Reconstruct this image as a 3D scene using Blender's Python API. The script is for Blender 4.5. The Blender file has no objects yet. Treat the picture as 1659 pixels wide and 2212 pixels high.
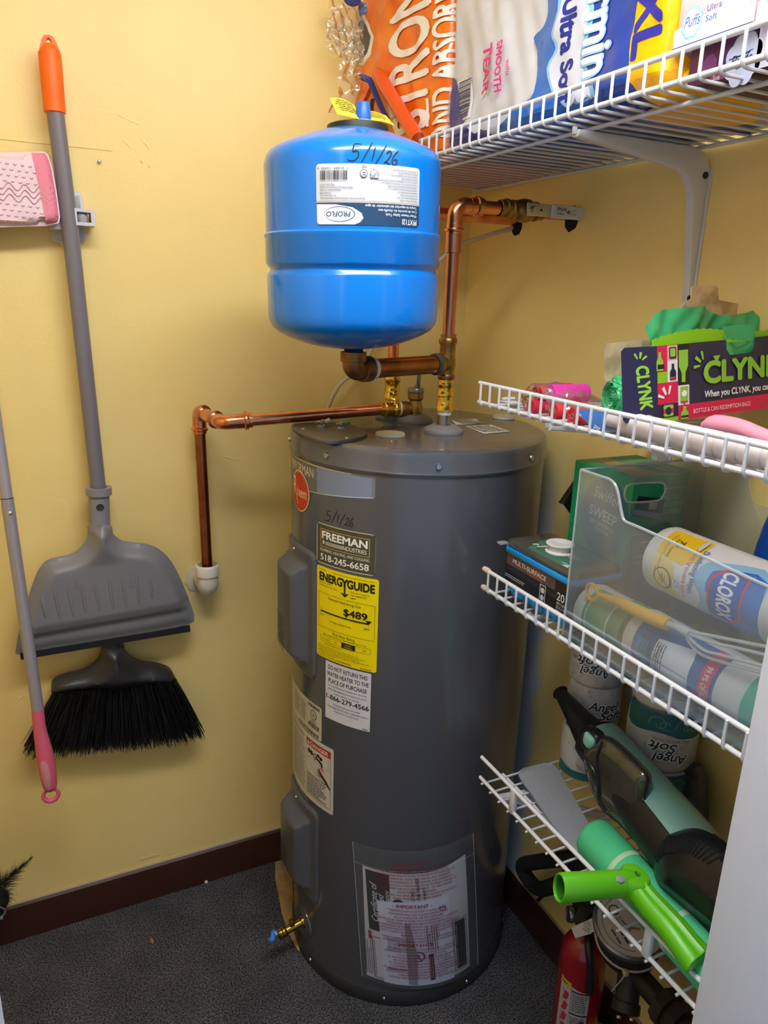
import bpy, bmesh, math, random
from mathutils import Vector, Matrix, geometry
from math import sin, cos, pi, radians, sqrt, atan2, hypot
random.seed(7)
COL = bpy.context.scene.collection
SC = bpy.context.scene

# ---------------- camera, world, exposure ----------------
_cx, _cy, _cz, _cl, _f = [[0.902232, -0.430234, 0.029609], [0.097803, 0.271003, 0.957597], [-0.420014, -0.861079, 0.286586], [-1.039255, -1.687149, 1.566145], 1592.239]
_cd = bpy.data.cameras.new('camera'); CAM = bpy.data.objects.new('camera', _cd); COL.objects.link(CAM)
CAM.matrix_world = Matrix(((_cx[0], _cy[0], _cz[0], _cl[0]), (_cx[1], _cy[1], _cz[1], _cl[1]),
                           (_cx[2], _cy[2], _cz[2], _cl[2]), (0, 0, 0, 1)))
_cd.sensor_fit = 'VERTICAL'; _cd.sensor_height = 24.0; _cd.lens = 24.0 * _f / 2212.0
_cd.clip_start = 0.02; _cd.clip_end = 50
SC.camera = CAM
W = bpy.data.worlds.new('world'); SC.world = W; W.use_nodes = True
W.node_tree.nodes['Background'].inputs[0].default_value = (0.56, 0.75, 1.0, 1)
W.node_tree.nodes['Background'].inputs[1].default_value = 0.58
SC.view_settings.view_transform = 'Standard'; SC.view_settings.look = 'None'
SC.view_settings.gamma = 1.0; SC.view_settings.use_curve_mapping = False
SC.view_settings.exposure = 0.0
LAMP = dict(x=-0.64, y=-1.20, z=2.42, w=1.20, d=0.24, power=30.5, color=(0.97, 0.975, 0.985))

# ---------------- materials ----------------
def lin(c):
    if isinstance(c, str): c = [int(c[i:i + 2], 16) for i in (0, 2, 4)]
    return tuple(((v / 255.0) / 12.92 if v / 255.0 <= 0.04045 else ((v / 255.0 + 0.055) / 1.055) ** 2.4) for v in c) + (1.0,)
MATS = {}
def M(name, col='ffffff', rough=0.5, metal=0.0, bump=None, coat=0.0, spec=0.5, mottle=None, ior=None, sub=0.0):
    """principled material; bump=(scale,strength[,distance]); mottle=(scale, other colour, amount)"""
    if name in MATS: return MATS[name]
    m = bpy.data.materials.new(name); m.use_nodes = True; nt = m.node_tree; b = nt.nodes['Principled BSDF']
    b.inputs['Base Color'].default_value = lin(col); b.inputs['Roughness'].default_value = rough
    b.inputs['Metallic'].default_value = metal; b.inputs['Coat Weight'].default_value = coat
    b.inputs['Specular IOR Level'].default_value = spec
    if sub: b.inputs['Subsurface Weight'].default_value = sub; b.inputs['Subsurface Radius'].default_value = (.01, .01, .01)
    m.diffuse_color = lin(col)
    if bump or mottle:
        tc = nt.nodes.new('ShaderNodeTexCoord')
    if mottle:
        n = nt.nodes.new('ShaderNodeTexNoise'); n.inputs['Scale'].default_value = mottle[0]; n.inputs['Detail'].default_value = 4
        nt.links.new(tc.outputs['Object'], n.inputs['Vector'])
        r = nt.nodes.new('ShaderNodeValToRGB'); r.color_ramp.elements[0].position = .42; r.color_ramp.elements[1].position = .62
        r.color_ramp.elements[0].color = lin(col); r.color_ramp.elements[1].color = tuple(a * (1 - mottle[2]) + c * mottle[2] for a, c in zip(lin(col), lin(mottle[1])))
        nt.links.new(n.outputs['Fac'], r.inputs[0]); nt.links.new(r.outputs[0], b.inputs['Base Color'])
    if bump:
        n = nt.nodes.new('ShaderNodeTexNoise'); n.inputs['Scale'].default_value = bump[0]; n.inputs['Detail'].default_value = 3
        nt.links.new(tc.outputs['Object'], n.inputs['Vector'])
        bp = nt.nodes.new('ShaderNodeBump'); bp.inputs['Strength'].default_value = bump[1]; bp.inputs['Distance'].default_value = bump[2] if len(bump) > 2 else .002
        nt.links.new(n.outputs['Fac'], bp.inputs['Height']); nt.links.new(bp.outputs[0], b.inputs['Normal'])
    MATS[name] = m; return m
def clear(name, tint='ffffff', haze=0.1, gloss=0.12, rough=0.05, bump=None, hazecol='e8eef2'):
    """thin clear sheet: transparent + a little scattering + fresnel gloss"""
    if name in MATS: return MATS[name]
    m = bpy.data.materials.new(name); m.use_nodes = True; nt = m.node_tree; nt.nodes.clear()
    N = nt.nodes.new; L = nt.links.new
    o = N('ShaderNodeOutputMaterial'); t = N('ShaderNodeBsdfTransparent'); t.inputs[0].default_value = lin(tint)
    d = N('ShaderNodeBsdfDiffuse'); d.inputs[0].default_value = lin(hazecol)
    g = N('ShaderNodeBsdfGlossy'); g.inputs['Roughness'].default_value = rough
    m1 = N('ShaderNodeMixShader'); m1.inputs[0].default_value = haze; m2 = N('ShaderNodeMixShader')
    fr = N('ShaderNodeLayerWeight'); fr.inputs[0].default_value = .25
    mu = N('ShaderNodeMath'); mu.operation = 'MULTIPLY_ADD'; mu.inputs[1].default_value = gloss * 3; mu.inputs[2].default_value = gloss * .35
    L(fr.outputs['Fresnel'], mu.inputs[0]); L(mu.outputs[0], m2.inputs[0])
    L(t.outputs[0], m1.inputs[1]); L(d.outputs[0], m1.inputs[2]); L(m1.outputs[0], m2.inputs[1]); L(g.outputs[0], m2.inputs[2]); L(m2.outputs[0], o.inputs[0])
    if bump:
        tc = N('ShaderNodeTexCoord'); n = N('ShaderNodeTexNoise'); n.inputs['Scale'].default_value = bump[0]
        L(tc.outputs['Object'], n.inputs['Vector']); bp = N('ShaderNodeBump'); bp.inputs['Strength'].default_value = bump[1]; bp.inputs['Distance'].default_value = .004
        L(n.outputs['Fac'], bp.inputs['Height']); L(bp.outputs[0], g.inputs['Normal']); L(bp.outputs[0], fr.inputs['Normal'])
    MATS[name] = m; return m
def emit(name, col, strength):
    m = bpy.data.materials.new(name); m.use_nodes = True; nt = m.node_tree; nt.nodes.clear()
    o = nt.nodes.new('ShaderNodeOutputMaterial'); e = nt.nodes.new('ShaderNodeEmission')
    e.inputs[0].default_value = col + (1,); e.inputs[1].default_value = strength; nt.links.new(e.outputs[0], o.inputs[0]); return m

# ---------------- objects ----------------
def base_of(o):
    v = Vector((0, 0, 0))
    while o is not None: v = v + Vector(o.location); o = o.parent
    return v
def thing(name, label, cat, loc=(0, 0, 0), group=None):
    o = bpy.data.objects.new(name, None); COL.objects.link(o); o.location = loc; o.empty_display_size = .05
    o['label'] = label; o['category'] = cat
    if group: o['group'] = group
    return o
def part(name, geo, mat, parent=None, loc=None, smooth=True, angle=40, kind=None, label=None):
    """geo=(verts, faces[, material index]) in world space -> one mesh object"""
    vs, fs = geo[0], geo[1]
    b = base_of(parent) if parent is not None else Vector(loc or (0, 0, 0))
    me = bpy.data.meshes.new(name); me.from_pydata([tuple(Vector(v) - b) for v in vs], [], [tuple(f) for f in fs])
    for mm in (mat if isinstance(mat, (list, tuple)) else [mat]): me.materials.append(mm)
    if len(geo) > 2 and geo[2]: me.polygons.foreach_set('material_index', geo[2])
    if smooth:
        me.polygons.foreach_set('use_smooth', [True] * len(me.polygons))
        me.set_sharp_from_angle(angle=radians(angle))
    me.update()
    o = bpy.data.objects.new(name, me); COL.objects.link(o)
    if parent is not None: o.parent = parent
    else: o.location = b
    if kind: o['kind'] = kind
    if label: o['label'] = label
    return o
def tag(o, label, cat, group=None):
    o['label'] = label; o['category'] = cat
    if group: o['group'] = group
    return o
def dup(o, parent=None, offset=(0, 0, 0), label=None):
    c = o.copy(); COL.objects.link(c); c.parent = parent if parent is not None else o.parent
    c.location = Vector(o.location) + Vector(offset)
    if label: c['label'] = label
    return c
def dup_thing(o, offset, label=None):
    c = o.copy(); COL.objects.link(c); c.location = Vector(o.location) + Vector(offset)
    if label: c['label'] = label
    for ch in list(o.children):
        k = ch.copy(); COL.objects.link(k); k.parent = c
        for g in ch.children:
            kk = g.copy(); COL.objects.link(kk); kk.parent = k
    return c

# ---------------- geometry ----------------
def join(*gs):
    V, F, I = [], [], []
    for g in gs:
        n = len(V); V += [tuple(v) for v in g[0]]; F += [tuple(i + n for i in f) for f in g[1]]
        I += list(g[2]) if len(g) > 2 and g[2] else [0] * len(g[1])
    return V, F, I
def mi(g, i): return g[0], g[1], [i] * len(g[1])
def xf(g, m): return ([tuple(m @ Vector(v)) for v in g[0]],) + tuple(g[1:])
def frame(A, X, Z=(0, 0, 1)):
    """matrix with origin A, local x along X, local z close to Z"""
    x = Vector(X).normalized(); y = Vector(Z).cross(x).normalized(); z = x.cross(y)
    return Matrix(((x.x, y.x, z.x, A[0]), (x.y, y.y, z.y, A[1]), (x.z, y.z, z.z, A[2]), (0, 0, 0, 1)))
def lathe(prof, n=32, A=(0, 0, 0), axis=(0, 0, 1), close=False):
    """prof: list of (radius, distance along the axis)"""
    ax = Vector(axis).normalized(); t = Vector((1, 0, 0)) if abs(ax.x) < .8 else Vector((0, 1, 0))
    u = (t - ax * t.dot(ax)).normalized(); w = ax.cross(u); A = Vector(A); V, F = [], []
    for r, h in prof:
        for i in range(n):
            a = 2 * pi * i / n; V.append(A + ax * h + (u * cos(a) + w * sin(a)) * max(r, 1e-5))
    m = len(prof)
    for j in range(m - 1):
        for i in range(n):
            k = (i + 1) % n; F.append((j * n + i, j * n + k, (j + 1) * n + k, (j + 1) * n + i))
    if close: 
        F.append(tuple(range(n - 1, -1, -1))); F.append(tuple((m - 1) * n + i for i in range(n)))
    return V, F
def cyl(A, B, r, n=24, bev=None, r2=None):
    A = Vector(A); B = Vector(B); L = (B - A).length; bev = min(r, L / 2) * .15 if bev is None else bev; r2 = r if r2 is None else r2
    return lathe([(0, 0), (r - bev, 0), (r, bev), (r2, L - bev), (r2 - bev, L), (0, L)], n, A, B - A)
def tube(pts, r, n=10, closed=False, caps=True):
    pts = [Vector(q) for q in pts]; N = len(pts); rs = r if isinstance(r, (list, tuple)) else [r] * N; V, F = [], []
    def tan(i):
        if closed: return (pts[(i + 1) % N] - pts[i - 1]).normalized()
        return (pts[min(i + 1, N - 1)] - pts[max(i - 1, 0)]).normalized()
    t = tan(0); a = Vector((0, 0, 1)) if abs(t.z) < .9 else Vector((1, 0, 0)); u = (a - t * a.dot(t)).normalized()
    for i in range(N):
        t = tan(i); u = (u - t * u.dot(t)).normalized(); w = t.cross(u)
        for k in range(n):
            q = 2 * pi * k / n; V.append(pts[i] + (u * cos(q) + w * sin(q)) * rs[i])
    for i in range(N if closed else N - 1):
        j = (i + 1) % N
        for k in range(n):
            l = (k + 1) % n; F.append((i * n + k, i * n + l, j * n + l, j * n + k))
    if caps and not closed:
        F.append(tuple(range(n - 1, -1, -1))); F.append(tuple((N - 1) * n + k for k in range(n)))
    return V, F
def fillet(pts, r, n=6):
    """round the corners of a polyline"""
    pts = [Vector(q) for q in pts]; out = [pts[0]]
    for i in range(1, len(pts) - 1):
        a = (pts[i - 1] - pts[i]); b = (pts[i + 1] - pts[i]); d = min(r, a.length * .49, b.length * .49)
        p0 = pts[i] + a.normalized() * d; p1 = pts[i] + b.normalized() * d
        for k in range(n + 1):
            t = k / n; out.append(p0 * (1 - t) ** 2 + pts[i] * 2 * t * (1 - t) + p1 * t * t)
    out.append(pts[-1]); return out
def spline(pts, n=8):
    """Catmull-Rom through points"""
    P = [Vector(q) for q in pts]; P = [P[0] * 2 - P[1]] + P + [P[-1] * 2 - P[-2]]; out = []
    for i in range(1, len(P) - 2):
        for k in range(n):
            t = k / n; a, b, c, d = P[i - 1], P[i], P[i + 1], P[i + 2]
            out.append(.5 * ((2 * b) + (c - a) * t + (2 * a - 5 * b + 4 * c - d) * t * t + (3 * b - a - 3 * c + d) * t ** 3))
    out.append(P[-2]); return out
def rbox(lo, hi, bev=.002, seg=2, m=None):
    bm = bmesh.new(); bmesh.ops.create_cube(bm, size=1)
    for v in bm.verts: v.co = Vector([lo[i] + (v.co[i] + .5) * (hi[i] - lo[i]) for i in range(3)])
    if bev: bmesh.ops.bevel(bm, geom=bm.edges[:], offset=bev, segments=seg, profile=.5, affect='EDGES')
    g = dump(bm); return xf(g, m) if m else g
def dump(bm):
    bm.verts.index_update(); g = ([tuple(v.co) for v in bm.verts], [tuple(v.index for v in f.verts) for f in bm.faces]); bm.free(); return g
def prism(out, d0, d1, to, bev=0, seg=2):
    """2-D outline extruded from depth d0 to d1 and placed by to(u, v, d)"""
    bm = bmesh.new(); a = [bm.verts.new((q[0], q[1], d0)) for q in out]; f = bm.faces.new(a)
    r = bmesh.ops.extrude_face_region(bm, geom=[f])
    for e in r['geom']:
        if isinstance(e, bmesh.types.BMVert): e.co.z = d1
    bmesh.ops.recalc_face_normals(bm, faces=bm.faces[:])
    if bev:
        es = [e for e in bm.edges if abs(e.verts[0].co.z - e.verts[1].co.z) < 1e-7]
        bmesh.ops.bevel(bm, geom=es, offset=bev, segments=seg, profile=.5, affect='EDGES')
    bmesh.ops.triangulate(bm, faces=[f for f in bm.faces if len(f.verts) > 4], ngon_method='EAR_CLIP')
    V, F = dump(bm); return [to(*v) for v in V], F
def grid(fn, nu, nv, closed=False):
    V = [fn(i / (nu if closed else nu - 1), j / (nv - 1)) for j in range(nv) for i in range(nu)]; F = []
    for j in range(nv - 1):
        for i in range(nu if closed else nu - 1):
            k = (i + 1) % nu; F.append((j * nu + i, j * nu + k, (j + 1) * nu + k, (j + 1) * nu + i))
    return V, F
def inside(q, poly):
    x, y = q; c = False; n = len(poly)
    for i in range(n):
        x0, y0 = poly[i]; x1, y1 = poly[i - 1]
        if (y0 > y) != (y1 > y) and x < (x1 - x0) * (y - y0) / (y1 - y0) + x0: c = not c
    return c
def edge_dist(q, poly):
    best = 9; x, y = q
    for i in range(len(poly)):
        x0, y0 = poly[i - 1]; x1, y1 = poly[i]; dx, dy = x1 - x0, y1 - y0; L = dx * dx + dy * dy or 1e-12
        t = max(0, min(1, ((x - x0) * dx + (y - y0) * dy) / L)); best = min(best, hypot(x - x0 - t * dx, y - y0 - t * dy))
    return best
def refine(poly, L):
    out = []
    for i in range(len(poly)):
        a, b = poly[i], poly[(i + 1) % len(poly)]; n = max(1, int(hypot(b[0] - a[0], b[1] - a[1]) / L + .5))
        out += [(a[0] + (b[0] - a[0]) * k / n, a[1] + (b[1] - a[1]) * k / n) for k in range(n)]
    return out
def smooth_poly(poly, n=4):
    N = len(poly); out = []
    for i in range(N):
        a, b, c, d = [Vector((*poly[(i + k) % N], 0)) for k in (-1, 0, 1, 2)]
        for k in range(n):
            t = k / n; q = .5 * ((2 * b) + (c - a) * t + (2 * a - 5 * b + 4 * c - d) * t * t + (3 * b - a - 3 * c + d) * t ** 3); out.append((q.x, q.y))
    return out
def filled(poly, L):
    """2-D polygon -> triangles no larger than about L, with points inside"""
    poly = refine(poly, L); n = len(poly); pts = [Vector(q) for q in poly]
    x0 = min(q[0] for q in poly); x1 = max(q[0] for q in poly); y0 = min(q[1] for q in poly); y1 = max(q[1] for q in poly)
    j = 0; y = y0 + L * .5
    while y < y1:
        x = x0 + (L * .5 if j % 2 else 0)
        while x < x1:
            if inside((x, y), poly) and edge_dist((x, y), poly) > L * .45: pts.append(Vector((x, y)))
            x += L
        y += L * .87; j += 1
    r = geometry.delaunay_2d_cdt(pts, [(i, (i + 1) % n) for i in range(n)], [], 1, 1e-6)
    return [(v.x, v.y) for v in r[0]], [tuple(f) for f in r[2]]
def tess(V, F, L):
    """split long edges of a flat 2-D mesh"""
    bm = bmesh.new(); vs = [bm.verts.new((q[0], q[1], 0)) for q in V]
    for f in F:
        try: bm.faces.new([vs[i] for i in f])
        except ValueError: pass
    for _ in range(6):
        es = [e for e in bm.edges if e.calc_length() > L]
        if not es: break
        bmesh.ops.subdivide_edges(bm, edges=es, cuts=1, use_grid_fill=False)
        bmesh.ops.triangulate(bm, faces=[f for f in bm.faces if len(f.verts) > 3])
    V, F = dump(bm); return [(v[0], v[1]) for v in V], F
def ribbon(pts, w, caps=True):
    """2-D pen stroke"""
    P = [Vector((q[0], q[1])) for q in pts]; V = []; n = len(P)
    for i in range(n):
        t = (P[min(i + 1, n - 1)] - P[max(i - 1, 0)]).normalized(); nn = Vector((-t.y, t.x)); k = w / 2 * (.55 if caps and i in (0, n - 1) else 1)
        V += [tuple(P[i] + nn * k), tuple(P[i] - nn * k)]
    return V, [(2 * i, 2 * i + 1, 2 * i + 3, 2 * i + 2) for i in range(n - 1)]
_T = {}
def text2d(s, bold=0.0, shear=0.0, space=1.0):
    """text as flat triangles; capital height 1, left at 0, baseline at 0; returns V, F, width"""
    k = (s, bold, shear, space)
    if k in _T: return _T[k]
    cu = bpy.data.curves.new('t', 'FONT'); cu.body = s; cu.size = 1; cu.offset = bold; cu.shear = shear; cu.space_character = space
    cu.resolution_u = 4; cu.fill_mode = 'FRONT'
    o = bpy.data.objects.new('t', cu); COL.objects.link(o)
    dg = bpy.context.evaluated_depsgraph_get(); me = bpy.data.meshes.new_from_object(o.evaluated_get(dg))
    V = [(v.co.x / .72, v.co.y / .72) for v in me.vertices]; F = [tuple(q.vertices) for q in me.polygons]
    bpy.data.objects.remove(o); bpy.data.curves.remove(cu); bpy.data.meshes.remove(me)
    if V:
        x0 = min(v[0] for v in V); V = [(v[0] - x0, v[1]) for v in V]; w = max(v[0] for v in V)
    else: w = 0
    _T[k] = (V, F, w); return _T[k]
def ink(c):
    return M('ink_' + c, c, .55)
def stamp(parent, name, S, items, eps=.0004, L=.02, step=.00006, mats=None, kind=None):
    """printed matter on a surface S(u, v, lift): one mesh with one slot per colour.
    ('t',text,u,v,height,colour[,opts]) ('r',u0,v0,u1,v1,colour) ('p',points,colour) ('e',u,v,ru,rv,colour)
    ('s',points,width,colour) strokes ('d',u0,v0,width,rows,pitch,height,colour) fine print"""
    gs, cols = [], []
    def put(V, F, c, lvl):
        if c not in cols: cols.append(c)
        V, F = tess(V, F, L); gs.append(([S(u, v, eps + step * lvl) for u, v in V], F, [cols.index(c)] * len(F)))
    rnd = random.Random(len(name) + len(items))
    for lvl, it in enumerate(items):
        k = it[0]
        if k == 't':
            _, s, u, v, h, c = it[:6]; o = it[6] if len(it) > 6 else {}
            V, F, w = text2d(s, 0, o.get('sh', 0), o.get('sp', 1)); bo = o.get('b', 0) * 1.25
            if bo > .012:      # heavier strokes: the same letters laid over each other, slightly shifted
                dirs = ((1, 0), (-1, 0), (0, 1), (0, -1)) if bo < .04 else ((1, 0), (-1, 0), (0, 1), (0, -1), (.7, .7), (-.7, .7), (.7, -.7), (-.7, -.7))
            if bo <= .012: dirs = ((0, 0),); bo = 0
            sx = h * (o['w'] / (w * h) if 'w' in o and w else 1) * o.get('sx', 1); a = radians(o.get('rot', 0)); al = o.get('al', 'l')
            off = {'l': 0, 'c': -w / 2, 'r': -w}[al]
            fx = -1 if o.get('mirror') else 1
            for k2, (dx, dy) in enumerate(dirs):
                put([(u + ((x + off + dx * bo) * sx * fx) * cos(a) - (y + dy * bo) * h * sin(a), v + ((x + off + dx * bo) * sx * fx) * sin(a) + (y + dy * bo) * h * cos(a)) for x, y in V], F, c, lvl + .1 * k2)
        elif k == 'r': put([(it[1], it[2]), (it[3], it[2]), (it[3], it[4]), (it[1], it[4])], [(0, 1, 2, 3)], it[5], lvl)
        elif k == 'p':
            pl = it[1]; tr = geometry.tessellate_polygon([[Vector((*q, 0)) for q in pl]]); put(list(pl), [tuple(t) for t in tr], it[2], lvl)
        elif k == 'e':
            n = 28; pl = [(it[1] + it[3] * cos(2 * pi * i / n), it[2] + it[4] * sin(2 * pi * i / n)) for i in range(n)]
            put(pl + [(it[1], it[2])], [(i, (i + 1) % n, n) for i in range(n)], it[5], lvl)
        elif k == 's': put(*ribbon(it[1], it[2]), it[3], lvl)
        elif k == 'd':
            _, u0, v0, w, rows, pitch, h, c = it[:8]; rot = it[8] if len(it) > 8 else 0; V, F = [], []
            for r in range(rows):
                x = 0; end = w * (rnd.uniform(.55, 1) if r % 4 == 3 else rnd.uniform(.88, 1))
                while x < end:
                    l = min(rnd.uniform(1.2, 4.5) * h, end - x); y = -r * pitch; b = len(V)
                    for px, py in ((x, y), (x + l, y), (x + l, y + h * .72), (x, y + h * .72)):
                        V.append((u0 + px * cos(rot) - py * sin(rot), v0 + px * sin(rot) + py * cos(rot)))
                    F.append((b, b + 1, b + 2, b + 3)); x += l + h * .55
            put(V, F, c, lvl)
    V, F, I = join(*gs)
    return part(name, (V, F, I), [(mats or {}).get(c) or ink(c) for c in cols], parent, smooth=False, kind=kind)
def words(parent, S, items, eps, L, step):
    """large lettering: every word a part of its own"""
    for k, it in enumerate(items): stamp(parent, 'printed_word' if it[0] == 't' else 'printed_bar', S, [it], eps + step * k, L, step * .2)
def plane(o, u, v, flip=1):
    """flat surface map: origin o, unit directions u and v; lift goes along u x v"""
    o = Vector(o); u = Vector(u).normalized(); v = Vector(v).normalized(); n = u.cross(v) * flip
    return lambda a, b, l=0: tuple(o + u * a + v * b + n * l)
def cylmap(cx, cy, R, th0, z0):
    return lambda u, v, l=0: (cx + (R + l) * cos(radians(th0) + u / R), cy + (R + l) * sin(radians(th0) + u / R), z0 + v)
def sheet(S, w, h, L=.01, lift=.0003, rc=0, thick=.0003):
    """thin label of size w x h with rounded corners, on map S"""
    if rc:
        pl = []
        for cx, cy, a in ((w - rc, h - rc, 0), (rc, h - rc, 90), (rc, rc, 180), (w - rc, rc, 270)):
            pl += [(cx + rc * cos(radians(a + k * 30)), cy + rc * sin(radians(a + k * 30))) for k in range(4)]
    else: pl = [(0, 0), (w, 0), (w, h), (0, h)]
    V, F = filled(pl, L); return [S(u, v, lift) for u, v in V], F
def patch(S, pl, L=.01, lift=.0003):
    V, F = filled(pl, L); return [S(u, v, lift) for u, v in V], F
def barcode(u, v, w, h, c, seed=1, n=30):
    r = random.Random(seed); x = 0; out = []; ws = [r.choice((1, 1, 2, 3)) for _ in range(n * 2)]; k = w / sum(ws)
    for i, q in enumerate(ws):
        if i % 2 == 0: out.append(('r', u + x * k, v, u + (x + q) * k, v + h, c))
        x += q
    return out
def rring(A, axis, R, r, n=24, m=8):
    ax = Vector(axis).normalized(); t = Vector((1, 0, 0)) if abs(ax.x) < .8 else Vector((0, 1, 0)); u = (t - ax * t.dot(ax)).normalized(); w = ax.cross(u)
    return tube([Vector(A) + (u * cos(2 * pi * i / n) + w * sin(2 * pi * i / n)) * R for i in range(n)], r, m, closed=True)
def screw(parent, A, axis, r=.004, name='screw', mat=None):
    A = Vector(A); ax = Vector(axis).normalized()
    g = lathe([(0, -.001), (r, -.001), (r, r * .25), (r * .8, r * .6), (r * .35, r * .62), (r * .3, r * .35), (0, r * .35)], 14, A, ax)
    return part(name, g, mat or M('screw_steel', 'b8bcc0', .3, 1), parent)

# ---------------- the room ----------------
def painted_wall(name, patch=None):
    m = M(name, 'f3d88c', .42, bump=(160, .25, .0012)); nt = m.node_tree; N = nt.nodes.new; L = nt.links.new; b = nt.nodes['Principled BSDF']
    tc = N('ShaderNodeTexCoord'); mp = N('ShaderNodeMapping'); mp.inputs['Scale'].default_value = (26, 26, 90)
    n = N('ShaderNodeTexNoise'); n.inputs['Scale'].default_value = 1; n.inputs['Detail'].default_value = 5; L(tc.outputs['Object'], mp.inputs[0]); L(mp.outputs[0], n.inputs['Vector'])
    n2 = N('ShaderNodeTexNoise'); n2.inputs['Scale'].default_value = 3.1; n2.inputs['Detail'].default_value = 3; L(tc.outputs['Object'], n2.inputs['Vector'])
    r = N('ShaderNodeValToRGB'); r.color_ramp.elements[0].position = .3; r.color_ramp.elements[1].position = .7
    r.color_ramp.elements[0].color = lin('f1d486'); r.color_ramp.elements[1].color = lin('f4dc92'); L(n2.outputs['Fac'], r.inputs[0])
    col = r.outputs[0]
    if patch:
        sp = N('ShaderNodeSeparateXYZ'); L(tc.outputs['Object'], sp.inputs[0])
        n3 = N('ShaderNodeTexNoise'); n3.inputs['Scale'].default_value = 14; n3.inputs['Detail'].default_value = 6; L(tc.outputs['Object'], n3.inputs['Vector'])
        a = N('ShaderNodeMath'); a.operation = 'MULTIPLY_ADD'; a.inputs[1].default_value = .09; a.inputs[2].default_value = patch[0] - .045; L(n3.outputs['Fac'], a.inputs[0])
        k = N('ShaderNodeMath'); k.operation = 'ADD'; L(sp.outputs['Y'], k.inputs[0]); L(a.outputs[0], k.inputs[1])
        s1 = N('ShaderNodeMapRange'); s1.inputs['From Min'].default_value = -.014; s1.inputs['From Max'].default_value = .014; L(k.outputs[0], s1.inputs[0])
        s2 = N('ShaderNodeMapRange'); s2.inputs['From Min'].default_value = patch[1] + .1; s2.inputs['From Max'].default_value = patch[1] - .1; L(sp.outputs['Z'], s2.inputs[0])
        mu = N('ShaderNodeMath'); mu.operation = 'MULTIPLY'; L(s1.outputs[0], mu.inputs[0]); L(s2.outputs[0], mu.inputs[1])
        mx = N('ShaderNodeMixRGB'); mx.inputs[2].default_value = lin('dcdfea'); L(mu.outputs[0], mx.inputs[0]); L(col, mx.inputs[1]); col = mx.outputs[0]
    L(col, b.inputs['Base Color'])
    bp = N('ShaderNodeBump'); bp.inputs['Strength'].default_value = .3; bp.inputs['Distance'].default_value = .0014; L(n.outputs['Fac'], bp.inputs['Height'])
    old = b.inputs['Normal'].links[0].from_node; L(old.outputs[0], bp.inputs['Normal']); L(bp.outputs[0], b.inputs['Normal'])
    return m
def struct(name, geo, mat, loc=(0, 0, 0), **k):
    o = part(name, geo, mat, None, loc, **k); o['kind'] = 'structure'; return o
CEIL = 2.46
wy = painted_wall('wall_paint_yellow'); wy2 = painted_wall('wall_paint_yellow_patched', (.425, 1.12))
wall_back = struct('wall_back', rbox((-1.75, 0, 0), (.1, .1, CEIL), 0), wy)
wall_right = struct('wall_right', rbox((0, -1.32, 0), (.1, 0, CEIL), 0), wy2)
wall_left = struct('wall_left', rbox((-1.85, -1.32, 0), (-1.75, .1, CEIL), 0), wy)
wall_front = struct('wall_front', join(rbox((-.29, -1.31, 0), (0, -1.215, CEIL), 0), rbox((-1.75, -1.31, 0), (-1.14, -1.215, CEIL), 0)), wy)
def carpet():
    m = M('carpet_charcoal', '4a4950', .95, spec=.1); nt = m.node_tree; N = nt.nodes.new; L = nt.links.new; b = nt.nodes['Principled BSDF']
    tc = N('ShaderNodeTexCoord'); v = N('ShaderNodeTexVoronoi'); v.inputs['Scale'].default_value = 420; L(tc.outputs['Object'], v.inputs['Vector'])
    n = N('ShaderNodeTexNoise'); n.inputs['Scale'].default_value = 260; n.inputs['Detail'].default_value = 3; L(tc.outputs['Object'], n.inputs['Vector'])
    n2 = N('ShaderNodeTexNoise'); n2.inputs['Scale'].default_value = 9; n2.inputs['Detail'].default_value = 4; L(tc.outputs['Object'], n2.inputs['Vector'])
    r = N('ShaderNodeValToRGB'); r.color_ramp.elements[0].position = .34; r.color_ramp.elements[1].position = .72
    r.color_ramp.elements[0].color = lin('2b2b31'); r.color_ramp.elements[1].color = lin('8d8b92'); L(n.outputs['Fac'], r.inputs[0])
    r2 = N('ShaderNodeValToRGB'); r2.color_ramp.elements[0].position = .3; r2.color_ramp.elements[1].position = .75
    r2.color_ramp.elements[0].color = (.62, .62, .62, 1); r2.color_ramp.elements[1].color = (1, 1, 1, 1); L(n2.outputs['Fac'], r2.inputs[0])
    mx = N('ShaderNodeMixRGB'); mx.blend_type = 'MULTIPLY'; mx.inputs[0].default_value = 1; L(r.outputs[0], mx.inputs[1]); L(r2.outputs[0], mx.inputs[2]); L(mx.outputs[0], b.inputs['Base Color'])
    bp = N('ShaderNodeBump'); bp.inputs['Strength'].default_value = 1; bp.inputs['Distance'].default_value = .004; L(v.outputs['Distance'], bp.inputs['Height']); L(bp.outputs[0], b.inputs['Normal'])
    return m
struct('floor', rbox((-1.85, -3.0, -.1), (.1, .1, 0), 0), carpet())
struct('ceiling', rbox((-1.85, -1.36, CEIL), (.1, .1, CEIL + .1), 0), M('ceiling_white', 'f0ece2', .8))
bbm = M('baseboard_brown', '3f2218', .38, bump=(30, .15))
def base_prof(to):
    pr = [(0, 0), (.013, 0), (.013, .09), (.011, .0975), (.006, .1016), (0, .1016)]
    return pr
bb = struct('baseboard_back', prism([(0, 0), (.013, 0), (.013, .088), (.0115, .097), (.007, .1016), (0, .1016)], -1.75, -.013, lambda d, z, x: (x, -d, z)), bbm, angle=25)
br = struct('baseboard_right', prism([(0, 0), (.013, 0), (.013, .088), (.0115, .097), (.007, .1016), (0, .1016)], -1.215, 0, lambda d, z, y: (-d, y, z)), bbm, angle=25)
part('caulk_line', rbox((-1.75, -.0065, .1006), (0, 0, .1036), .0006, 1), M('caulk_grey', 'a89a86', .8), bb)
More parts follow.
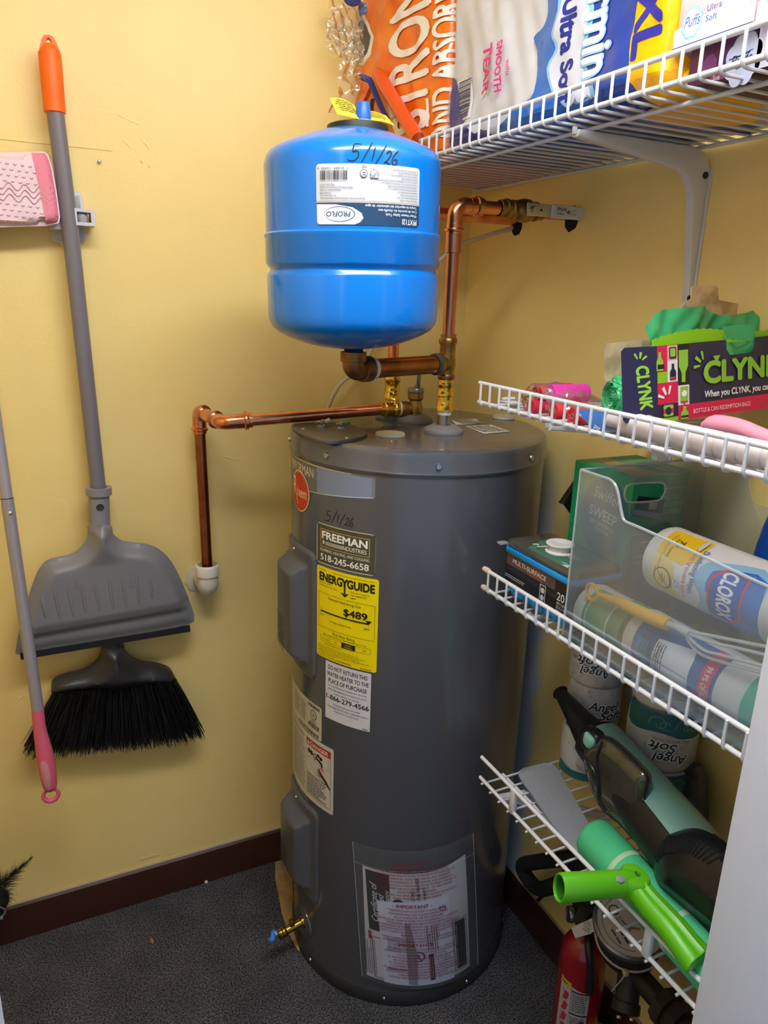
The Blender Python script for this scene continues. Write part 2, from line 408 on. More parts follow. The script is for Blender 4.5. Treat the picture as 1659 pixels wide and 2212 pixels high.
part('caulk_line', rbox((-.0065, -1.215, .1006), (0, 0, .1036), .0006, 1), M('caulk_grey'), br)
# door casings either side of the doorway the picture is taken through
cw = M('casing_white', 'e6eaf8', .45, bump=(55, .12))
def casing(name, x_edge, s):
    o = struct(name, prism([(0, 0), (.006, .012), (.012, .0135), (.014, .010), (.017, .010), (.045, .0125), (.056, .0150), (.060, .0085), (.066, .0085), (.072, .019), (.092, .020), (.098, .017), (.098, 0)], 0, 2.44,
                           lambda a, d, z: (x_edge + s * a, -1.315 - d, z)), cw, angle=20)
    part('jamb', rbox((min(x_edge, x_edge + s * .02), -1.32, 0), (max(x_edge, x_edge + s * .02), -1.2, 2.44), .003, 2), cw, o)
    return o
casing('trim_1', -.322, 1); casing('trim_2', -1.10, -1)
# ceiling lamp: long wrap fixture, the light of this closet
lf = thing('ceiling_light', 'long white wrap-around ceiling lamp above the closet doorway', 'lamp', (LAMP['x'], LAMP['y'], CEIL))
part('housing', rbox((LAMP['x'] - LAMP['w'] / 2 - .02, LAMP['y'] - LAMP['d'] / 2 - .015, LAMP['z'] + .012), (LAMP['x'] + LAMP['w'] / 2 + .02, LAMP['y'] + LAMP['d'] / 2 + .015, CEIL), .004), M('lamp_white', 'f4f4f0', .4), lf)
part('diffuser', rbox((LAMP['x'] - LAMP['w'] / 2, LAMP['y'] - LAMP['d'] / 2, LAMP['z'] - .02), (LAMP['x'] + LAMP['w'] / 2, LAMP['y'] + LAMP['d'] / 2, LAMP['z'] + .012), .012, 3), emit('lamp_glow', LAMP['color'], LAMP['power']), lf)
# little marks on the wall
for q in ((-0.8675,-0.001,1.7954),):
    s = thing('wall_screw', 'bare steel screw head sticking out of the yellow wall right of the broom handle', 'screw', q)
    part('screw_head', lathe([(0, .006), (.0022, .0058), (.0034, .004), (.0034, .002), (.0015, .0015), (.0015, -.004), (0, -.004)], 14, q, (0, -1, 0)), M('screw_steel', 'b8bcc0', .3, 1), s)
for k, (pts, w) in enumerate([([(-0.8256,0,1.8845), (-0.787,0,1.8715)], .006), ([(-0.8199,0,1.8413), (-0.8058,0,1.8276)], .008), ([(-0.7842,0,1.845), (-0.7673,0,1.828)], .009), ([(-0.7911,0,1.8061), (-0.7806,0,1.8011)], .007), ([(-0.7753,0,1.799), (-0.7676,0,1.7919)], .006),
                              ([(-0.6449,0,1.1855), (-0.5934,0,1.1697)], .004), ([(-0.8971,0,0.1259), (-0.8443,0,0.1247)], .010), ([(-0.8244,0,0.1177), (-0.8051,0,0.1183)], .010), ([(-1.1602,0,0.5588), (-1.1581,0,0.5521)], .005), ([(-1.1268,0,0.6531), (-1.1147,0,0.6598)], .005), ([(-1.1556,0,0.4833), (-1.1512,0,0.4884)], .005)]):
    a, b = [Vector(q) for q in pts]; n = 9
    def dent(i, j, a=a, b=b, w=w, k=k):
        t = i; p = a.lerp(b, t); s = (j - .5) * 2; up = Vector((0, 0, 1))
        h = .0016 * (1 - s * s) * sin(pi * min(1, max(0, t))) * (.6 + .4 * sin(9 * t + k))
        return tuple(p + up * s * w * .5 * (1 + .4 * sin(13 * t + 2 * k)) + Vector((0, -h - .0001, 0)))
    part('wall_blemish', grid(dent, n, 7), wy, wall_back)
seam = [(-1.04,-0.0002,1.8183), (-0.9445,-0.0002,1.8177), (-0.8862,-0.0002,1.8179), (-0.8408,-0.0002,1.8174)]
part('plaster_seam', tube(spline(seam, 5), .0011, 5), wy, wall_back)

# ---------------- water heater ----------------
HX, HY, HR = -.293, -.309, .27
HC = lambda th, R, z: (HX + R * cos(radians(th)), HY + R * sin(radians(th)), z)
gm = M('heater_grey_enamel', '595b63', .22, .2, spec=.5, bump=(14, .03, .01), coat=.25)
gdark = M('heater_grey_panel', '595a61', .34, .1)
steel = M('screw_steel'); rub = M('gasket_grey', '7d7c80', .55)
heater = thing('water_heater', 'tall grey cylindrical electric water heater standing in the corner', 'water heater', (HX, HY, 0))
part('tank_body', lathe([(HR - .004, .012), (HR, .03), (HR, 1.2515), (HR - .01, 1.254)], 128, (HX, HY, 0)), gm, heater)
part('base_ring', lathe([(0, 0), (HR + .002, 0), (HR + .0045, .004), (HR + .0045, .034), (HR + .001, .040), (HR - .003, .0405)], 128, (HX, HY, 0)), M('heater_base_black', '3a393b', .4, .2), heater)
part('lid', lathe([(HR - .002, 1.2475), (HR + .0035, 1.2475), (HR + .0045, 1.251), (HR + .0025, 1.2545), (HR + .0025, 1.281), (HR - .0005, 1.2885), (HR - .008, 1.292), (HR - .03, 1.2925), (0, 1.2935)], 128, (HX, HY, 0)), gm, heater)
for th in (-156.6, -109.8, -64.1, -18, 28, 74, 120, 166):
    screw(heater, HC(th, HR + .0025, 1.267), (cos(radians(th)), sin(radians(th)), 0), .0058)
for th in (-166, -122.7, -80, -35): screw(heater, HC(th, HR + .0045, .022), (cos(radians(th)), sin(radians(th)), 0), .0045)
TOP = 1.2932
# element cover plate on the lid
plc = [(-.548, -.243), (-.566, -.33), (-.555, -.415), (-.53, -.437), (-.462, -.402), (-.437, -.36), (-.436, -.275), (-.452, -.243)]
cp = part('wiring_cover_plate', prism(smooth_poly(plc, 4), TOP - .002, TOP + .005, lambda u, v, d: (u, v, d), .002), gdark, heater)
for q in ((-0.5504,-0.3055,1.298), (-0.504,-0.4194,1.298)): screw(cp, q, (0, 0, 1), .0042)
for q, mcol in (((-0.5037,-0.2864,1.298), 'c9ccd0'), ((-0.4734,-0.3171,1.298), '2f8f55')):
    v = Vector(q)
    part('cable_clamp', join(lathe([(0, 0), (.012, 0), (.012, .004), (.007, .006), (0, .006)], 20, v), tube([v + Vector((-.012, 0, .008)), v + Vector((.012, .002, .009))], .0035, 8), tube([v + Vector((-.004, -.008, .010)), v + Vector((.005, .008, .011))], .0028, 8)), steel, cp)
    part('wire_nut', cyl(v + Vector((.006, -.003, .010)), v + Vector((.016, -.006, .014)), .0042, 12), M('nut_' + mcol, mcol, .4), cp)
# plastic plugs, stickers on the lid
for q, r in (((-0.3982,-0.3903,1.294), .030), ((-0.0488,-0.2742,1.294), .026)):
    part('plug_cap', lathe([(0, .0025), (r * .72, .0025), (r * .78, .0040), (r * .96, .0038), (r, .0015), (r, -.001)], 40, q), M('plug_white', 'b9b5a6', .5), heater)
S = plane((0, 0, TOP), (1, 0, 0), (0, 1, 0))
for nm, pl in (('lid_sticker', [(-0.185,-0.2669),(-0.1227,-0.2713),(-0.141,-0.323),(-0.2092,-0.3277)]), ('lid_sticker', [(-0.1984,-0.3484),(-0.1319,-0.3498),(-0.1386,-0.4278),(-0.2061,-0.4348)])):
    o = part(nm, prism(pl, TOP + .0004, TOP + .0007, lambda u, v, d: (u, v, d)), ink('dcd8c8'), heater)
    a, b, c, d = [Vector((*q, 0)) for q in pl]
    ux = (b - a).normalized(); ang = atan2(ux.y, ux.x); rows = 9; w = (b - a).length * .92; q0 = a.lerp(d, .12) + ux * w * .03
    for r_ in range(1): stamp(o, 'sticker_print', S, [('d', q0.x, q0.y, w, rows, (d - a).length / 11, (d - a).length / 17, '55524a', ang)], .0012, L=.01)
# access covers on the side
def cover(z0, z1, th0, th1):
    thm = (th0 + th1) / 2; H = z1 - z0; Wd = radians(th1 - th0) * HR
    S = cylmap(HX, HY, HR, th0, z0); rc = .018
    pl = []
    for cx, cy, a in ((Wd - rc, H - rc, 0), (rc, H - rc, 90), (rc, rc, 180), (Wd - rc, rc, 270)): pl += [(cx + rc * cos(radians(a + k * 18)), cy + rc * sin(radians(a + k * 18))) for k in range(6)]
    def ht(u, v):
        d = min(u - .016, Wd - .020 - u, (v - .028), (H - .030 - v)); t = max(0, min(1, d / .026)); d0 = edge_dist((u, v), pl)
        return .0015 + .004 * min(1, d0 / .004) + .030 * (t * t * (3 - 2 * t))
    V, F = filled(pl, .0055); n = len(refine(pl, .0055))
    top = [S(u, v, ht(u, v)) for u, v in V]
    rim = refine(pl, .0055); k = len(top); low = [S(u, v, -.002) for u, v in rim]
    c = part('access_cover', (top + low, F + [(i, (i + 1) % n, k + (i + 1) % n, k + i) for i in range(n)]), gdark, heater, angle=50)
    for v in (.020, H - .018):
        u = Wd / 2 - .012; screw(c, S(u, v, .0052), Vector(S(u, v, 1)) - Vector(S(u, v, 0)), .0042)
    stamp(c, 'moulded_print', S, [('d', Wd * .22, H * .42, Wd * .36, 11, .0075, .0042, '4c4a4c')], .0362)
    return c
cover(.776, 1.062, -197, -163.2); cover(.196, .452, -197, -160.8)
# drain valve near the floor
th = -175; d = Vector((cos(radians(th)), sin(radians(th)), 0)); A = Vector(HC(th, HR, .098))
br = M('brass', 'c19a4a', .25, 1, mottle=(60, '8a6a2c', .6)); brd = M('brass_dull', 'a5854d', .42, 1, mottle=(70, '7b6136', .7)); brbright = M('brass_bright', 'e0b84a', .16, 1)
dv = part('drain_valve', join(lathe([(0, 0), (.016, 0), (.016, .006), (.0095, .007), (.0095, .045), (.0125, .047), (.0135, .05), (.0135, .054), (.0125, .0545), (.0135, .057), (.0135, .061), (.0125, .0615), (.013, .065), (.0105, .066), (.0098, .058), (0, .058)], 28, A, d + Vector((0, 0, -.14))),
                              rbox((-.006, -.006, 0), (.006, .006, .014), .0015, 2, frame(A + d * .030, d))), br, heater)
part('valve_stem', join(lathe([(0, .008), (.006, .008), (.0075, .011), (.0075, .018), (.005, .021), (.005, .026), (0, .0262)], 18, A + d * .030)), brbright, dv)
part('escutcheon', lathe([(.017, .0035), (.030, .0028), (.040, .001), (.041, -.003)], 36, A, d), gm, heater)
part('blue_hose_cap', tube(spline([A + d * .068 + Vector((0, 0, -.008)), A + d * .075 + Vector((0, .008, -.004)), A + d * .082 + Vector((0, -.006, -.010)), A + d * .086 + Vector((0, .003, -.014))], 5), [.006] * 14 + [.005] * 2, 8), M('cap_blue', '3f7fd0', .45), dv)

# ---- labels on the heater
def hlabel(name, th0, th1, z0, z1, col, rc=.004, lift=.0003, mat=None):
    S = cylmap(HX, HY, HR, th0, z0); w = radians(th1 - th0) * HR; h = z1 - z0
    return part(name, sheet(S, w, h, .012, lift, rc), mat or M('label_' + col, col, .4), heater), S, w, h
# performance badge
S = cylmap(HX, HY, HR, -196, 1.181); wB = radians(196 - 133.9) * HR
badge = [(0, .004), (radians(21) * HR, .0), (wB - .003, .0175), (wB, .0205), (wB, .058), (wB - .004, .0605), (radians(24) * HR, .062), (0, .060)]
o = part('name_badge', patch(S, badge, .012, .0003), M('badge_grey', '6d6e72', .35, .2), heater)
fl = [(radians(33) * HR, .0065), (wB - .006, .0185), (wB - .006, .0565), (radians(33) * HR, .0585)]
stamp(o, 'badge_print', S, [('p', fl, '7b87a0'), ('s', [(0.0, .0585), (radians(24) * HR, .0598), (wB - .05, .0588)], .0022, 'd9c68c'), ('s', [(0, .0045), (radians(20) * HR, .0018), (wB * .6, .0075)], .0020, 'd9c68c'),
      ('s', [(wB * .6, .0080), (wB - .004, .0195)], .0034, 'b9c3d6'), ('s', [(wB - .0035, .020), (wB - .0035, .056)], .0016, '9fb0cc'),
      ('t', 'PERFORMAN', .026, .0335, .0195, 'd9cfae', {'w': .118, 'b': .012}), ('t', 'CE', .1475, .0335, .0195, '8d93a4', {'w': .020, 'b': .008})], .0006, .006, .00004)
# red oval
S = cylmap(HX, HY, HR, -177.5, 1.1755)
n = 40; ov = lambda a, b: [(a * cos(2 * pi * i / n), b * sin(2 * pi * i / n)) for i in range(n)]
o = part('red_oval_emblem', patch(S, ov(.0435, .0425), .008, .0012), M('emblem_cream', 'e2d3ab', .35), heater)
stamp(o, 'emblem_print', S, [('p', ov(.0405, .0397), 'c2381f'), ('t', 'R', -.034, -.013, .043, 'ecdcb8', {'sx': .62, 'b': -.012}), ('s', [(-.016, -.012), (-.010, -.026), (-.007, -.029)], .003, 'ecdcb8'), ('t', 'heem', -.011, -.011, .0225, 'ecdcb8', {'w': .044, 'b': -.006})], .0018, .006, .00004)
# marker date
def handwriting(S, u, v, h, sl=.12):
    q = lambda pts: [(u + (x + y * sl) * h, v + y * h) for x, y in pts]
    five = [(.55, 1.0), (.12, .98), (.08, .58), (.30, .64), (.46, .50), (.45, .25), (.26, .06), (-.05, .04), (-.14, .12)]
    sl1 = [(1.20, 1.22), (.98, .62), (.72, -.05)]; one = [(1.42, .95), (1.40, .5), (1.37, .12)]; sl2 = [(2.12, 1.12), (1.88, .55), (1.62, -.05)]
    two = [(2.22, .62), (2.36, .80), (2.52, .74), (2.50, .5), (2.30, .22), (2.16, .08), (2.3, .14), (2.48, .08), (2.58, .12)]
    six = [(3.02, .92), (2.80, .66), (2.68, .34), (2.74, .10), (2.92, .06), (3.02, .22), (2.94, .38), (2.76, .30)]
    sm = lambda pts: [(p.x, p.y) for p in spline([(a, b, 0) for a, b in pts], 5)]
    return [('s', sm(q(s)), h * .070, '15161a') for s in (five, sl1, one, sl2, two, six)]
S = cylmap(HX, HY, HR, -158, 1.137)
stamp(heater, 'marker_date', S, handwriting(S, 0.003, 0, .0215), .0004, .006)
# olive dealer sticker
o, S, w, h = hlabel('dealer_sticker', -163, -133.2, 1.0465, 1.1295, 'ccc7b4', .007)
stamp(o, 'sticker_print', S, [('r', .0022, .0022, w - .0003, h - .0015, '4a4935'), ('r', .012, .036, w - .012, h - .010, 'c8a85a'), ('r', .0131, .0371, w - .0131, h - .0111, '4a4935'),
      ('t', 'FREEMAN', w / 2, .0535, .0155, 'f1eee4', {'w': w - .034, 'b': .035, 'al': 'c'}), ('t', '8', .0185, .0422, .0075, 'f1eee4', {'b': .02})] +
      [('r', .026, .0418 + k * .0026, .067, .0428 + k * .0026, 'f1eee4') for k in range(3)] +
      [('t', 'INDUSTRIES', .068, .0412, .0085, 'f1eee4', {'w': w - .086}), ('t', 'PLUMBING, HEATING, AND COOLING', w / 2, .0272, .0056, 'f1eee4', {'w': w - .024, 'al': 'c', 'b': .004}), ('t', '518-245-6658', w / 2, .0085, .0135, 'f1eee4', {'w': w - .026, 'al': 'c', 'b': .02})], .0006, .006, .00004)
# yellow energy label
o, S, w, h = hlabel('energy_label', -162.8, -131.4, .8425, 1.0405, 'f2dc00', .005)
k_ = '171510'
def en(t, u, v, hh, ww=None, b=0, al='l'):
    d = {'b': b, 'al': al}
    if ww: d['w'] = ww
    return ('t', t, u, v, hh, k_, d)
frm = lambda a, b, c, d, t: [('r', a, b, c, b + t, k_), ('r', a, d - t, c, d, k_), ('r', a, b, a + t, d, k_), ('r', c - t, b, c, d, k_)]
it = [en('U.S. Government', .006, h - .0075, .0030, .022, .01), en('Federal law prohibits removal of this label before consumer purchase', .048, h - .0075, .0026, w - .056),
      en('ENERG', .009, h - .0290, .0172, .060, .05), en('Y', .0675, h - .0290, .0172, .015, .05), en('GUIDE', .0815, h - .0290, .0172, .058, .05),
      ('r', .0735, h - .044, .0772, h - .022, k_), ('p', [(.0655, h - .0415), (.0754, h - .0505), (.0853, h - .0415), (.0775, h - .0430), (.0754, h - .0450), (.0733, h - .0430)], k_),
      en('Water Heater - ELECTRIC', .007, h - .0345, .0030, .036), en('Tank Size (Storage Capacity): 38 gallons', .007, h - .0405, .0030, .052),
      en('Rheem Sales Company, Inc.', .090, h - .0375, .0032, .040), en('Model XE38M06ST45U1', .090, h - .0435, .0032, .034), ('d', .090, h - .0490, .011, 1, .002, .0026, k_)]
it += frm(.006, h - .130, w - .006, h - .055, .0006)
it += [en('Estimated Yearly Energy Cost', w / 2, h - .0655, .0056, w * .52, .006, 'c'), en('$489', w * .50, h - .0885, .0150, .052, .03), ('r', .013, h - .0965, w - .018, h - .0935, k_), ('r', .013, h - .0995, .0136, h - .0885, k_),
       ('p', [(w - .026, h - .0885), (w - .012, h - .0885), (w - .019, h - .0965)], k_), ('r', .040, h - .0985, .0405, h - .096, k_), ('r', .070, h - .0985, .0705, h - .096, k_), ('r', .100, h - .0985, .1005, h - .096, k_),
       ('r', w - .0185, h - .1015, w - .018, h - .0935, k_), en('$191', .012, h - .1055, .0042), en('$494', w - .028, h - .1085, .0042), en('Cost Range of Similar Models', w / 2 - .01, h - .1130, .0042, w * .36, 0, 'c'),
       en('First Hour Rating', w / 2, h - .1395, .0064, w * .36, .008, 'c'), en('(How much hot water you get in the first hour of use)', w / 2, h - .1450, .0038, w * .70, .004, 'c')]
it += frm(.013, h - .1600, w - .013, h - .1480, .0005) + [('r', .040, h - .160, .0405, h - .148, k_), ('r', .070, h - .160, .102, h - .148, k_), en('very small', .018, h - .1555, .0035), en('low', .052, h - .1555, .0035), en('high', w - .030, h - .1555, .0035),
       ('t', 'medium', .086, h - .1532, .0033, 'f2dc00', {'al': 'c'}), ('t', '53 Gallons', .086, h - .1582, .0033, 'f2dc00', {'al': 'c'}), en('Estimated Yearly Electricity Use', .026, h - .1655, .0034, .044)]
for k, t in enumerate(('Your cost will depend on your utility rates and use.', 'Cost range based only on models fueled by electricity with a', 'medium first hour rating (51 to less than 75 gallons).', 'Estimated energy cost is based on a national average electricity cost', 'of 14.00 cents per kWh.', 'Estimated yearly electricity use: 3493 kWh')):
    it.append(en(t, .011, h - .1722 - k * .0042, .0028, min(w * .82, .0018 * len(t) * 1.05)))
    if k in (0, 1, 3, 5): it.append(('e', .0075, h - .1710 - k * .0042, .0011, .0011, k_))
it += [en('www.ftc.gov/energy', w / 2, .0045, .0036, .040, .006, 'c'), ('d', w - .034, .0035, .026, 1, .002, .0018, k_)]
stamp(o, 'label_print', S, it, .0005, .006, .00003)
# white notice
o, S, w, h = hlabel('return_notice', -156.8, -133.6, .7065, .839, 'd6d4dc', .001, lift=.0004)
it = [en(t, w / 2, h - .0165 - k * .0150, .0095, w * f_, .018, 'c') for k, (t, f_) in enumerate((('DO NOT RETURN THIS', .86), ('WATER HEATER TO THE', .91), ('PLACE OF PURCHASE', .84)))]
it += [en(t, w / 2, h - .0550 - k * .0080, .0031, w * f_, .004, 'c') for k, (t, f_) in enumerate((('IF YOU ARE EXPERIENCING PROBLEMS WITH THIS WATER', .85), ('HEATER, NEED ASSISTANCE WITH INSTALLATION, OR FOR', .85), ('GENERAL QUESTIONS CALL TOLL FREE.', .56)))]
it += [en('1-866-279-4566', w / 2, h - .0850, .0112, w * .94, .02, 'c')]
it += [en(t, w / 2, h - .0960 - k * .0075, .0030, w * f_, .004, 'c') for k, (t, f_) in enumerate((('TECHNICIANS AVAILABLE 7 DAYS A WEEK', .60), ('FOR MORE INFORMATION, CONSULT THE OWNER\'S MANUAL', .90), ('PROVIDED WITH THE WATER HEATER', .55)))] + [('d', w - .016, .003, .012, 1, .002, .0018, k_)]
stamp(o, 'notice_print', S, it, .0006, .008, .00003)
# rating plate
o, S, w, h = hlabel('rating_plate', -197, -159.2, .638, .720, 'c6c0ae', .005)
it = [('d', .052, h - .018, .040, 10, .0045, .0022, '55534c'), ('d', .095, h - .018, .026, 10, .0045, .0022, '55534c'), ('r', .127, .006, .1275, h - .004, '55534c'), ('r', .05, h - .012, .12, h - .0115, '55534c')]
it += barcode(.130, h - .012, .044, .0075, '2b2a28', 3, 14) + [('e', .150, h - .029, .0115, .0115, '1b1b1b'), ('e', .150, h - .029, .0098, .0098, 'c6c0ae'), ('t', 'UL', .150, h - .033, .0080, '1b1b1b', {'al': 'c', 'b': .01}), ('d', .140, h - .045, .02, 2, .003, .0018, '55534c'),
       ('r', .132, h - .0595, .170, h - .0510, '1b1b1b'), ('t', 'CERTIFIED', .151, h - .0575, .0045, 'e9e5d8', {'al': 'c', 'w': .032})] + barcode(.085, .004, .085, .0085, '2b2a28', 5, 26)
stamp(o, 'plate_print', S, it, .0005, .007, .00003)
# warning + danger label
o, S, w, h = hlabel('danger_label', -197, -151.5, .4705, .636, 'cdc9bd', .005)
x = radians(197 - 170.8) * HR
it = [('d', .03, h - .012, x - .036, 2, .006, .0035, 'b04a3a'), ('d', .03, h - .028, x - .036, 26, .0049, .0022, '6a6760')]
it += [('s', [(.02, h - .02 - k * .022), (x - .004, h - .02 - k * .022)], .0005, '6a6760') for k in range(6)]
it += [('r', x, .012, w - .008, h - .010, '1b1b1b'), ('r', x + .0006, .0126, w - .0086, h - .0106, 'cdc9bd'), ('r', x + .0006, h - .027, w - .0086, h - .0106, 'b81f1f'),
       ('p', [(x + .003, h - .024), (x + .013, h - .024), (x + .008, h - .014)], 'e8e4da'), ('t', 'DANGER', x + .016, h - .0235, .0095, 'e8e4da', {'w': .060, 'b': .02}),
       # tap, running hot water and a scalded hand
       ('e', x + .011, h - .040, .0055, .0060, '1b1b1b'), ('e', x + .021, h - .041, .0055, .0060, '1b1b1b'), ('e', x + .034, h - .044, .007, .0075, '1b1b1b'), ('e', x + .034, h - .044, .0045, .005, 'cdc9bd'),
       ('s', [(x + .034, h - .044), (x + .048, h - .048), (x + .056, h - .052), (x + .057, h - .062)], .0065, '1b1b1b'), ('e', x + .045, h - .037, .005, .0045, '1b1b1b'), ('e', x + .054, h - .040, .005, .0045, '1b1b1b'),
       ('s', [(x + .006, h - .056), (x + .012, h - .052), (w - .010, h - .060)], .0008, '1b1b1b'), ('s', [(x + .006, h - .056), (x + .034, h - .086), (w - .012, h - .098)], .0008, '1b1b1b'), ('s', [(w - .014, h - .028), (w - .014, h - .058)], .0008, '1b1b1b'),
       ('p', [(x + .053, h - .063), (x + .061, h - .063), (x + .066, h - .084), (x + .050, h - .080)], 'd9a7a0'), ('t', 'HOT', x + .049, h - .068, .0055, 'b81f1f', {'b': .01}),
       ('s', [(x + .046, h - .068), (x + .056, h - .080), (x + .070, h - .090), (w - .009, h - .104)], .0070, '3a1512'), ('s', [(x + .040, h - .072), (x + .050, h - .079)], .0028, '3a1512'), ('s', [(x + .040, h - .078), (x + .052, h - .083)], .0028, '3a1512'), ('s', [(x + .043, h - .084), (x + .055, h - .086)], .0028, '3a1512'),
       ('d', x + .004, h - .098, w - x - .022, 9, .0062, .0030, '35332f')]
stamp(o, 'label_print', S, it, .0005, .006, .00004)
# clear document pouch with papers
PT = [(-140.0, .432), (-83.4, .447), (-72.6, .047), (-133.7, .072)]
def pouch(s, t, l=0):
    a, b, c, d = PT; u = s; v = t
    th = (a[0] * (1 - u) + b[0] * u) * v + (d[0] * (1 - u) + c[0] * u) * (1 - v); z = (a[1] * (1 - u) + b[1] * u) * v + (d[1] * (1 - u) + c[1] * u) * (1 - v)
    z -= .012 * sin(pi * u) * v * .6
    R = HR + .0015 + .009 * sin(pi * min(1, max(0, u))) * min(1, 2.2 * (1 - v)) + l
    return HC(th, R, z)
po = part('papers_pouch', grid(lambda u, v: pouch(u, v, .0035), 40, 40), clear('pouch_film', 'ffffff', .05, .10, .12, (30, .3)), heater, label='clear plastic document pouch with red print')
WP, HP = .265, .375
Sp = lambda u, v, l=0: pouch(u / WP, v / HP, l)
for a, b in (((0, 0), (0, HP)), ((WP, 0), (WP, HP)), ((0, HP * .86), (WP, HP * .86))):
    q = [pouch((a[0] + (b[0] - a[0]) * k / 16) / WP, (a[1] + (b[1] - a[1]) * k / 16) / HP, .0036) for k in range(17)]
    part('pouch_seam', tube(q, .0006 if a[1] == 0 else .0002, 5), M('seam_film', 'b8bcc6', .3), po)
pa = part('certificate_sheet', patch(Sp, [(.010, .008), (.240, .015), (.244, .330), (.205, .322), (.16, .316), (.10, .316), (.018, .318)], .012, .0008), M('paper_white', 'c9c8d0', .7), po)
kk = '17181b'; red = '8d1f2b'
it = [('p', [(.024, .150), (.072, .150), (.075, .310), (.024, .312)], kk), ('t', 'Certificate of', .046, .178, .0150, 'dedde4', {'rot': 90, 'sh': .3, 'w': .105}), ('t', 'Limited', .060, .200, .0130, 'dedde4', {'rot': 90, 'sh': .3}), ('t', 'Warranty', .073, .204, .0120, 'dedde4', {'rot': 90, 'sh': .3}),
      ('r', .021, .122, .028, .145, 'a01826'), ('r', .028, .014, .064, .132, '6b6b74'), ('r', .0305, .0165, .0615, .1295, 'c9c8d0'), ('d', .034, .020, .108, 6, -.0042, .0022, '4c4c55', pi / 2),
      ('r', .200, .024, .236, .172, '7f8088'), ('r', .2025, .0265, .2335, .1695, 'c9c8d0'), ('r', .205, .029, .231, .167, kk), ('d', .209, .036, .055, 5, -.0046, .0020, 'b9b9c2', pi / 2), ('d', .209, .100, .060, 5, -.0046, .0020, 'b9b9c2', pi / 2),
      ('t', 'ELECTRIC', .124, .232, .0072, '3d3a40', {'rot': 90, 'b': .01}), ('t', 'WATER HEATER', .136, .232, .0072, '3d3a40', {'rot': 90, 'b': .01}), ('t', 'WARRANTY', .148, .232, .0062, '3d3a40', {'rot': 90}), ('e', .090, .236, .0135, .0135, kk)]
stamp(pa, 'certificate_print', Sp, it, .0013, .007, .00004)
pb = part('instruction_sheet', patch(Sp, [(.048, .008), (.196, .010), (.196, .246), (.180, .252), (.046, .238)], .012, .0022), M('paper_lilac', 'cfcfe2', .7), po)
it = [('e', .120, .094, .0155, .0148, kk), ('e', .120, .094, .0128, .0120, 'cfcfe2'), ('t', 'R', .1155, .0855, .016, kk, {'b': .02}), ('p', [(.098, .012), (.116, .012), (.120, .10), (.110, .186), (.099, .186)], '8d8d99'), ('r', .143, .022, .153, .098, kk), ('d', .150, .028, .064, 2, -.004, .002, 'b9b9c2', pi / 2),
      ('d', .064, .222, .03, 1, .006, .0014, '5c5c66'), ('d', .062, .142, .05, 9, .0042, .0014, '6c6c78'), ('r', .058, .052, .098, .056, '7d7d88'), ('d', .164, .110, .07, 5, -.005, .0022, '4c4c55', pi / 2), ('t', 'FLAT', .172, .222, .005, kk), ('e', .180, .218, .007, .005, kk), ('e', .180, .218, .0055, .0035, 'cfcfe2')]
stamp(pb, 'sheet_print', Sp, it, .0028, .007, .00004)
it = []
def block(v, head, lines, u0=.118):
    it.append(('t', head, u0, v, .0085, red, {'al': 'c', 'b': .02}))
    for k, (t, f_) in enumerate(lines): it.append(('t', t, u0 + .012, v - .0105 - k * .0083, .0048, red, {'al': 'c', 'w': f_, 'b': .012}))
block(.338, '- IMPORTANT -', [('THIS POUCH CONTAINS THE USE AND CARE MANUAL', .10), ('AND WARRANTY - DO NOT DESTROY', .14), ('INSTALLER - PLEASE LEAVE ATTACHED TO HEATER OR WITH ADJACENT TO', .168), ('OWNER/OPERATOR - PLEASE READ MANUAL AND WARRANTY', .148), ('FOR FUTURE REFERENCE. IF THE MANUAL AND WARRANTY', .158), ('ARE NOT IN THIS POUCH, A REPLACEMENT MAY BE OBTAINED BY WRITING TO', .172), ('CUSTOMER SERVICE DEPARTMENT, 101 BELL ROAD', .150), ('MONTGOMERY, ALABAMA', .080), ('INCLUDE MODEL AND SERIAL NUMBER FROM HEATER\'S RATING PLATE', .168), ('AND INSTALLATION DATE', .10)])
block(.230, '- IMPORTANT -', [('CETTE POCHETTE CONTIENT LE MODE D\'EMPLOI', .115), ('D\'ENTRETIEN AINSI QUE LE GUIDE D\'INSTRUCTIONS', .122), ('ET LA GARANTIE. NE PAS DETRUIRE.', .10), ('INSTALLATEUR, PRIERE DE LAISSER FIXE AU CHAUFFE-EAU OU A PROXIMITE', .165), ('UTILISATEUR, PRIERE DE LIRE LE MODE D\'EMPLOI ET', .135), ('LA GARANTIE ET DE LES GARDER POUR VOUS Y REFERER ULTERIEUREMENT', .170), ('SI LE MODE D\'EMPLOI ET LA GARANTIE NE SE TROUVENT PAS DANS CETTE', .168), ('POCHETTE, VOUS POUVEZ EN OBTENIR UN NOUVEL EXEMPLAIRE EN ECRIVANT AU', .178), ('SERVICE A LA CLIENTELE', .08), ('PRIERE D\'INDIQUER LE NO DE MODELE ET DE SERIE FIGURANT SUR', .155), ('LA PLAQUE DU CHAUFFE-EAU AINSI QUE LA DATE D\'INSTALLATION', .155)])
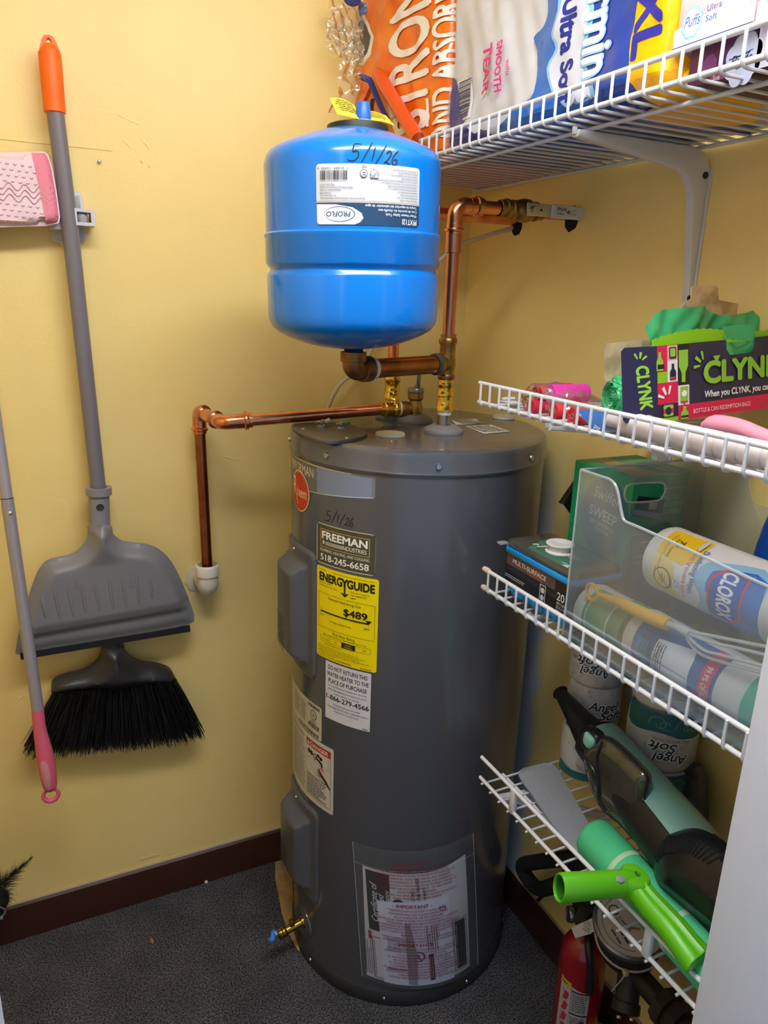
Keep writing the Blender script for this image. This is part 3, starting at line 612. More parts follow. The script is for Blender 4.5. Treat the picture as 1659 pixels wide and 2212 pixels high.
block(.124, '- IMPORTANTE -', [('ESTA BOLSA CONTIENE EL MANUAL DE USO Y CUIDADO', .14), ('CALENTADOR CON SUS INSTRUCCIONES DE INSTALACION', .155), ('Y LA GARANTIA. NO LA DESTRUYA.', .10), ('EL INSTALADOR DEBE DEJAR LA BOLSA PEGADA', .14), ('AL CALENTADOR O CERCA A ESTE.', .12), ('EL USUARIO DEBE LEER EL MANUAL Y LA GARANTIA', .135), ('Y CONSERVARLOS PARA FUTURA REFERENCIA.', .13), ('SI EL MANUAL DE USO Y CUIDADO Y LA GARANTIA NO ESTAN INCLUIDOS', .162), ('EN ESTA BOLSA, USTED PUEDE OBTENER OTROS ESCRIBIENDO AL', .15), ('DEPARTAMENTO DE SERVICIO', .10), ('NOTA: INCLUYA EL NUMERO DE MODELO', .14)])
stamp(po, 'pouch_print', Sp, it, .0045, .012, .000005)
# cardboard shim under the heater
cb = [(-0.529,-0.0226),(-0.4919,-0.0271),(-0.5027,-0.1146),(-0.5336,-0.1965),(-0.5508,-0.2997),(-0.5576,-0.3624),(-0.5644,-0.338),(-0.5661,-0.2624),(-0.5603,-0.1847),(-0.5537,-0.0922)]
o = part('cardboard_scrap', prism([(-.535, -.02), (-.505, -.02), (-.505, -.08), (-.530, -.16), (-.555, -.235), (-.570, -.33), (-.574, -.325), (-.578, -.27), (-.574, -.20), (-.562, -.13), (-.555, -.08)], .002, .005, lambda u, v, d: (u, v, d + .002 * sin(40 * u + 20 * v)), .0004), M('cardboard', 'a98a5f', .85, bump=(60, .3), mottle=(25, '8a6c45', .7)), None, (-.53, -.15, .002))
tag(o, 'crumpled brown cardboard scrap on the carpet left of the water heater foot', 'cardboard')
q = (-0.8949,-0.1506,0)
o = part('leaf_fragment', grid(lambda u, v: (q[0] + (u - .5) * .009 * sin(pi * (v * .9 + .05)), q[1] + (v - .5) * .020 + .003 * sin(5 * u), .003 + .003 * (u - .5) ** 2 * 4), 7, 9), M('dry_leaf', 'a5713e', .8), None, (q[0], q[1], 0))
tag(o, 'tiny dry brown leaf fragment on the carpet in front of the baseboard', 'leaf')
q = (-0.73,-0.012,0)
o = part('white_crumb', rbox((q[0] - .004, q[1] - .007, .001), (q[0] + .004, q[1] + .007, .007), .002, 2), M('crumb_white', 'd5d2cf', .8), None, (q[0], q[1], 0))
tag(o, 'small white paper crumb on the carpet near the brown baseboard', 'crumb')

# ---------------- plumbing ----------------
cu = M('copper', 'e2976e', .22, 1, mottle=(35, 'c06c46', .6)); cud = M('copper_dull', 'a86646', .33, 1, mottle=(30, '8a4a30', .7)); cup = M('copper_pink', 'd08a74', .30, 1, mottle=(12, 'c07a62', .6))
gal = M('galvanised', 'a5a9ad', .35, 1); ptfe = M('thread_tape', 'e2e0dc', .7); bronze = M('bronze_elbow', '8a6440', .45, .9, mottle=(40, '6b4a2c', .7))
PR = .0122
def hub(A, axis, L=.028, R=.0155, beads=1):
    """press fitting end with a raised bead"""
    pr = [(R - .002, 0), (R, .001)] + [(R, L * .45), (R + .0030, L * .52), (R + .0034, L * .62), (R + .0030, L * .72), (R, L * .78)] + [(R, L), (PR - .0005, L + .001)]
    return lathe(pr, 28, A, axis)
def bend(A, B, C, r, R, n=10):
    return tube(fillet([A, B, C], R, n), r, 24, caps=False)
# --- cold inlet riser with valve
X1, Y1 = -.2765, -.390
inlet = thing('inlet_pipe', 'copper inlet pipe rising beside the blue tank to a lever valve at the wall', 'pipe', (X1, Y1, TOP))
gk = M('gasket_grey')
def gasket(x, y, r):
    return part('rubber_gasket', lathe([(r * .36, .0155), (r * .55, .0155), (r * .95, .008), (r, .005), (r, 0), (0, 0)], 40, (x, y, TOP)), gk, heater)
gasket(X1, Y1, .0405); gasket(-.272, -.255, .0400); gasket(-.303, -.2, .036)
V3 = lambda z: (X1, Y1, z)
part('steel_nipple', lathe([(.0128, .012), (.0128, .038), (.0138, .039), (.0135, .041)], 28, (X1, Y1, TOP)), gal, inlet)
part('thread_seal', lathe([(.0142, .036), (.0148, .040), (.0142, .044), (.0130, .0445)], 24, (X1, Y1, TOP)), ptfe, inlet)
part('brass_adapter', join(lathe([(.0165, 1.336), (.0178, 1.337), (.0178, 1.349), (.0165, 1.351), (.0162, 1.360)], 8, (X1, Y1, 0)), lathe([(.0155, 1.358), (.0155, 1.366), (.0180, 1.368), (.0182, 1.373), (.0160, 1.376), (.0160, 1.386), (.0172, 1.388), (.0172, 1.392), (.0150, 1.394), (.0150, 1.401)], 28, (X1, Y1, 0))), brbright, inlet)
tee = part('brass_tee', join(lathe([(.0145, 1.399), (.0170, 1.402), (.0175, 1.408), (.0150, 1.411), (.0158, 1.420), (.0172, 1.425), (.0172, 1.440), (.0158, 1.446), (.0155, 1.468), (.0178, 1.471), (.0184, 1.475), (.0178, 1.480), (.0158, 1.482), (.0158, 1.488), (.0122, 1.489)], 28, (X1, Y1, 0))), brd, inlet)
TX, TY = -.515, -.470
dT = Vector((TX - X1, TY - Y1, 0)).normalized(); ZT = 1.4315; T0 = Vector((X1, Y1, ZT))
part('tee_branch', lathe([(.016, 0), (.0165, .012), (.0195, .022), (.0215, .024), (.0215, .034), (.019, .036)], 28, T0, dT), brd, tee)
part('riser_tube', tube([V3(1.485), V3(1.640)], PR, 28), cup, inlet)
ZE = 1.7270
part('riser_sleeve', lathe([(PR + .0002, 1.640), (.0150, 1.641), (.0152, 1.668), (.0150, 1.676)], 28, (X1, Y1, 0)), cup, inlet)
E0 = Vector((X1, Y1, ZE))
part('top_elbow', join(bend(V3(1.673), E0, E0 + Vector((.052, 0, 0)), .0148, .044, 12), hub(V3(1.694), (0, 0, -1), .020), hub(E0 + Vector((.030, 0, 0)), (1, 0, 0), .030)), cu, inlet)
part('branch_tube', tube([E0 + Vector((.05, 0, 0)), E0 + Vector((.125, 0, 0))], PR, 28), cu, inlet)
vx = E0 + Vector((.100, 0, 0))
vb = part('ball_valve', join(hub(vx + Vector((-.002, 0, 0)), (1, 0, 0), .026, .0165), lathe([(.0165, .024), (.0185, .026), (.0185, .034), (.0170, .036), (.0200, .044), (.0225, .054), (.0215, .066), (.0185, .074), (.0165, .078), (.0185, .080), (.0185, .086), (.0155, .088), (.0155, .100)], 28, vx, (1, 0, 0)),
                             lathe([(0, 0), (.011, 0), (.011, .024), (.008, .028), (0, .028)], 20, vx + Vector((.055, 0, 0)), (0, -1, 0))), brd, inlet)
part('wall_tube', tube([vx + Vector((.096, 0, 0)), (.004, Y1, ZE)], PR, 28), cu, inlet)
# lever handle
hv = vx + Vector((.055, -.030, 0))
part('lever', join(rbox((-.013, -.003, -.012), (.012, .001, .012), .0015, 2, Matrix.Translation(hv)), rbox((.010, -.002, -.0115), (.046, .0005, .0115), .001, 2, Matrix.Translation(hv))), M('lever_steel', 'c3c8cd', .28, 1), vb)
part('lever_nut', lathe([(0, .0075), (.0045, .0075), (.0065, .0055), (.0072, .001), (.0072, 0)], 6, hv + Vector((0, -.003, 0)), (0, -1, 0)), steel, vb)
part('rivet_hole', cyl(hv + Vector((.020, -.0022, 0)), hv + Vector((.020, -.0028, 0)), .0025, 16, 0), ink('2c2b28'), vb)
sl = part('lever_sleeve', join(rbox((.044, -.006, -.0125), (.112, .003, .0125), .003, 3, Matrix.Translation(hv)), lathe([(0, -.006), (.0105, -.006), (.0125, -.004), (.0125, .002), (.0105, .004), (0, .004)], 24, hv + Vector((.1125, -.001, 0)), (0, 1, 0))), M('lever_white', 'cfcdc6', .45), inlet)
S = plane(hv + Vector((0, -.006, 0)), (1, 0, 0), (0, 0, 1))
stamp(sl, 'lever_print', S, [('t', 'FNW', .056, .0005, .0075, '1d6a4a', {'b': .03}), ('d', .056, -.0035, .017, 2, .0022, .0014, '1d6a4a'), ('r', .0535, -.004, .0538, .004, '1d6a4a'), ('t', '+', .0775, -.003, .006, '55554f'), ('e', .083, 0, .0022, .0035, '55554f'), ('e', .0885, 0, .0030, .0035, '55554f'), ('e', .0885, 0, .0022, .0026, 'cfcdc6'), ('d', .095, .0035, .008, 1, .002, .0012, '3a3a36'), ('d', .095, -.0045, .008, 1, .002, .0012, '3a3a36')], .0006, .02)
# rough holes in the wall round the pipes
for (yy, zz) in ((Y1, ZE), (-.2, ZE + .001)):
    rn = random.Random(int(-yy * 100)); pl = [(yy + (.020 + rn.uniform(-.001, .002)) * cos(2 * pi * i / 26), zz - .007 + (.024 + rn.uniform(-.001, .003)) * sin(2 * pi * i / 26)) for i in range(26)]
    part('pipe_hole', prism(pl, -.0015, .0004, lambda u, v, d: (d, u, v)), M('hole_black', '14110d', .95), wall_right)
# --- hot outlet riser behind
X2, Y2 = -.303, -.200
outlet = thing('outlet_pipe', 'copper outlet pipe rising from the heater lid behind the blue tank', 'pipe', (X2, Y2, TOP))
part('steel_nipple', lathe([(.0128, .006), (.0128, .036), (.0138, .037), (.0135, .041)], 28, (X2, Y2, TOP)), gal, outlet)
part('thread_seal', lathe([(.0140, .028), (.0152, .034), (.0142, .040), (.0130, .0415)], 24, (X2, Y2, TOP)), ptfe, outlet)
part('brass_adapter', join(lathe([(.0165, 1.334), (.0185, 1.335), (.0185, 1.350), (.0170, 1.352)], 8, (X2, Y2, 0)), lathe([(.0165, 1.350), (.0172, 1.356), (.0160, 1.358), (.0160, 1.372), (.0185, 1.375), (.0187, 1.381), (.0160, 1.384), (.0160, 1.392), (.0122, 1.393)], 28, (X2, Y2, 0))), brbright, outlet)
E2 = Vector((X2, Y2, ZE + .003))
part('riser_tube', tube([(X2, Y2, 1.39), (X2, Y2, ZE - .04)], PR, 28), cu, outlet)
part('top_elbow', join(bend((X2, Y2, ZE - .045), E2, E2 + Vector((.05, 0, 0)), .0148, .04, 12), hub(E2 + Vector((0, 0, -.03)), (0, 0, -1), .022), hub(E2 + Vector((.028, 0, 0)), (1, 0, 0), .026)), cu, outlet)
part('wall_tube', tube([E2 + Vector((.045, 0, 0)), (.004, Y2, ZE + .003)], PR, 28), cu, outlet)
# --- expansion tank nipple and elbow
EA = Vector((TX, TY, ZT))
arm = thing('tank_branch_pipe', 'thick brown copper branch with bronze elbow carrying the blue expansion tank', 'pipe', (TX, TY, ZT))
BR = .0178
L_ = (T0 - EA).length
part('branch_tube', tube([EA - dT * .036, T0 + dT * .030], BR, 28), M('copper_brown', 'a87048', .30, 1, mottle=(18, '7d5232', .7)), arm)
part('thread_seal', join(lathe([(BR, 0), (BR + .0022, .003), (BR + .0018, .010), (BR, .012)], 24, EA - dT * .040, -dT)), ptfe, arm)
part('thread_sealant', join(rring(T0 + dT * .0345, dT, BR + .0018, .0022), rring(T0 + dT * .0385, dT, BR + .0012, .0016)), M('pipe_dope', '3c4148', .6), arm)
ew = join(bend(EA + Vector((0, 0, .030)), EA, EA - dT * .034, .0198, .026, 10), lathe([(.0198, .014), (.0232, .015), (.0232, .031), (.019, .032)], 28, EA), lathe([(.0198, .018), (.0225, .019), (.0232, .022), (.0232, .038), (.018, .039)], 28, EA, -dT))
part('bronze_elbow', ew, bronze, arm)
# --- blue expansion tank
tank = thing('expansion_tank', 'glossy blue thermal expansion tank held upright above the water heater', 'tank', (TX, TY, ZT))
tilt = Matrix.Translation((TX, TY, ZT)) @ Matrix.Rotation(-.022, 4, 'Y') @ Matrix.Translation((-TX, -TY, -ZT))
blue = M('tank_blue_enamel', '0078da', .20, 0, spec=.45, coat=.35, bump=(9, .05, .006))
RT = .1465
dome = lambda z0, zc, R, n, s: []
prof = [(0, 1.4690), (.020, 1.4691), (.040, 1.4703), (.060, 1.4732), (.080, 1.4778), (.100, 1.4842), (.115, 1.4902), (.126, 1.4958), (.134, 1.5012), (.1393, 1.5066), (.1425, 1.5120), (.1443, 1.5175), (.1452, 1.5235), (RT - .001, 1.530), (RT - .001, 1.536), (RT - .001, 1.588), (RT - .0022, 1.5920), (RT - .0058, 1.5965), (RT - .0062, 1.5985), (RT - .0058, 1.6005), (RT - .0020, 1.6050), (RT, 1.6090),
         (RT, 1.6465), (RT + .0014, 1.6495), (RT + .0014, 1.6530), (RT - .0016, 1.6560), (RT - .0018, 1.660), (RT - .0018, 1.7560), (RT - .0028, 1.7640), (RT - .0058, 1.7720), (RT - .0115, 1.7790), (RT - .021, 1.7850)]
for k in range(1, 11):
    t = k / 10; prof.append(((RT - .021) * (1 - t) + .0 * t, 1.7850 + .0350 * (1 - (1 - t) ** 1.6)))
shell = part('tank_shell', xf(lathe(prof, 96, (TX, TY, 0)), tilt), blue, tank)
part('threaded_neck', join(cyl((TX, TY, ZT + .020), (TX, TY, 1.472), .0165, 24), lathe([(.0165, ZT + .030), (.0178, ZT + .032), (.0165, ZT + .034), (.0176, ZT + .0355), (.0165, ZT + .037)], 24, (TX, TY, 0))), M('neck_blue', '174f8c', .3, .2, mottle=(60, '0c2338', .6)), tank)
part('black_valve_cap', xf(lathe([(.051, 1.798), (.0510, 1.812), (.0495, 1.8210), (.044, 1.8230), (0, 1.8235)], 48, (TX + .009, TY, 0)), tilt), M('cap_black', '1c211f', .45), tank)
part('air_valve', xf(lathe([(.0130, 1.820), (.0130, 1.828), (.0105, 1.8500), (.0090, 1.8520), (0, 1.8525)], 20, (TX + .009, TY - .022, 0)), tilt), M('valve_blue', '1760c8', .4), tank)
cy = M('tag_yellow', 'e9d23c', .55)
fl1 = lambda u, v: tuple(tilt @ Vector((TX + .009 - .006 - u * .042, TY - .030 + v * .030, 1.8255 + .0050 * sin(pi * u * .9) * v + .004 * u + .026 * v)))
fl2 = lambda u, v: tuple(tilt @ Vector((TX + .009 + .008 + u * .043, TY - .032 + v * .032, 1.8255 - .004 * u + .002 * sin(pi * u) + .020 * v)))
def thick(fn, t=.0006):
    a = grid(fn, 12, 10); b = grid(lambda u, v: tuple(Vector(fn(u, v)) + Vector((0, 0, -t))), 12, 10)
    return join(a, (b[0], [tuple(reversed(f)) for f in b[1]]))
for fn in (fl1, fl2):
    tg = part('warning_tag', thick(fn), cy, tank)
    S = lambda u, v, l=0, fn=fn: tuple(Vector(fn(u, v)) + Vector((0, -l, l * .5)))
    stamp(tg, 'tag_print', S, [('d', .12, .85, .76, 6, .11, .05, '3f3a16')], .0006, .2)
part('tag_hub', xf(lathe([(0, 1.8235), (.015, 1.8235), (.0155, 1.8242), (.0155, 1.8250), (.0145, 1.8255), (0, 1.8255)], 24, (TX + .009, TY - .022, 0)), tilt), cy, tank)
# big label, printed upside down on this tank
RL = RT - .0018; th0, th1, z0, z1 = -135.0, -68.6, 1.6610, 1.7450
wl = radians(th1 - th0) * RL; hl = z1 - z0
Su = lambda u, v, l=0: tuple(tilt @ Vector((TX + (RL + l) * cos(radians(th1) - u / RL), TY + (RL + l) * sin(radians(th1) - u / RL), z1 - v)))
V, F = sheet(lambda u, v, l=0: (u, v, l), wl, hl, .008, .0004, .005)
lb = part('maker_label', ([Su(*v) for v in V], F), M('label_white', 'cfd3da', .35), tank)
# label frame: u runs right to left in the room, v runs downwards (the label is stuck on upside down)
nv, tw = '123f66', 'e6ebf0'
q = lambda v: v
it = [('p', [(.0, .0 + .052), (wl, .052), (wl, hl - .004), (wl - .004, hl), (.004, hl), (0, hl - .004)], nv), ('r', 0, .0500, wl, .0530, 'b9b2a8')]
n = 30; cxl, cyl_ = wl * .80, .0685
arc = [(wl - .0, .0545)] + [(wl - .002 - .074 * sin(pi / 2 * k / 16), .0545 + .028 * (1 - cos(pi / 2 * k / 16)) ** .8) for k in range(17)] + [(wl - .004, hl - .0008), (wl - .0005, hl - .004)]
it += [('p', [(wl - .0005, .0550), (wl - .030, .0555), (wl - .055, .0595), (wl - .068, .067), (wl - .071, .074), (wl - .066, .080), (wl - .058, hl - .0008), (wl - .004, hl - .0008), (wl - .0005, hl - .004)], 'd9dee6'),
       ('e', cxl - .002, .0690, .0230, .0108, nv), ('e', cxl - .0015, .0690, .0222, .0098, 'd9dee6'), ('t', 'PROFLO', cxl - .018, .0655, .0072, nv, {'w': .036, 'b': .02, 'sh': .1}),
       ('t', 'PFXT12I', .0060, .0735, .0078, tw, {'b': .025, 'w': .028}), ('t', 'Water Heater Safety Tank', .0060, .0665, .0038, tw, {'b': .012}), ('t', 'Cuve de securite du chauffe-eau', .0060, .0608, .0038, tw, {'b': .012}), ('t', 'Tanque de seguridad del calentador de agua', .0060, .0552, .0038, tw, {'b': .012, 'w': .088}),
       ]
for k, t in enumerate(('Precharged Pressure: 40 PSI', 'Max Operating Temperature: 200 F', 'Max Water Pressure: 150 PSI', 'Complies with Lead Plumbing Law', 'Pression precharge: 40 livres par pouce carre', 'Temperature de fonctionnement maximale: 200 F', 'Pression maximale de l\'eau: 150 livres par pouce carre', 'Conforme a la loi sur la plomberie au plomb (Lead Plumbing Law)', 'Presion precargada: 40 PSI', 'Temperatura max. de funcionamiento: 200 F', 'Presion max. del agua: 150 PSI', 'Cumple con la ley de tuberias de plomo')):
    it.append(('t', t, .0060, .0462 - k * .0037, .0021, '3b3f47', {'w': min(.075, .0012 * len(t))}))
for k, t in enumerate(('Manufactured for/ Fabrique pour/ Fabricado para:', 'PL Sourcing, Inc.', 'P.O.Box 2778', 'Newport News, VA 23609', 'Made in/Fabrique en/Hecho en Taiwan', 'Mfg. Date: 04/22')):
    it.append(('t', t, wl - .0060, .0462 - k * .0037, .0023, '3b3f47', {'al': 'r', 'w': .0014 * len(t)}))
it += [('p', [(wl * .445, .0190), (wl * .445 + .0120, .0190), (wl * .445 + .0120, .0105), (wl * .445 + .006, .0065), (wl * .445, .0105)], '3b3f47'), ('p', [(wl * .445 + .0006, .0184), (wl * .445 + .0114, .0184), (wl * .445 + .0114, .0108), (wl * .445 + .006, .0072), (wl * .445 + .0006, .0108)], 'cfd3da'), ('t', 'UPC', wl * .445 + .0018, .0110, .0050, '3b3f47', {'rot': 18}),
       ('e', wl * .575, .0130, .0055, .0055, '3b3f47'), ('e', wl * .575, .0130, .0048, .0048, 'cfd3da'), ('d', wl * .575 - .003, .0145, .006, 2, .003, .0018, '3b3f47'), ('d', wl * .575 - .004, .0045, .008, 2, .0018, .0010, '3b3f47')]
it += barcode(wl - .047, .0095, .040, .0125, '2e3138', 9, 26) + [('t', '7  81889  13098  8', wl - .049, .0055, .0028, '2e3138', {'w': .046})]
# v measured upwards on the upright label: flip so that v=0 is the upright bottom edge
Sup = lambda u, v, l=0: Su(u, v, l)
stamp(lb, 'label_print', Sup, it, .0008, .0045, .00004)
S = lambda u, v, l=0: tuple(tilt @ Vector((TX + (RL + l) * cos(radians(-116.5) + u / RL), TY + (RL + l) * sin(radians(-116.5) + u / RL), 1.7480 + v - u * .05)))
stamp(tank, 'marker_date', S, handwriting(S, .004, .0, .0235, .2), .0005, .006)
# --- relief valve and discharge pipe
RX, RY = -.272, -.255
rv = thing('relief_valve', 'brass temperature relief valve with upright steel lever on the heater lid', 'valve', (RX, RY, TOP))
part('valve_body', join(lathe([(.0125, .012), (.0125, .020), (.0165, .022), (.0165, .034), (.0135, .040), (.0135, .046), (.0172, .050), (.0172, .062), (.0150, .064)], 24, (RX, RY, TOP)), lathe([(.012, 0), (.0135, .014), (.0165, .020), (.0165, .034), (.0135, .035)], 24, (RX, RY, TOP + .028), (-1, .12, 0))), brd, rv)
part('bonnet', lathe([(.0172, .062), (.0180, .063), (.0180, .071), (.0165, .073), (0, .0735)], 28, (RX, RY, TOP)), M('bonnet_steel', '8a8578', .4, .9), rv)
part('test_lever', join(rbox((-.0045, -.002, .070), (.0045, .002, .118), .001, 2, Matrix.Translation((RX + .002, RY, TOP)) @ Matrix.Rotation(.04, 4, 'Y')), lathe([(.004, .072), (.004, .078), (0, .079)], 12, (RX, RY, TOP))), M('lever_grey', '86888c', .35, 1), rv)
dis = thing('discharge_pipe', 'copper discharge pipe running left from the relief valve and down into the white wall drain', 'pipe', (-.70, -.055, .95))
a0 = Vector((RX, RY, TOP + .028)); dd = Vector((-1, .12, 0)).normalized()
cA = Vector((-0.6893,-0.208,1.3012)); cB = Vector((-0.7051,-0.062,1.2979)); cB.z = cA.z + .001; cC = Vector((cB.x, cB.y, .90))
cA0 = a0 + dd * .062
part('brass_coupling', join(hub(a0 + dd * .052, dd, .028, .0158), lathe([(.0165, .038), (.0175, .040), (.0175, .052), (.0158, .054)], 8, a0, dd)), brbright, dis)
part('thread_seal', lathe([(.0140, .032), (.0150, .034), (.0150, .039), (.0140, .040)], 20, a0, dd), ptfe, dis)
d1 = (cA0 - cA).normalized(); d2 = (cB - cA).normalized()
part('long_tube', tube([a0 + dd * .07, cA + d1 * .045], PR, 28), cu, dis)
part('elbow', join(bend(cA + d1 * .042, cA, cA + d2 * .040, .0150, .030, 10), hub(cA + d1 * .030, d1, .030), hub(cA + d2 * .030, d2, .012)), cu, dis)
part('short_tube', tube([cA + d2 * .03, cB - d2 * .02], .0135, 28), cu, dis)
part('elbow', join(bend(cB - d2 * .032, cB, cB + Vector((0, 0, -.042)), .0152, .024, 10), hub(cB - d2 * .024, -d2, .010), hub(cB + Vector((0, 0, -.024)), (0, 0, -1), .024)), cu, dis)
part('down_tube', tube([cB + Vector((0, 0, -.04)), (cB.x + .004, cB.y, .930)], PR, 28), cud, dis)
# white drain elbow in the wall
pv = M('pvc_white', 'd8d3c8', .4); pz = Vector((cB.x + .004, cB.y, .945))
dr = thing('drain_elbow', 'white plastic drain elbow coming out of the yellow wall under the copper pipe', 'pipe fitting', (pz.x, 0, pz.z - .05))
part('elbow_body', join(lathe([(.0225, .000), (.0265, -.003), (.0272, -.004), (.0272, -.026), (.0245, -.028), (.0238, -.032)], 36, pz), lathe([(.0225, 0), (.0225, -.028), (0, -.028)], 36, pz), bend(pz + Vector((0, 0, -.028)), pz + Vector((0, 0, -.056)), pz + Vector((0, -pz.y + .005, -.056)), .0238, .026, 12)), pv, dr)
rn = random.Random(4)
part('patch_ring', prism([(pz.x - .006 + (.033 + rn.uniform(-.004, .005)) * cos(2 * pi * i / 30), pz.z - .056 + (.036 + rn.uniform(-.004, .006)) * sin(2 * pi * i / 30)) for i in range(30)], -.003, .0004, lambda u, v, d: (u, d, v), .0008), M('plaster_white', 'd9cfae', .85, bump=(120, .5)), dr)
# white electric cable
ca = thing('power_cable', 'thin white electric cable running down behind the blue tank to the heater lid', 'cable', (-.42, -.1, TOP))
part('cable_jacket', tube(spline([(.004, -.185, 1.715), (-0.0556,-0.16,1.6946), (-0.1281,-0.12,1.6573), (-0.2168,-0.09,1.5569), (-0.2925,-0.085,1.4508), (-0.3349,-0.085,1.3873), (-0.3753,-0.09,1.3652), (-0.3981,-0.09,1.3359), (-.415, -.085, TOP + .001)], 8), .0048, 10), M('cable_white', 'cfc3a8', .5), ca)

# ---------------- tools on the back wall ----------------
pg = M('tool_grey', '85838a', .38); pgd = M('dustpan_grey', '7a7a80', .42, bump=(300, .08, .001)); blk = M('plastic_black', '2a292d', .38); org = M('grip_orange', 'f46a0c', .5)
# broom
bp = [Vector((-0.9435,-0.048,1.8694)), Vector((-0.9346,-0.05,1.6593)), Vector((-0.9235,-0.054,1.1499)), Vector((-0.9248,-0.042,0.7796))]
broom = thing('broom', 'grey broom with orange grip and black bristles hanging upright in the wall clip', 'broom', (bp[3].x, 0, bp[3].z - .25))
part('pole', tube([bp[0] + Vector((0, 0, .02)), bp[1], bp[2], bp[3] + Vector((0, 0, -.0))], .0155, 24), M('pole_grey', '747078', .35), broom)
gt = Vector((-0.9433,-0.046,1.99)); gd = (gt - bp[0]).normalized(); gl = (gt - bp[0]).length
part('grip', lathe([(.0150, -.006), (.0188, -.004), (.0192, .006), (.0190, .022), (.0193, .024), (.0197, gl * .40), (.0197, gl * .70), (.0192, gl * .71), (.0198, gl * .73), (.0190, gl * .775)], 32, bp[0], gd), org, broom)
# hanging loop on top of the grip: flattened neck with a hole
m = frame(bp[0] + gd * gl * .765, gd, (0, -1, 0)); H_ = gl * .235
outl = [(0, -.0190), (H_ * .25, -.0160), (H_ * .7, -.0120), (H_ * .95, -.0070), (H_, 0), (H_ * .95, .0070), (H_ * .7, .0120), (H_ * .25, .0160), (0, .0190)]
hole = [(H_ * (.55 + .30 * cos(2 * pi * i / 14)), .0045 * sin(2 * pi * i / 14)) for i in range(14)]
def holed(out, hole, d0, d1, to):
    vs = [Vector((*q, 0)) for q in out]; hs = [Vector((*q, 0)) for q in hole]; T = geometry.tessellate_polygon([vs, hs]); P = out + hole; n = len(P); a = len(out)
    V = [to(q[0], q[1], d1) for q in P] + [to(q[0], q[1], d0) for q in P]; F = [tuple(t) for t in T] + [tuple(n + i for i in reversed(t)) for t in T]
    F += [(i, (i + 1) % a, n + (i + 1) % a, n + i) for i in range(a)]; b = len(hole); F += [(a + i, n + a + i, n + a + (i + 1) % b, a + (i + 1) % b) for i in range(b)]
    bm = bmesh.new(); bv = [bm.verts.new(v) for v in V]
    for f in F:
        try: bm.faces.new([bv[i] for i in f])
        except ValueError: pass
    bmesh.ops.recalc_face_normals(bm, faces=bm.faces[:]); return dump(bm)
part('hanging_loop', join(holed(outl, hole, -.008, .008, lambda u, v, d: tuple(m @ Vector((u, v, d)))), xf(lathe([(.0190, -.004), (.0178, .004), (.0120, .014), (0, .018)], 24, (0, 0, 0), (1, 0, 0)), m @ Matrix.Diagonal((1, 1, .9, 1)))), org, broom)
# broom head
hb = [(-0.9398,0.7759),(-0.8987,0.7679),(-0.8976,0.7537),(-0.8849,0.7323),(-0.8595,0.7115),(-0.8237,0.698),(-0.7959,0.6799),(-0.7872,0.6608),(-0.7888,0.6512),(-0.842,0.6556),(-0.9339,0.6665),(-1.012,0.6771),(-1.0529,0.6794),(-1.0569,0.6873),(-1.0497,0.7042),(-1.0281,0.7121),(-0.9875,0.7161),(-0.9611,0.7292),(-0.9459,0.747)]
hs = smooth_poly(hb, 3)
V, F = filled(hs, .007); rim = refine(hs, .007); n = len(rim)
hh = lambda u, v: -.050 - .034 * min(1, edge_dist((u, v), hs) / .030) ** .6 - .010 * max(0, 1 - abs(u - hb[0][0] - .020) / .045) * min(1, max(0, (hb[0][1] - v) / .02))
top = [(u, hh(u, v), v) for u, v in V]; k = len(top); low = [(u, -.028, v) for u, v in rim]
part('head_neck', cyl((-0.9191,-0.046,0.7956), (-0.9212,-0.05,0.7297), .0195, 24), blk, broom)
part('head_block', (top + low, F + [(i, k + i, k + (i + 1) % n, (i + 1) % n) for i in range(n)] + [tuple(k + i for i in range(n))]), blk, broom, angle=60)
rn = random.Random(3); V, F = [], []
ba, bb_ = Vector((-1.0496,-0.05,0.6747)), Vector((-0.7875,-0.05,0.6478)); ta, tb = Vector((-1.1247,-0.045,0.5349)), Vector((-0.7288,-0.045,0.4807))
for i in range(2600):
    t = rn.random(); a = ba.lerp(bb_, t) + Vector((0, rn.uniform(-.020, .020), .012)); e = ta.lerp(tb, min(1, max(0, t + rn.gauss(0, .012)))); e += Vector((rn.gauss(0, .003), rn.uniform(-.028, .022), rn.uniform(-.008, .016) + (.010 if t > .9 or t < .04 else 0)))
    bend_ = Vector((rn.gauss(0, .002), rn.gauss(0, .003), 0)); b0 = len(V); w = rn.uniform(.0007, .0012); ang = rn.uniform(0, 6.28)
    for k in range(4):
        s = k / 3; c = a.lerp(e, s) + bend_ * sin(pi * s) + (Vector((rn.gauss(0, .0015), rn.gauss(0, .0015), 0)) if k == 3 else Vector((0, 0, 0)))
        for q in range(3): V.append(tuple(c + Vector((cos(ang + q * 2.094), sin(ang + q * 2.094), 0)) * w * (1 if k < 3 else .5)))
    for k in range(3):
        for q in range(3): F.append((b0 + k * 3 + q, b0 + k * 3 + (q + 1) % 3, b0 + k * 3 + 3 + (q + 1) % 3, b0 + k * 3 + 3 + q))
part('bristles', (V, F), M('bristle_black', '0d0c0e', .5), broom, kind='stuff', smooth=False)
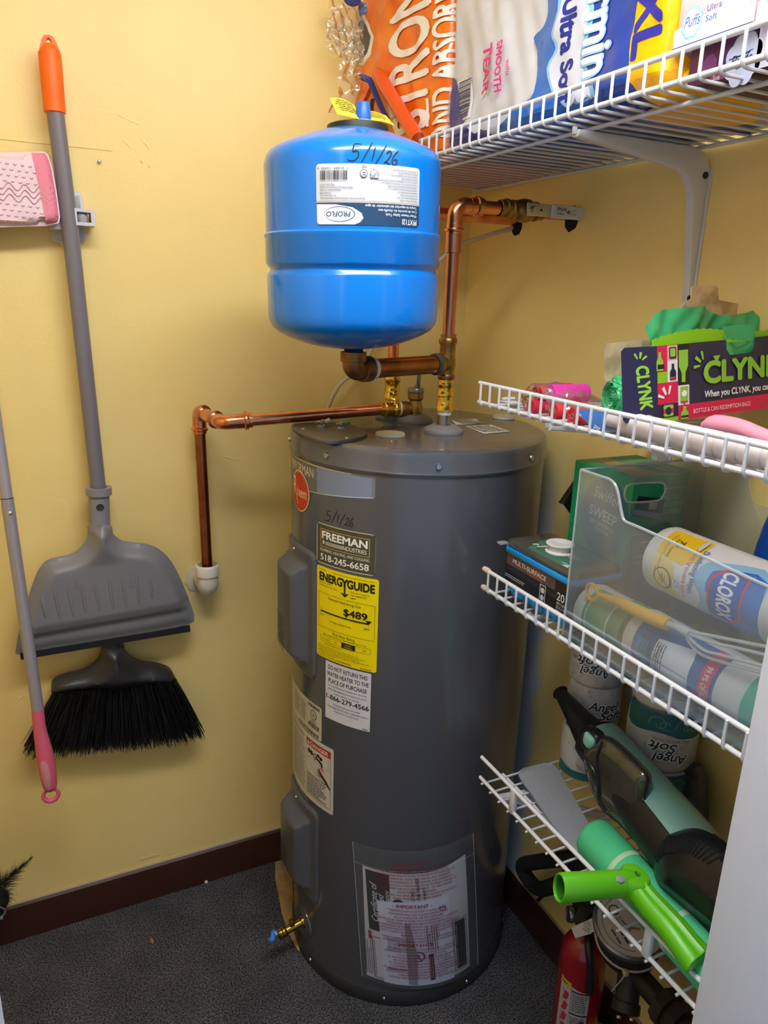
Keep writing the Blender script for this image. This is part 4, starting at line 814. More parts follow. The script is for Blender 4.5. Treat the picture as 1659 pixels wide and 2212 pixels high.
# dustpan clipped to the broom pole
dp = [(-0.9446,1.1528),(-0.9483,1.0722),(-0.9532,1.045),(-0.9649,1.0246),(-0.9862,1.0086),(-1.0172,1.0034),(-1.039,0.9981),(-1.0588,0.9751),(-1.0758,0.935),(-1.0878,0.9022),(-1.1025,0.8602),(-1.1157,0.8088),(-1.1109,0.7948),(-1.0406,0.794),(-0.9463,0.7935),(-0.8471,0.7954),(-0.7489,0.802),(-0.7376,0.8177),(-0.7391,0.832),(-0.7445,0.8539),(-0.7608,0.9094),(-0.7819,0.9618),(-0.8074,0.9949),(-0.8361,1.0116),(-0.8658,1.0185),(-0.8882,1.0277),(-0.9022,1.0441),(-0.9072,1.0656),(-0.9048,1.1493)]
dpn = thing('dustpan', 'grey ribbed lobby dustpan clipped upside down over the broom pole', 'dustpan', (-0.9352,-0.06,0.7726))
body = smooth_poly([q for q in dp if q[1] < (-0.9508,-0.09,1.0746)[2]], 3)
ds = body; V, F = filled(ds, .0065); rim = refine(ds, .0065); n = len(rim)
lip0, lip1 = Vector((*[(-1.0793,0.8538)][0], 0)), Vector((*[(-0.7609,0.8636)][0], 0)); ld = (lip1 - lip0).normalized(); ln = Vector((-ld.y, ld.x, 0))
ax0 = (-0.928,-0.09,1.1089)[0]; nk = (-0.9311,-0.09,1.0682)[2]
def dy(u, v):
    d = edge_dist((u, v), ds); s = min(1, d / .028); s = s * s * (3 - 2 * s)
    below = -(Vector((u, v, 0)) - lip0).dot(ln)           # distance below the crease
    y = -.066 - .026 * s * (1 if below < 0 else max(.35, 1 - below / .035))
    if below > -.006: y += .004 * max(0, 1 - abs(below) / .006)
    t = max(0, 1 - (nk - v) / .085); c = u - ax0 - .004
    if abs(c) < .045: y -= .028 * t * max(0, 1 - (c / (.020 + .025 * (1 - t))) ** 2) * 1.0
    return y
top = [(u, dy(u, v), v) for u, v in V]; k = len(top); low = [(u, -.060, v) for u, v in rim]
part('pan_shell', (top + low, F + [(i, k + i, k + (i + 1) % n, (i + 1) % n) for i in range(n)]), pgd, dpn, angle=70)
for a, b in (([(-1.0555,0.9265)][0], [(-1.0515,0.8833)][0]), ([(-1.0298,0.9436)][0], [(-1.0241,0.8754)][0]), ([(-1.0025,0.9458)][0], [(-0.9974,0.8762)][0]), ([(-0.9767,0.9472)][0], [(-0.9712,0.8772)][0]), ([(-0.9496,0.9486)][0], [(-0.9437,0.8781)][0]),
             ([(-0.9203,0.9497)][0], [(-0.9159,0.8789)][0]), ([(-0.8934,0.9512)][0], [(-0.8886,0.88)][0]), ([(-0.8633,0.9523)][0], [(-0.8601,0.8787)][0]), ([(-0.8346,0.9371)][0], [(-0.8323,0.891)][0])):
    pts = [(a[0] + (b[0] - a[0]) * t / 6, 0, a[1] + (b[1] - a[1]) * t / 6) for t in range(7)]
    part('stiffening_rib', tube([(q[0], dy(q[0], q[2]) + .001, q[2]) for q in pts], [.0022, .0036, .0038, .0038, .0038, .0036, .0022], 8), pgd, dpn)
for q in ([(-0.9859,0.9476)][0], [(-0.8762,0.9334)][0]): part('hook_slot', tube([(q[0], dy(*q) - .0008, q[1] + .010), (q[0] + .001, dy(*q) - .0008, q[1] - .008)], .0018, 6), M('tool_grey'), dpn)
# rubber lip along the opening
r0, r1 = Vector((-1.1093,-0.066,0.7915)), Vector((-0.7488,-0.066,0.7925))
part('rubber_lip', prism([(0, -.004), (1, -.004), (1, .010), (0, .010)], -.005, .004, lambda u, v, d: tuple(r0.lerp(r1, u) + Vector((0, d, v - .004)))), M('rubber_black', '17171a', .6), dpn)
# neck: half sleeve with collar and peg hole
nb, ntp = Vector((-0.9273,-0.058,1.056)), Vector((-0.9233,-0.058,1.1448)); na = (ntp - nb).normalized(); nl = (ntp - nb).length
mm = frame(nb, na, (0, -1, 0))
hs_ = lambda r0_, r1_, x0, x1, a0=-115, a1=115: join(*[xf(grid(lambda u, v, r=r: (x0 + (x1 - x0) * v, r * sin(radians(a0 + (a1 - a0) * u)), r * cos(radians(a0 + (a1 - a0) * u))), 22, 3), mm) for r in (r0_, r1_)],
        xf(grid(lambda u, v: (x1, (r0_ + (r1_ - r0_) * v) * sin(radians(a0 + (a1 - a0) * u)), (r0_ + (r1_ - r0_) * v) * cos(radians(a0 + (a1 - a0) * u))), 22, 2), mm), xf(grid(lambda u, v: (x0, (r0_ + (r1_ - r0_) * v) * sin(radians(a0 + (a1 - a0) * u)), (r0_ + (r1_ - r0_) * v) * cos(radians(a0 + (a1 - a0) * u))), 22, 2), mm))
part('neck_sleeve', join(hs_(.0165, .0215, -.012, nl), hs_(.0165, .0235, -.014, .002)), M('tool_grey'), dpn)
part('snap_collar', hs_(.0165, .0265, nl - .012, nl + .004, -122, 122), M('tool_grey'), dpn)
part('peg_hole', lathe([(0, .0005), (.0062, .0005), (.0070, .0015), (.0078, .0003), (.0078, -.001)], 20, nb + na * nl * .60 + Vector((0, -.0213, 0)), (0, -1, 0)), M('hole_dark', '2e2d31', .6), dpn)
# wall clip for the broom
clip = thing('broom_clip', 'white and grey plastic wall clip gripping the grey broom pole', 'clip', (-0.9144,0,1.6805))
cpw = M('clip_white', 'c9c6cf', .4); cpg = M('clip_grey', '9c9fa6', .4)
part('wall_plate', prism(smooth_poly([(-0.9281,1.7266),(-0.9206,1.7356),(-0.9087,1.7357),(-0.9051,1.7275),(-0.9039,1.7012),(-0.9058,1.6458),(-0.9147,1.6418),(-0.9159,1.6278),(-0.9233,1.6213),(-0.9439,1.6212),(-0.9509,1.6382),(-0.9674,1.6416),(-0.9693,1.6663),(-0.9479,1.6727),(-0.9348,1.6872)], 1), -.012, -.0002, lambda u, v, d: (u, d, v), .002), cpw, clip)
part('inner_recess', prism([(-0.9199,1.7268),(-0.9105,1.7292),(-0.9088,1.6971),(-0.9177,1.6931)], -.0135, -.011, lambda u, v, d: (u, d, v), .001), cpg, clip)
j = Matrix.Translation(Vector((-0.9076,-0.03,1.6858)))
part('clip_jaw', holed([(-.020, -.015), (.019, -.015), (.019, .014), (-.020, .016)], [(-.013, -.009), (.012, -.009), (.012, .009), (-.013, .010)], -.03, .018, lambda u, v, d: tuple(j @ Vector((u, d, v)))), cpw, clip, smooth=False)
part('jaw_roller', xf(lathe([(0, -.0095), (.0085, -.0095), (.0105, -.004), (.0105, .004), (.0085, .0095), (0, .0095)], 20, (0, 0, 0)), j @ Matrix.Translation((-.003, -.014, 0))), cpg, clip)
j2 = Vector((-0.9551,-0.03,1.6777)); part('clip_jaw', rbox((j2.x - .014, -.045, j2.z - .016), (j2.x + .014, -.011, j2.z + .014), .003), cpw, clip)
# flat mop hanging head up
mp = [Vector((-1.1095,-0.05,1.6887)), Vector((-1.0972,-0.1,1.1516)), Vector((-1.0857,-0.15,0.699))]
mop = thing('flat_mop', 'grey-poled flat mop hanging head up with pink padded head and pink grip', 'mop', (mp[2].x, 0, mp[2].z - .18))
um = (mp[2] - mp[1]).normalized(); um0 = (mp[1] - mp[0]).normalized()
part('upper_pole', tube([mp[0], mp[1]], .0112, 20), M('mop_pole_grey', 'aaa6b0', .32, .35), mop)
lp = part('lower_pole', tube([mp[1] + um * .001, mp[2]], .0120, 20), M('mop_pole_dark', 'a19da7', .34, .35), mop)
part('joint_ring', rring(mp[1], um, .0113, .0010, 20, 6), M('joint_black', '2b2a2d', .5), mop)
bq = mp[1] + um * .028 + Vector((.002, -.0118, 0)); part('spring_button', lathe([(0, .0022), (.003, .0018), (.0045, .0003), (.0045, -.002)], 14, bq, (0, -1, 0)), M('button_silver', 'c9c8cc', .25, .8), lp)
g1 = [mp[2] - um * .004, Vector((-1.0863,-0.152,0.6557)), Vector((-1.0838,-0.154,0.6167)), Vector((-1.0816,-0.155,0.5823)), Vector((-1.0805,-0.156,0.5454)), Vector((-1.0795,-0.157,0.5165)), Vector((-1.0795,-0.157,0.5058))]
sp = spline(g1, 8); rs = [.0122 + (.0175 - .0122) * sin(pi * min(1, max(0, (i / (len(sp) - 1) - .12) / .86))) ** 1.3 - (.0035 * max(0, i / (len(sp) - 1) - .85) / .15) for i in range(len(sp))]
part('pink_grip', tube(sp, rs, 24), M('grip_pink', 'd9607a', .5), mop)
pr_ = [q + Vector((-.002, -.006, 0)) for q in sp[int(len(sp) * .42):int(len(sp) * .9)]]
part('grip_pad', tube(pr_, [.0148 * sin(pi * (.12 + .76 * i / (len(pr_) - 1))) ** .5 * (1 - .35 * i / len(pr_)) for i in range(len(pr_))], 20), M('grip_pink_soft', 'd48a9a', .65), mop)
ringc = Vector((-1.0798,-0.157,0.4928))
part('hanging_ring', xf(tube([(.0150 * cos(2 * pi * i / 28), 0, .0150 * sin(2 * pi * i / 28)) for i in range(28)], [.0036 + .0016 * (1 - sin(2 * pi * i / 28)) * .5 for i in range(28)], 10, closed=True), Matrix.Translation(ringc) @ Matrix.Rotation(.12, 4, 'Y')), M('grip_pink'), mop)
hp = [(-1.2346,1.7537),(-1.1306,1.7694),(-1.0421,1.7861),(-0.9686,1.7949),(-0.9628,1.7908),(-0.9575,1.7719),(-0.9534,1.7296),(-0.9512,1.683),(-0.9545,1.6722),(-0.9775,1.6659),(-1.0557,1.6587),(-1.1457,1.6463),(-1.2516,1.6333)]
hsm = hp; V, F = filled(hsm, .012); rim = refine(hsm, .012); n = len(rim)
fy = lambda u, v: -.052 - .026 * min(1, edge_dist((u, v), hsm) / .010) ** .5
top = [(u, fy(u, v), v) for u, v in V]; k = len(top); low = [(u, -.064, v) for u, v in rim]
hd = part('mop_head', (top + low, F + [(i, k + i, k + (i + 1) % n, (i + 1) % n) for i in range(n)] + [tuple(k + i for i in range(n))]), M('pad_pale_pink', 'ead0da', .7, mottle=(9, 'dab9bd', .5)), mop, angle=50)
Sp_ = lambda u, v, l=0: (u, fy(u, v) - l, v)
st = [(-0.9903,1.7928),(-0.9678,1.795),(-0.9628,1.79),(-0.9576,1.7711),(-0.9541,1.7303),(-0.952,1.683),(-0.9553,1.673),(-0.9766,1.6668)]
part('head_mount', rbox((hp[0][0] + .03, -.066, (-1.054,-0.078,1.6747)[2]), (hp[4][0] - .012, -.040, (-1.0436,-0.078,1.7724)[2]), .004), M('mount_grey', 'a9a6ae', .5), mop)
part('pink_end_band', patch(Sp_, st, .006, .0012), M('pad_pink', 'e48398', .65), hd)
q0, q1 = [(-1.0424,1.7838)][0], [(-0.9602,1.6808)][0]; V, F = [], []
gs = []
z0_, z1_ = (-1.0432,-0.078,1.7762)[2], (-1.0547,-0.078,1.6683)[2]
for r_ in range(11):
    zz = z0_ + (z1_ - z0_) * (r_ + .4) / 11; amp = (.004, .003, .0018)[min(2, abs(r_ - 5) // 2)]
    if abs(r_ - 5) <= 1:
        u = -1.32; pts = []
        while u < -.955: pts.append((u, zz + .0062 * sin(u * 2 * pi / .026) - (u + 1.1) * .05)); u += .003
        pts = [q for q in pts if inside(q, hsm) and edge_dist(q, hsm) > .004]
        if len(pts) > 3: gs.append(tube([Sp_(a, b, .0010) for a, b in pts], .0009, 5))
    else:
        u = -1.32 + (.006 if r_ % 2 else 0)
        while u < -.955:
            q = (u, zz - (u + 1.1) * .05)
            if inside(q, hsm) and edge_dist(q, hsm) > .006:
                gs.append(tube([Sp_(q[0] + .0026 * cos(t_), q[1] + .0026 * sin(t_), .0008) for t_ in (3.4, 4.0, 4.7, 5.4, 6.0)], .0008, 5))
            u += .0125
part('sole_pattern', join(*gs), M('pad_groove', 'c99aa4', .7), hd, kind='stuff')
# feather duster low on the left
fc = Vector((-1.2175,-0.1,0.2106)); rn = random.Random(11)
fd = thing('feather_duster', 'black fluffy feather toy at the left edge above the baseboard', 'duster', (fc.x - .09, fc.y - .03, 0))
part('handle', tube([fc, fc + Vector((-.07, .01, -.12)), Vector((fc.x - .09, fc.y - .03, .004))], .006, 10), M('plastic_black'), fd)
V, F = [], []
def strand(a, b, w, sag=.0):
    b0 = len(V); a = Vector(a); b = Vector(b); s_ = Vector((rn.gauss(0, 1), rn.gauss(0, 1), rn.gauss(0, 1))).normalized()
    for k in range(4):
        t = k / 3; c = a.lerp(b, t) + Vector((0, 0, -sag * t * t)); r = w * (1 - t * .85)
        d = (b - a).normalized(); u = d.cross(s_).normalized(); x = d.cross(u)
        for q in range(3): V.append(tuple(c + (u * cos(q * 2.094) + x * sin(q * 2.094)) * r))
    for k in range(3):
        for q in range(3): F.append((b0 + k * 3 + q, b0 + k * 3 + (q + 1) % 3, b0 + k * 3 + 3 + (q + 1) % 3, b0 + k * 3 + 3 + q))
for i in range(900):
    d = Vector((rn.gauss(0, 1), rn.gauss(0, 1), rn.gauss(0, 1.1))).normalized(); strand(fc, fc + d * rn.uniform(.026, .036), .0006, .002)
part('fluff_ball', join(lathe([(.0, -.030), (.017, -.024), (.026, -.008), (.026, .008), (.017, .024), (0, .030)], 20, fc), (V, F)), M('fluff_black', '0b0a0c', .8), fd, kind='stuff')
V, F = [], []
s0, s1 = Vector((-1.2108,-0.1,0.247)), Vector((-1.1362,-0.1,0.2994)); axf = (s1 - s0).normalized(); up = Vector((0, 0, 1)); sd = axf.cross(Vector((0, 1, 0))).normalized()
for i in range(520):
    t = rn.random() ** 1.3; c = s0.lerp(s1, t); side = rn.choice((-1, 1)); ln_ = (.030 * (1 - t) + .008) * rn.uniform(.6, 1.15) if t < .8 else .007
    strand(c, c + axf * ln_ * rn.uniform(.5, .9) + sd * side * ln_ * rn.uniform(.3, 1.0) * (1 - .6 * t) + Vector((0, rn.gauss(0, .004), 0)), .0004, .002)
for i in range(160):
    c = fc + Vector((rn.uniform(.0, .02), rn.gauss(0, .01), rn.uniform(.005, .03))); strand(c, c + Vector((rn.uniform(.005, .032), rn.gauss(0, .008), rn.uniform(-.026, .03))), .0004, .010)
part('feather', join(tube([s0, s0.lerp(s1, .5) + Vector((0, 0, -.002)), s1], [.0010, .0016, .0005], 6), (V, F)), M('fluff_black'), fd, kind='stuff')
part('grey_strap', tube(spline([fc + Vector((-.012, -.034, .022)), fc + Vector((.006, -.036, .012)), fc + Vector((.013, -.034, .004)), fc + Vector((.018, -.032, -.006)), fc + Vector((.014, -.033, -.016)), fc + Vector((.004, -.036, -.019))], 6), .0019, 6), M('strap_grey', '6d7178', .6), fd)
tq = fc + Vector((.004, -.037, -.019)); part('strap_tag', rbox((tq.x - .006, tq.y - .001, tq.z - .004), (tq.x + .008, tq.y + .001, tq.z + .004), .0006), M('tag_teal', '6f8f8c', .6), fd)

# ---------------- wire shelves ----------------
wv = M('wire_white', 'dcdce0', .35, coat=.2)
XF = -.305; PITCH = .0292; RR = .0037; WR = .0022
def shelf(label, zt, zb, y0, y1, yw0, caps=False, kind='lip'):
    t = thing('wire_shelf', label, 'shelf', (0, (y0 + y1) / 2, zb), 'white wire shelves on the right wall')
    rod = lambda x, z, r=RR: cyl((x, y0, z), (x, y1, z), r, 12, .0012)
    part('front_rail', rod(XF, zt), wv, t); part('front_rail', rod(XF, zb), wv, t)
    part('inner_rail', rod(XF + .055, zb - .0098, .0032), wv, t); part('rear_rail', rod(-.012, zb - .0098, .0032), wv, t)
    zw = zb - RR - WR + .0006
    if kind == 'lip':
        pts = fillet([(XF - RR - WR + .0008, yw0, zt + .001), (XF - RR - WR + .0008, yw0, zw), (-.004, yw0, zw)], .009, 4)
    else:
        pts = [(XF - .006, yw0, zw), (-.004, yw0, zw)]
    w = part('wire', tube(pts, WR, 6), wv, t); k = 1
    while yw0 - k * PITCH > y1 + .004:
        dup(w, offset=(0, -k * PITCH, 0)); k += 1
    if caps:
        for z in (zt, zb): part('end_cap', lathe([(0, -.002), (.0050, -.002), (.0056, .004), (.0056, .012), (.0046, .016), (0, .017)], 14, (XF, y0 - .008, z), (0, 1, 0)), M('cap_beige', 'd8c3ae', .5), t)
    return t
shelf('topmost white wire shelf, loaded with toilet paper packs', 1.8480, 1.8150, -.02, -1.21, -.045)
shelf('second white wire shelf from the top, holding the dark carton of redemption bags', 1.4140, 1.3800, -.557, -1.21, -.5705)
shelf('third white wire shelf from the top, holding the clear plastic bin', 1.0775, 1.0415, -.622, -1.21, -.637, True)
s4 = shelf('lowest white wire shelf, holding the green hand vacuum', .6960, .6500, -.652, -1.21, -.667, kind='flat')
cl = M('clip_flat_white', 'cfd0d6', .35)
for q in ((-0.302,-1.1001,0.6548), (-0.302,-0.7627,0.6799)):
    part('rail_clip', rbox((XF - .0045, q[1] - .007, .646), (XF + .0055, q[1] + .007, .6985), .003, 2), cl, s4)
part('brace_arm', prism([(-.30, .648), (-.30, .640), (-.012, .500), (-.006, .500), (-.006, .512), (-.24, .640)], -.7215, -.7085, lambda u, v, d: (u, d, v), .001), cl, s4)
for z, nm in ((1.8150, 'top'), (1.3800, 'mid'), (1.0415, 'low')):
    b = thing('shelf_bracket', {'top': 'white curved shelf bracket screwed to the wall under the topmost wire shelf', 'mid': 'white shelf bracket under the second wire shelf, above the green cloth box', 'low': 'white shelf bracket hidden under the third wire shelf behind the bin'}[nm], 'bracket', (0, -.725, z - .03), 'shelf brackets on the right wall')
    zt = z - .013; yb = -.725
    outl = [(XF + .030, zt), (-.045, zt), (-.020, zt - .006), (-.006, zt - .022), (-.001, zt - .045), (-.001, zt - .235), (-.004, zt - .243), (-.009, zt - .243), (-.014, zt - .200), (-.032, zt - .075), (-.045, zt - .048), (-.062, zt - .036), (-.12, zt - .028), (XF + .028, zt - .010)]
    part('bracket_web', prism(outl, yb - .008, yb + .008, lambda u, v, d: (u, d, v), .0025), cl, b, angle=30)
    part('bracket_flange', prism([(-.0035, zt - .03), (0, zt - .03), (0, zt - .236), (-.0035, zt - .236)], yb - .012, yb + .012, lambda u, v, d: (u, d, v), .001), cl, b)
    part('hook', rbox((XF + .024, yb - .003, zt - .007), (XF + .030, yb + .003, zt + .004), .0012), cl, b)
    for dz in (-.040, -.232): part('wall_screw_head', lathe([(0, .0025), (.003, .0028), (.0052, .002), (.0055, 0)], 14, (-.013 if dz > -.1 else -.0095, yb - .0082, zt + dz), (0, -1, 0)), M('screw_black', '1f1e20', .4), b)

# ---------------- packs on the topmost shelf ----------------
D1 = 1.8152
def pack(u0, u1, v0, H, xfr, xb, rc, amp, seed, lean=0):
    """soft pack leaning on the wall: surface map (u right, w up the front; w<0 runs under it, w>H over it)"""
    D = xb - xfr; r_ = random.Random(seed); ph = [r_.uniform(0, 6.28) for _ in range(8)]
    def S(u, w, l=0):
        c = rc * .9
        if w < -(0): 
            t = -w
            if t < 0: t = 0
        # rounded rectangle path: bottom, corner, front
        if w < c * .57:
            if w > -c * .57:
                a = (w / (c * .57) + 1) / 2 * pi / 2; px, pz = xfr + c - c * sin(a), v0 + c - c * cos(a); nx, nz = -sin(a), -cos(a)
            else:
                px, pz = xfr + c + (-c * .57 - w), v0; nx, nz = 0, -1
        elif w > H - c * .57:
            k = w - (H - c * .57); a = min(1, k / (1.14 * c)) * pi / 2; ex = max(0, k - 1.14 * c); px, pz = xfr + c - c * cos(a) + ex, v0 + H - c + c * sin(a); nx, nz = -cos(a), sin(a)
        else: px, pz = xfr, v0 + w; nx, nz = -1, 0
        px = min(px, xb)
        if lean and nx < -.3: px -= lean * (1 - (u - u0) / (u1 - u0)) * min(1, max(0, (w - .02) / .10))
        du = max(0, min(u - u0, u1 - u)); e = 1 - min(1, du / rc); rec = rc * (1 - sqrt(max(0, 1 - e * e)))
        f = max(0, -nx); lum = amp * (sin(31 * u + ph[0] + 9 * w) * sin(23 * w + ph[1]) + .6 * sin(67 * u - 38 * w + ph[2]) * sin(29 * w + 17 * u + ph[3]) + .30 * sin(131 * u + 55 * w + ph[4]) + .25 * sin(150 * w - 70 * u + ph[5]))
        lum *= .35 + .65 * f; n = lum - rec * (f if f > .3 else .3) + l
        return (min(px + nx * n, -.003), -u, max(pz + nz * min(n, .0 + l) if nz < 0 else pz + nz * n, v0 - .0008 - (l if nz < -.5 else 0)))
    S.ext = (u0, u1, D, H); return S
def pack_body(S, nu=110, nw=130):
    u0, u1, D, H = S.ext; return grid(lambda a, b: S(u0 + (u1 - u0) * a, -D * .98 + (D * 1.9 + H) * b), nu, nw)
film = lambda nm, c, **k: M(nm, c, .28, coat=.35, bump=(38, .35, .004), **k)
qx = lambda L: [(a, b - D1) for a, b in L]
# orange paper towel pack
SO = pack(.020, .351, D1, .42, -.286, -.006, .025, .0026, 2, .045)
to = part('paper_towel_pack', pack_body(SO), film('film_orange', 'ea6a10', mottle=(16, 'f28a1c', .8)), None, (-.15, -.18, D1)); tag(to, 'orange plastic-wrapped paper towel pack lettered STRONG, at the wall end of the topmost shelf', 'paper towels')
hexo = qx([(0.0343,2.1462),(0.101,2.0692),(0.0897,2.0394),(0.0586,2.0237),(-0.0059,2.0523),(-0.0597,2.1051),(-0.0464,2.147)]); hexi = qx([(0.03,2.1405),(0.0874,2.0726),(0.078,2.0447),(0.0511,2.0316),(-0.0011,2.0558),(-0.0492,2.1025),(-0.0358,2.1398)])
part('brown_hexagon_print', join(mi(patch(SO, hexo, .012, .0006), 0), mi(patch(SO, hexi, .012, .0012), 1)), [ink('efe6d6'), M('film_brown', '4a3a24', .3, coat=.3)], to)
def rotlab(items): return items
def T(s, q, h, c, rot, w=None, b=.02, **k):
    d = dict(rot=rot, b=b, **k)
    if w: d['w'] = w
    return ('t', s, q[0], q[1] - D1, h, c, d)
m_ = lambda a, b: abs(a[1] - b[1])
a0, a1 = [(0.3046,1.8578)][0], [(0.1678,1.8788)][0]
PXT = abs([(0.2971,1.9326)][0][0] - [(0.0899,1.9731)][0][0]) / 100
words(to, SO, [T('STRONG', [(0.2917,1.876)][0], PXT * 66, 'f3ece2', 90, w=abs([(0.2917,1.876)][0][1] - [(0.2609,2.1907)][0][1]), b=.03), T('AND ABSORBENT', [(0.3661,1.8452)][0], PXT * 29, 'f3ece2', 90, w=abs([(0.3656,1.85)][0][1] - [(0.3304,2.1757)][0][1]), b=.03),
      ('r', [(0.2881,1.8742)][0][0], [(0.2881,1.8742)][0][1] - D1, [(0.2957,1.8729)][0][0], [(0.2834,1.9225)][0][1] - D1, 'f3ece2'),
      T('resense', [(0.0446,2.0223)][0], PXT * 24, 'efe6d6', 90, b=.0, w=abs([(0.0346,2.0289)][0][1] - [(0.0282,2.1307)][0][1])), T('open', [(-0.0172,2.0748)][0], PXT * 14, 'c9b896', 90, b=0)], .0026, .007, .0002)
f0, f1 = Vector((-0.33,-0.1548,1.9818)), Vector((-0.312,-0.2932,1.8503))
part('folded_flap', tube(spline([f0 + Vector((0, .02, .02)), f0, f0.lerp(f1, .5), f1], 6), [.004 + .010 * min(1, i / 7) for i in range(19)], 14), film('film_orange_deep', 'e24e10'), to)
fq = [(-0.345,-0.0828,1.9983), (-0.342,-0.1124,1.9857), (-0.338,-0.1225,1.979), (-0.332,-0.1527,1.9424), (-0.322,-0.1875,1.8975)]
def flap(pts, w, cshift=(0, -.006, -.004)):
    sp = spline(pts, 5); n = len(sp)
    return grid(lambda u, v: tuple(sp[min(n - 1, int(v * (n - 1) + .5))] + Vector((.004 * sin(7 * u + 5 * v), -w * (u - .5) * (.4 + .6 * sin(pi * min(1, .15 + v * .8))), w * .35 * (u - .5)))), 9, n)
fb = part('navy_flap', flap(fq, .020), film('film_navy', '1b2a86'), to)
part('orange_flap', flap([(-0.334,-0.1143,1.9692), (-0.332,-0.0871,1.9547), (-0.328,-0.0543,1.9426), (-0.322,-0.0569,1.9193), (-0.315,-0.1058,1.8915)], .026), M('film_orange_deep'), to)
part('brown_flap_print', flap([(-0.34,-0.1382,1.9432), (-0.338,-0.1302,1.9278), (-0.334,-0.1364,1.9099)], .014), M('film_brown'), to)
# clear crumpled wrap hanging at the end of the shelf
def crumple(c00, c10, c01, c11, seed, amp=.012, nu=46, nv=60):
    r_ = random.Random(seed); K = [(Vector((r_.gauss(0, 1), r_.gauss(0, 1), 0)), r_.uniform(0, 6.28), r_.uniform(.3, 1)) for _ in range(9)]; P = [Vector(c) for c in (c00, c10, c01, c11)]
    nrm = (P[1] - P[0]).cross(P[2] - P[0]).normalized()
    def fn(u, v):
        q = P[0].lerp(P[1], u).lerp(P[2].lerp(P[3], u), v); h = 0
        for k, (d, ph, a) in enumerate(K):
            s = (d.x * u + d.y * v) * (4 + 2.2 * k) + ph; h += a * (abs((s / pi) % 2 - 1) - .5) / (1 + .35 * k)
        return tuple(q + nrm * h * amp + (P[1] - P[0]) * .06 * sin(9 * v + seed) * (1 - u))
    return grid(fn, nu, nv)
wf = clear('wrap_film', 'fffdf4', .10, .22, .10, (45, .5), 'f3ead2')
wr = thing('plastic_wrap', 'crumpled clear plastic wrap hanging off the far end of the topmost shelf', 'plastic wrap', (-0.3625,-0.08,2.0342))
part('wrap_sheet', crumple((-0.4173,-0.07,2.176), (-0.3131,-0.055,2.1993), (-0.406,-0.075,2.0375), (-0.2997,-0.055,2.0226), 3, .018), wf, wr)
part('wrap_sheet', crumple((-0.3653,-0.065,2.0797), (-0.2936,-0.055,2.0759), (-0.409,-0.075,1.9223), (-0.3138,-0.06,1.9306), 8, .014), wf, wr)
part('wrap_sheet', crumple((-0.4226,-0.09,2.1052), (-0.333,-0.08,2.1226), (-0.4097,-0.09,2.021), (-0.336,-0.08,2.0294), 13, .016), wf, wr)
nb_ = Vector((-0.3728,-0.1,2.1316)); part('navy_printed_patch', xf(lathe([(0, .006), (.012, .005), (.018, .001), (.018, -.001)], 24), Matrix.Translation(nb_) @ Matrix.Rotation(pi / 2, 4, 'X') @ Matrix.Diagonal((1.1, .9, 1, 1))), film('film_navy_dark', '2a3a70'), wr)
nb2 = Vector((-0.3499,-0.095,2.1173)); part('navy_printed_patch', crumple(nb2 + Vector((-.012, 0, .012)), nb2 + Vector((.012, 0, .012)), nb2 + Vector((-.003, 0, -.014)), nb2 + Vector((.013, 0, -.008)), 5, .006, 8, 8), film('film_slate', '55607e'), wr)
# big toilet paper pack
SC_ = pack(.353, .912, D1, .42, -.286, -.006, .03, .0028, 5)
tp = part('toilet_paper_pack', pack_body(SC_, 170, 120), film('film_white', 'd2d3d8', mottle=(6, 'bcbdc4', .6)), None, (-.15, -.64, D1)); tag(tp, 'large blue and white toilet paper pack with yellow XL band on the topmost shelf', 'toilet paper')
E_ = -.30 
def under(poly):   # let a print run on under the pack
    return poly
nav = qx([(0.3479,1.9189),(0.3689,1.9427),(0.3939,1.9241),(0.4051,1.8817),(0.4233,1.8621),(0.4669,1.8329),(0.5169,1.8067)]) + [(.395, -.10), (.355, -.22), (.352, 0)]
blu = qx([(0.6533,2.0083),(0.6516,1.9687),(0.6407,1.9523),(0.6154,1.9452),(0.6315,1.9146),(0.6326,1.8671),(0.6005,1.855),(0.5447,1.8377),(0.5295,1.8177)]) + [(.50, -.05), (.56, -.16), (.60, -.28), (.70, -.28), (.74, -.10)] + qx([(0.7786,1.8242),(0.7761,1.8954),(0.7723,1.9726)])
nvy = qx([(0.7353,1.9837),(0.7538,1.9344),(0.7469,1.9008),(0.7566,1.8769),(0.7796,1.8298)]) + [(.700, -.02), (.76, -.16), (.80, -.28), (.84, -.28), (.80, -.12)] + qx([(0.8777,1.806),(0.8457,1.8576),(0.8397,1.9012),(0.8555,1.9477)])
lob = qx([(0.6832,1.9993),(0.6803,1.9644),(0.6685,1.9369),(0.6793,1.9157),(0.6632,1.8921),(0.6807,1.8564),(0.7206,1.827),(0.7574,1.824),(0.7775,1.8307),(0.7594,1.8654),(0.7473,1.8864),(0.7484,1.9032),(0.7577,1.9333),(0.7373,1.9831)])
wht = qx([(0.6939,1.9961),(0.6868,1.9626),(0.6752,1.9352),(0.6859,1.9141),(0.6689,1.8908),(0.6864,1.8554),(0.724,1.8312),(0.7507,1.8287),(0.7655,1.8342),(0.7529,1.8639),(0.7404,1.8868),(0.7414,1.9049),(0.7497,1.9366),(0.7313,1.9849)])
yel = qx([(0.8555,1.9477),(0.8388,1.9014),(0.8397,1.8632),(0.8507,1.8245),(0.8674,1.7998)]) + [(.815, -.04), (.80, -.14), (.86, -.20), (.93, -.12), (.936, -.03)] + qx([(0.9414,1.8053),(0.9299,1.836),(0.91,1.8609),(0.9254,1.9126),(0.9299,1.9254)])
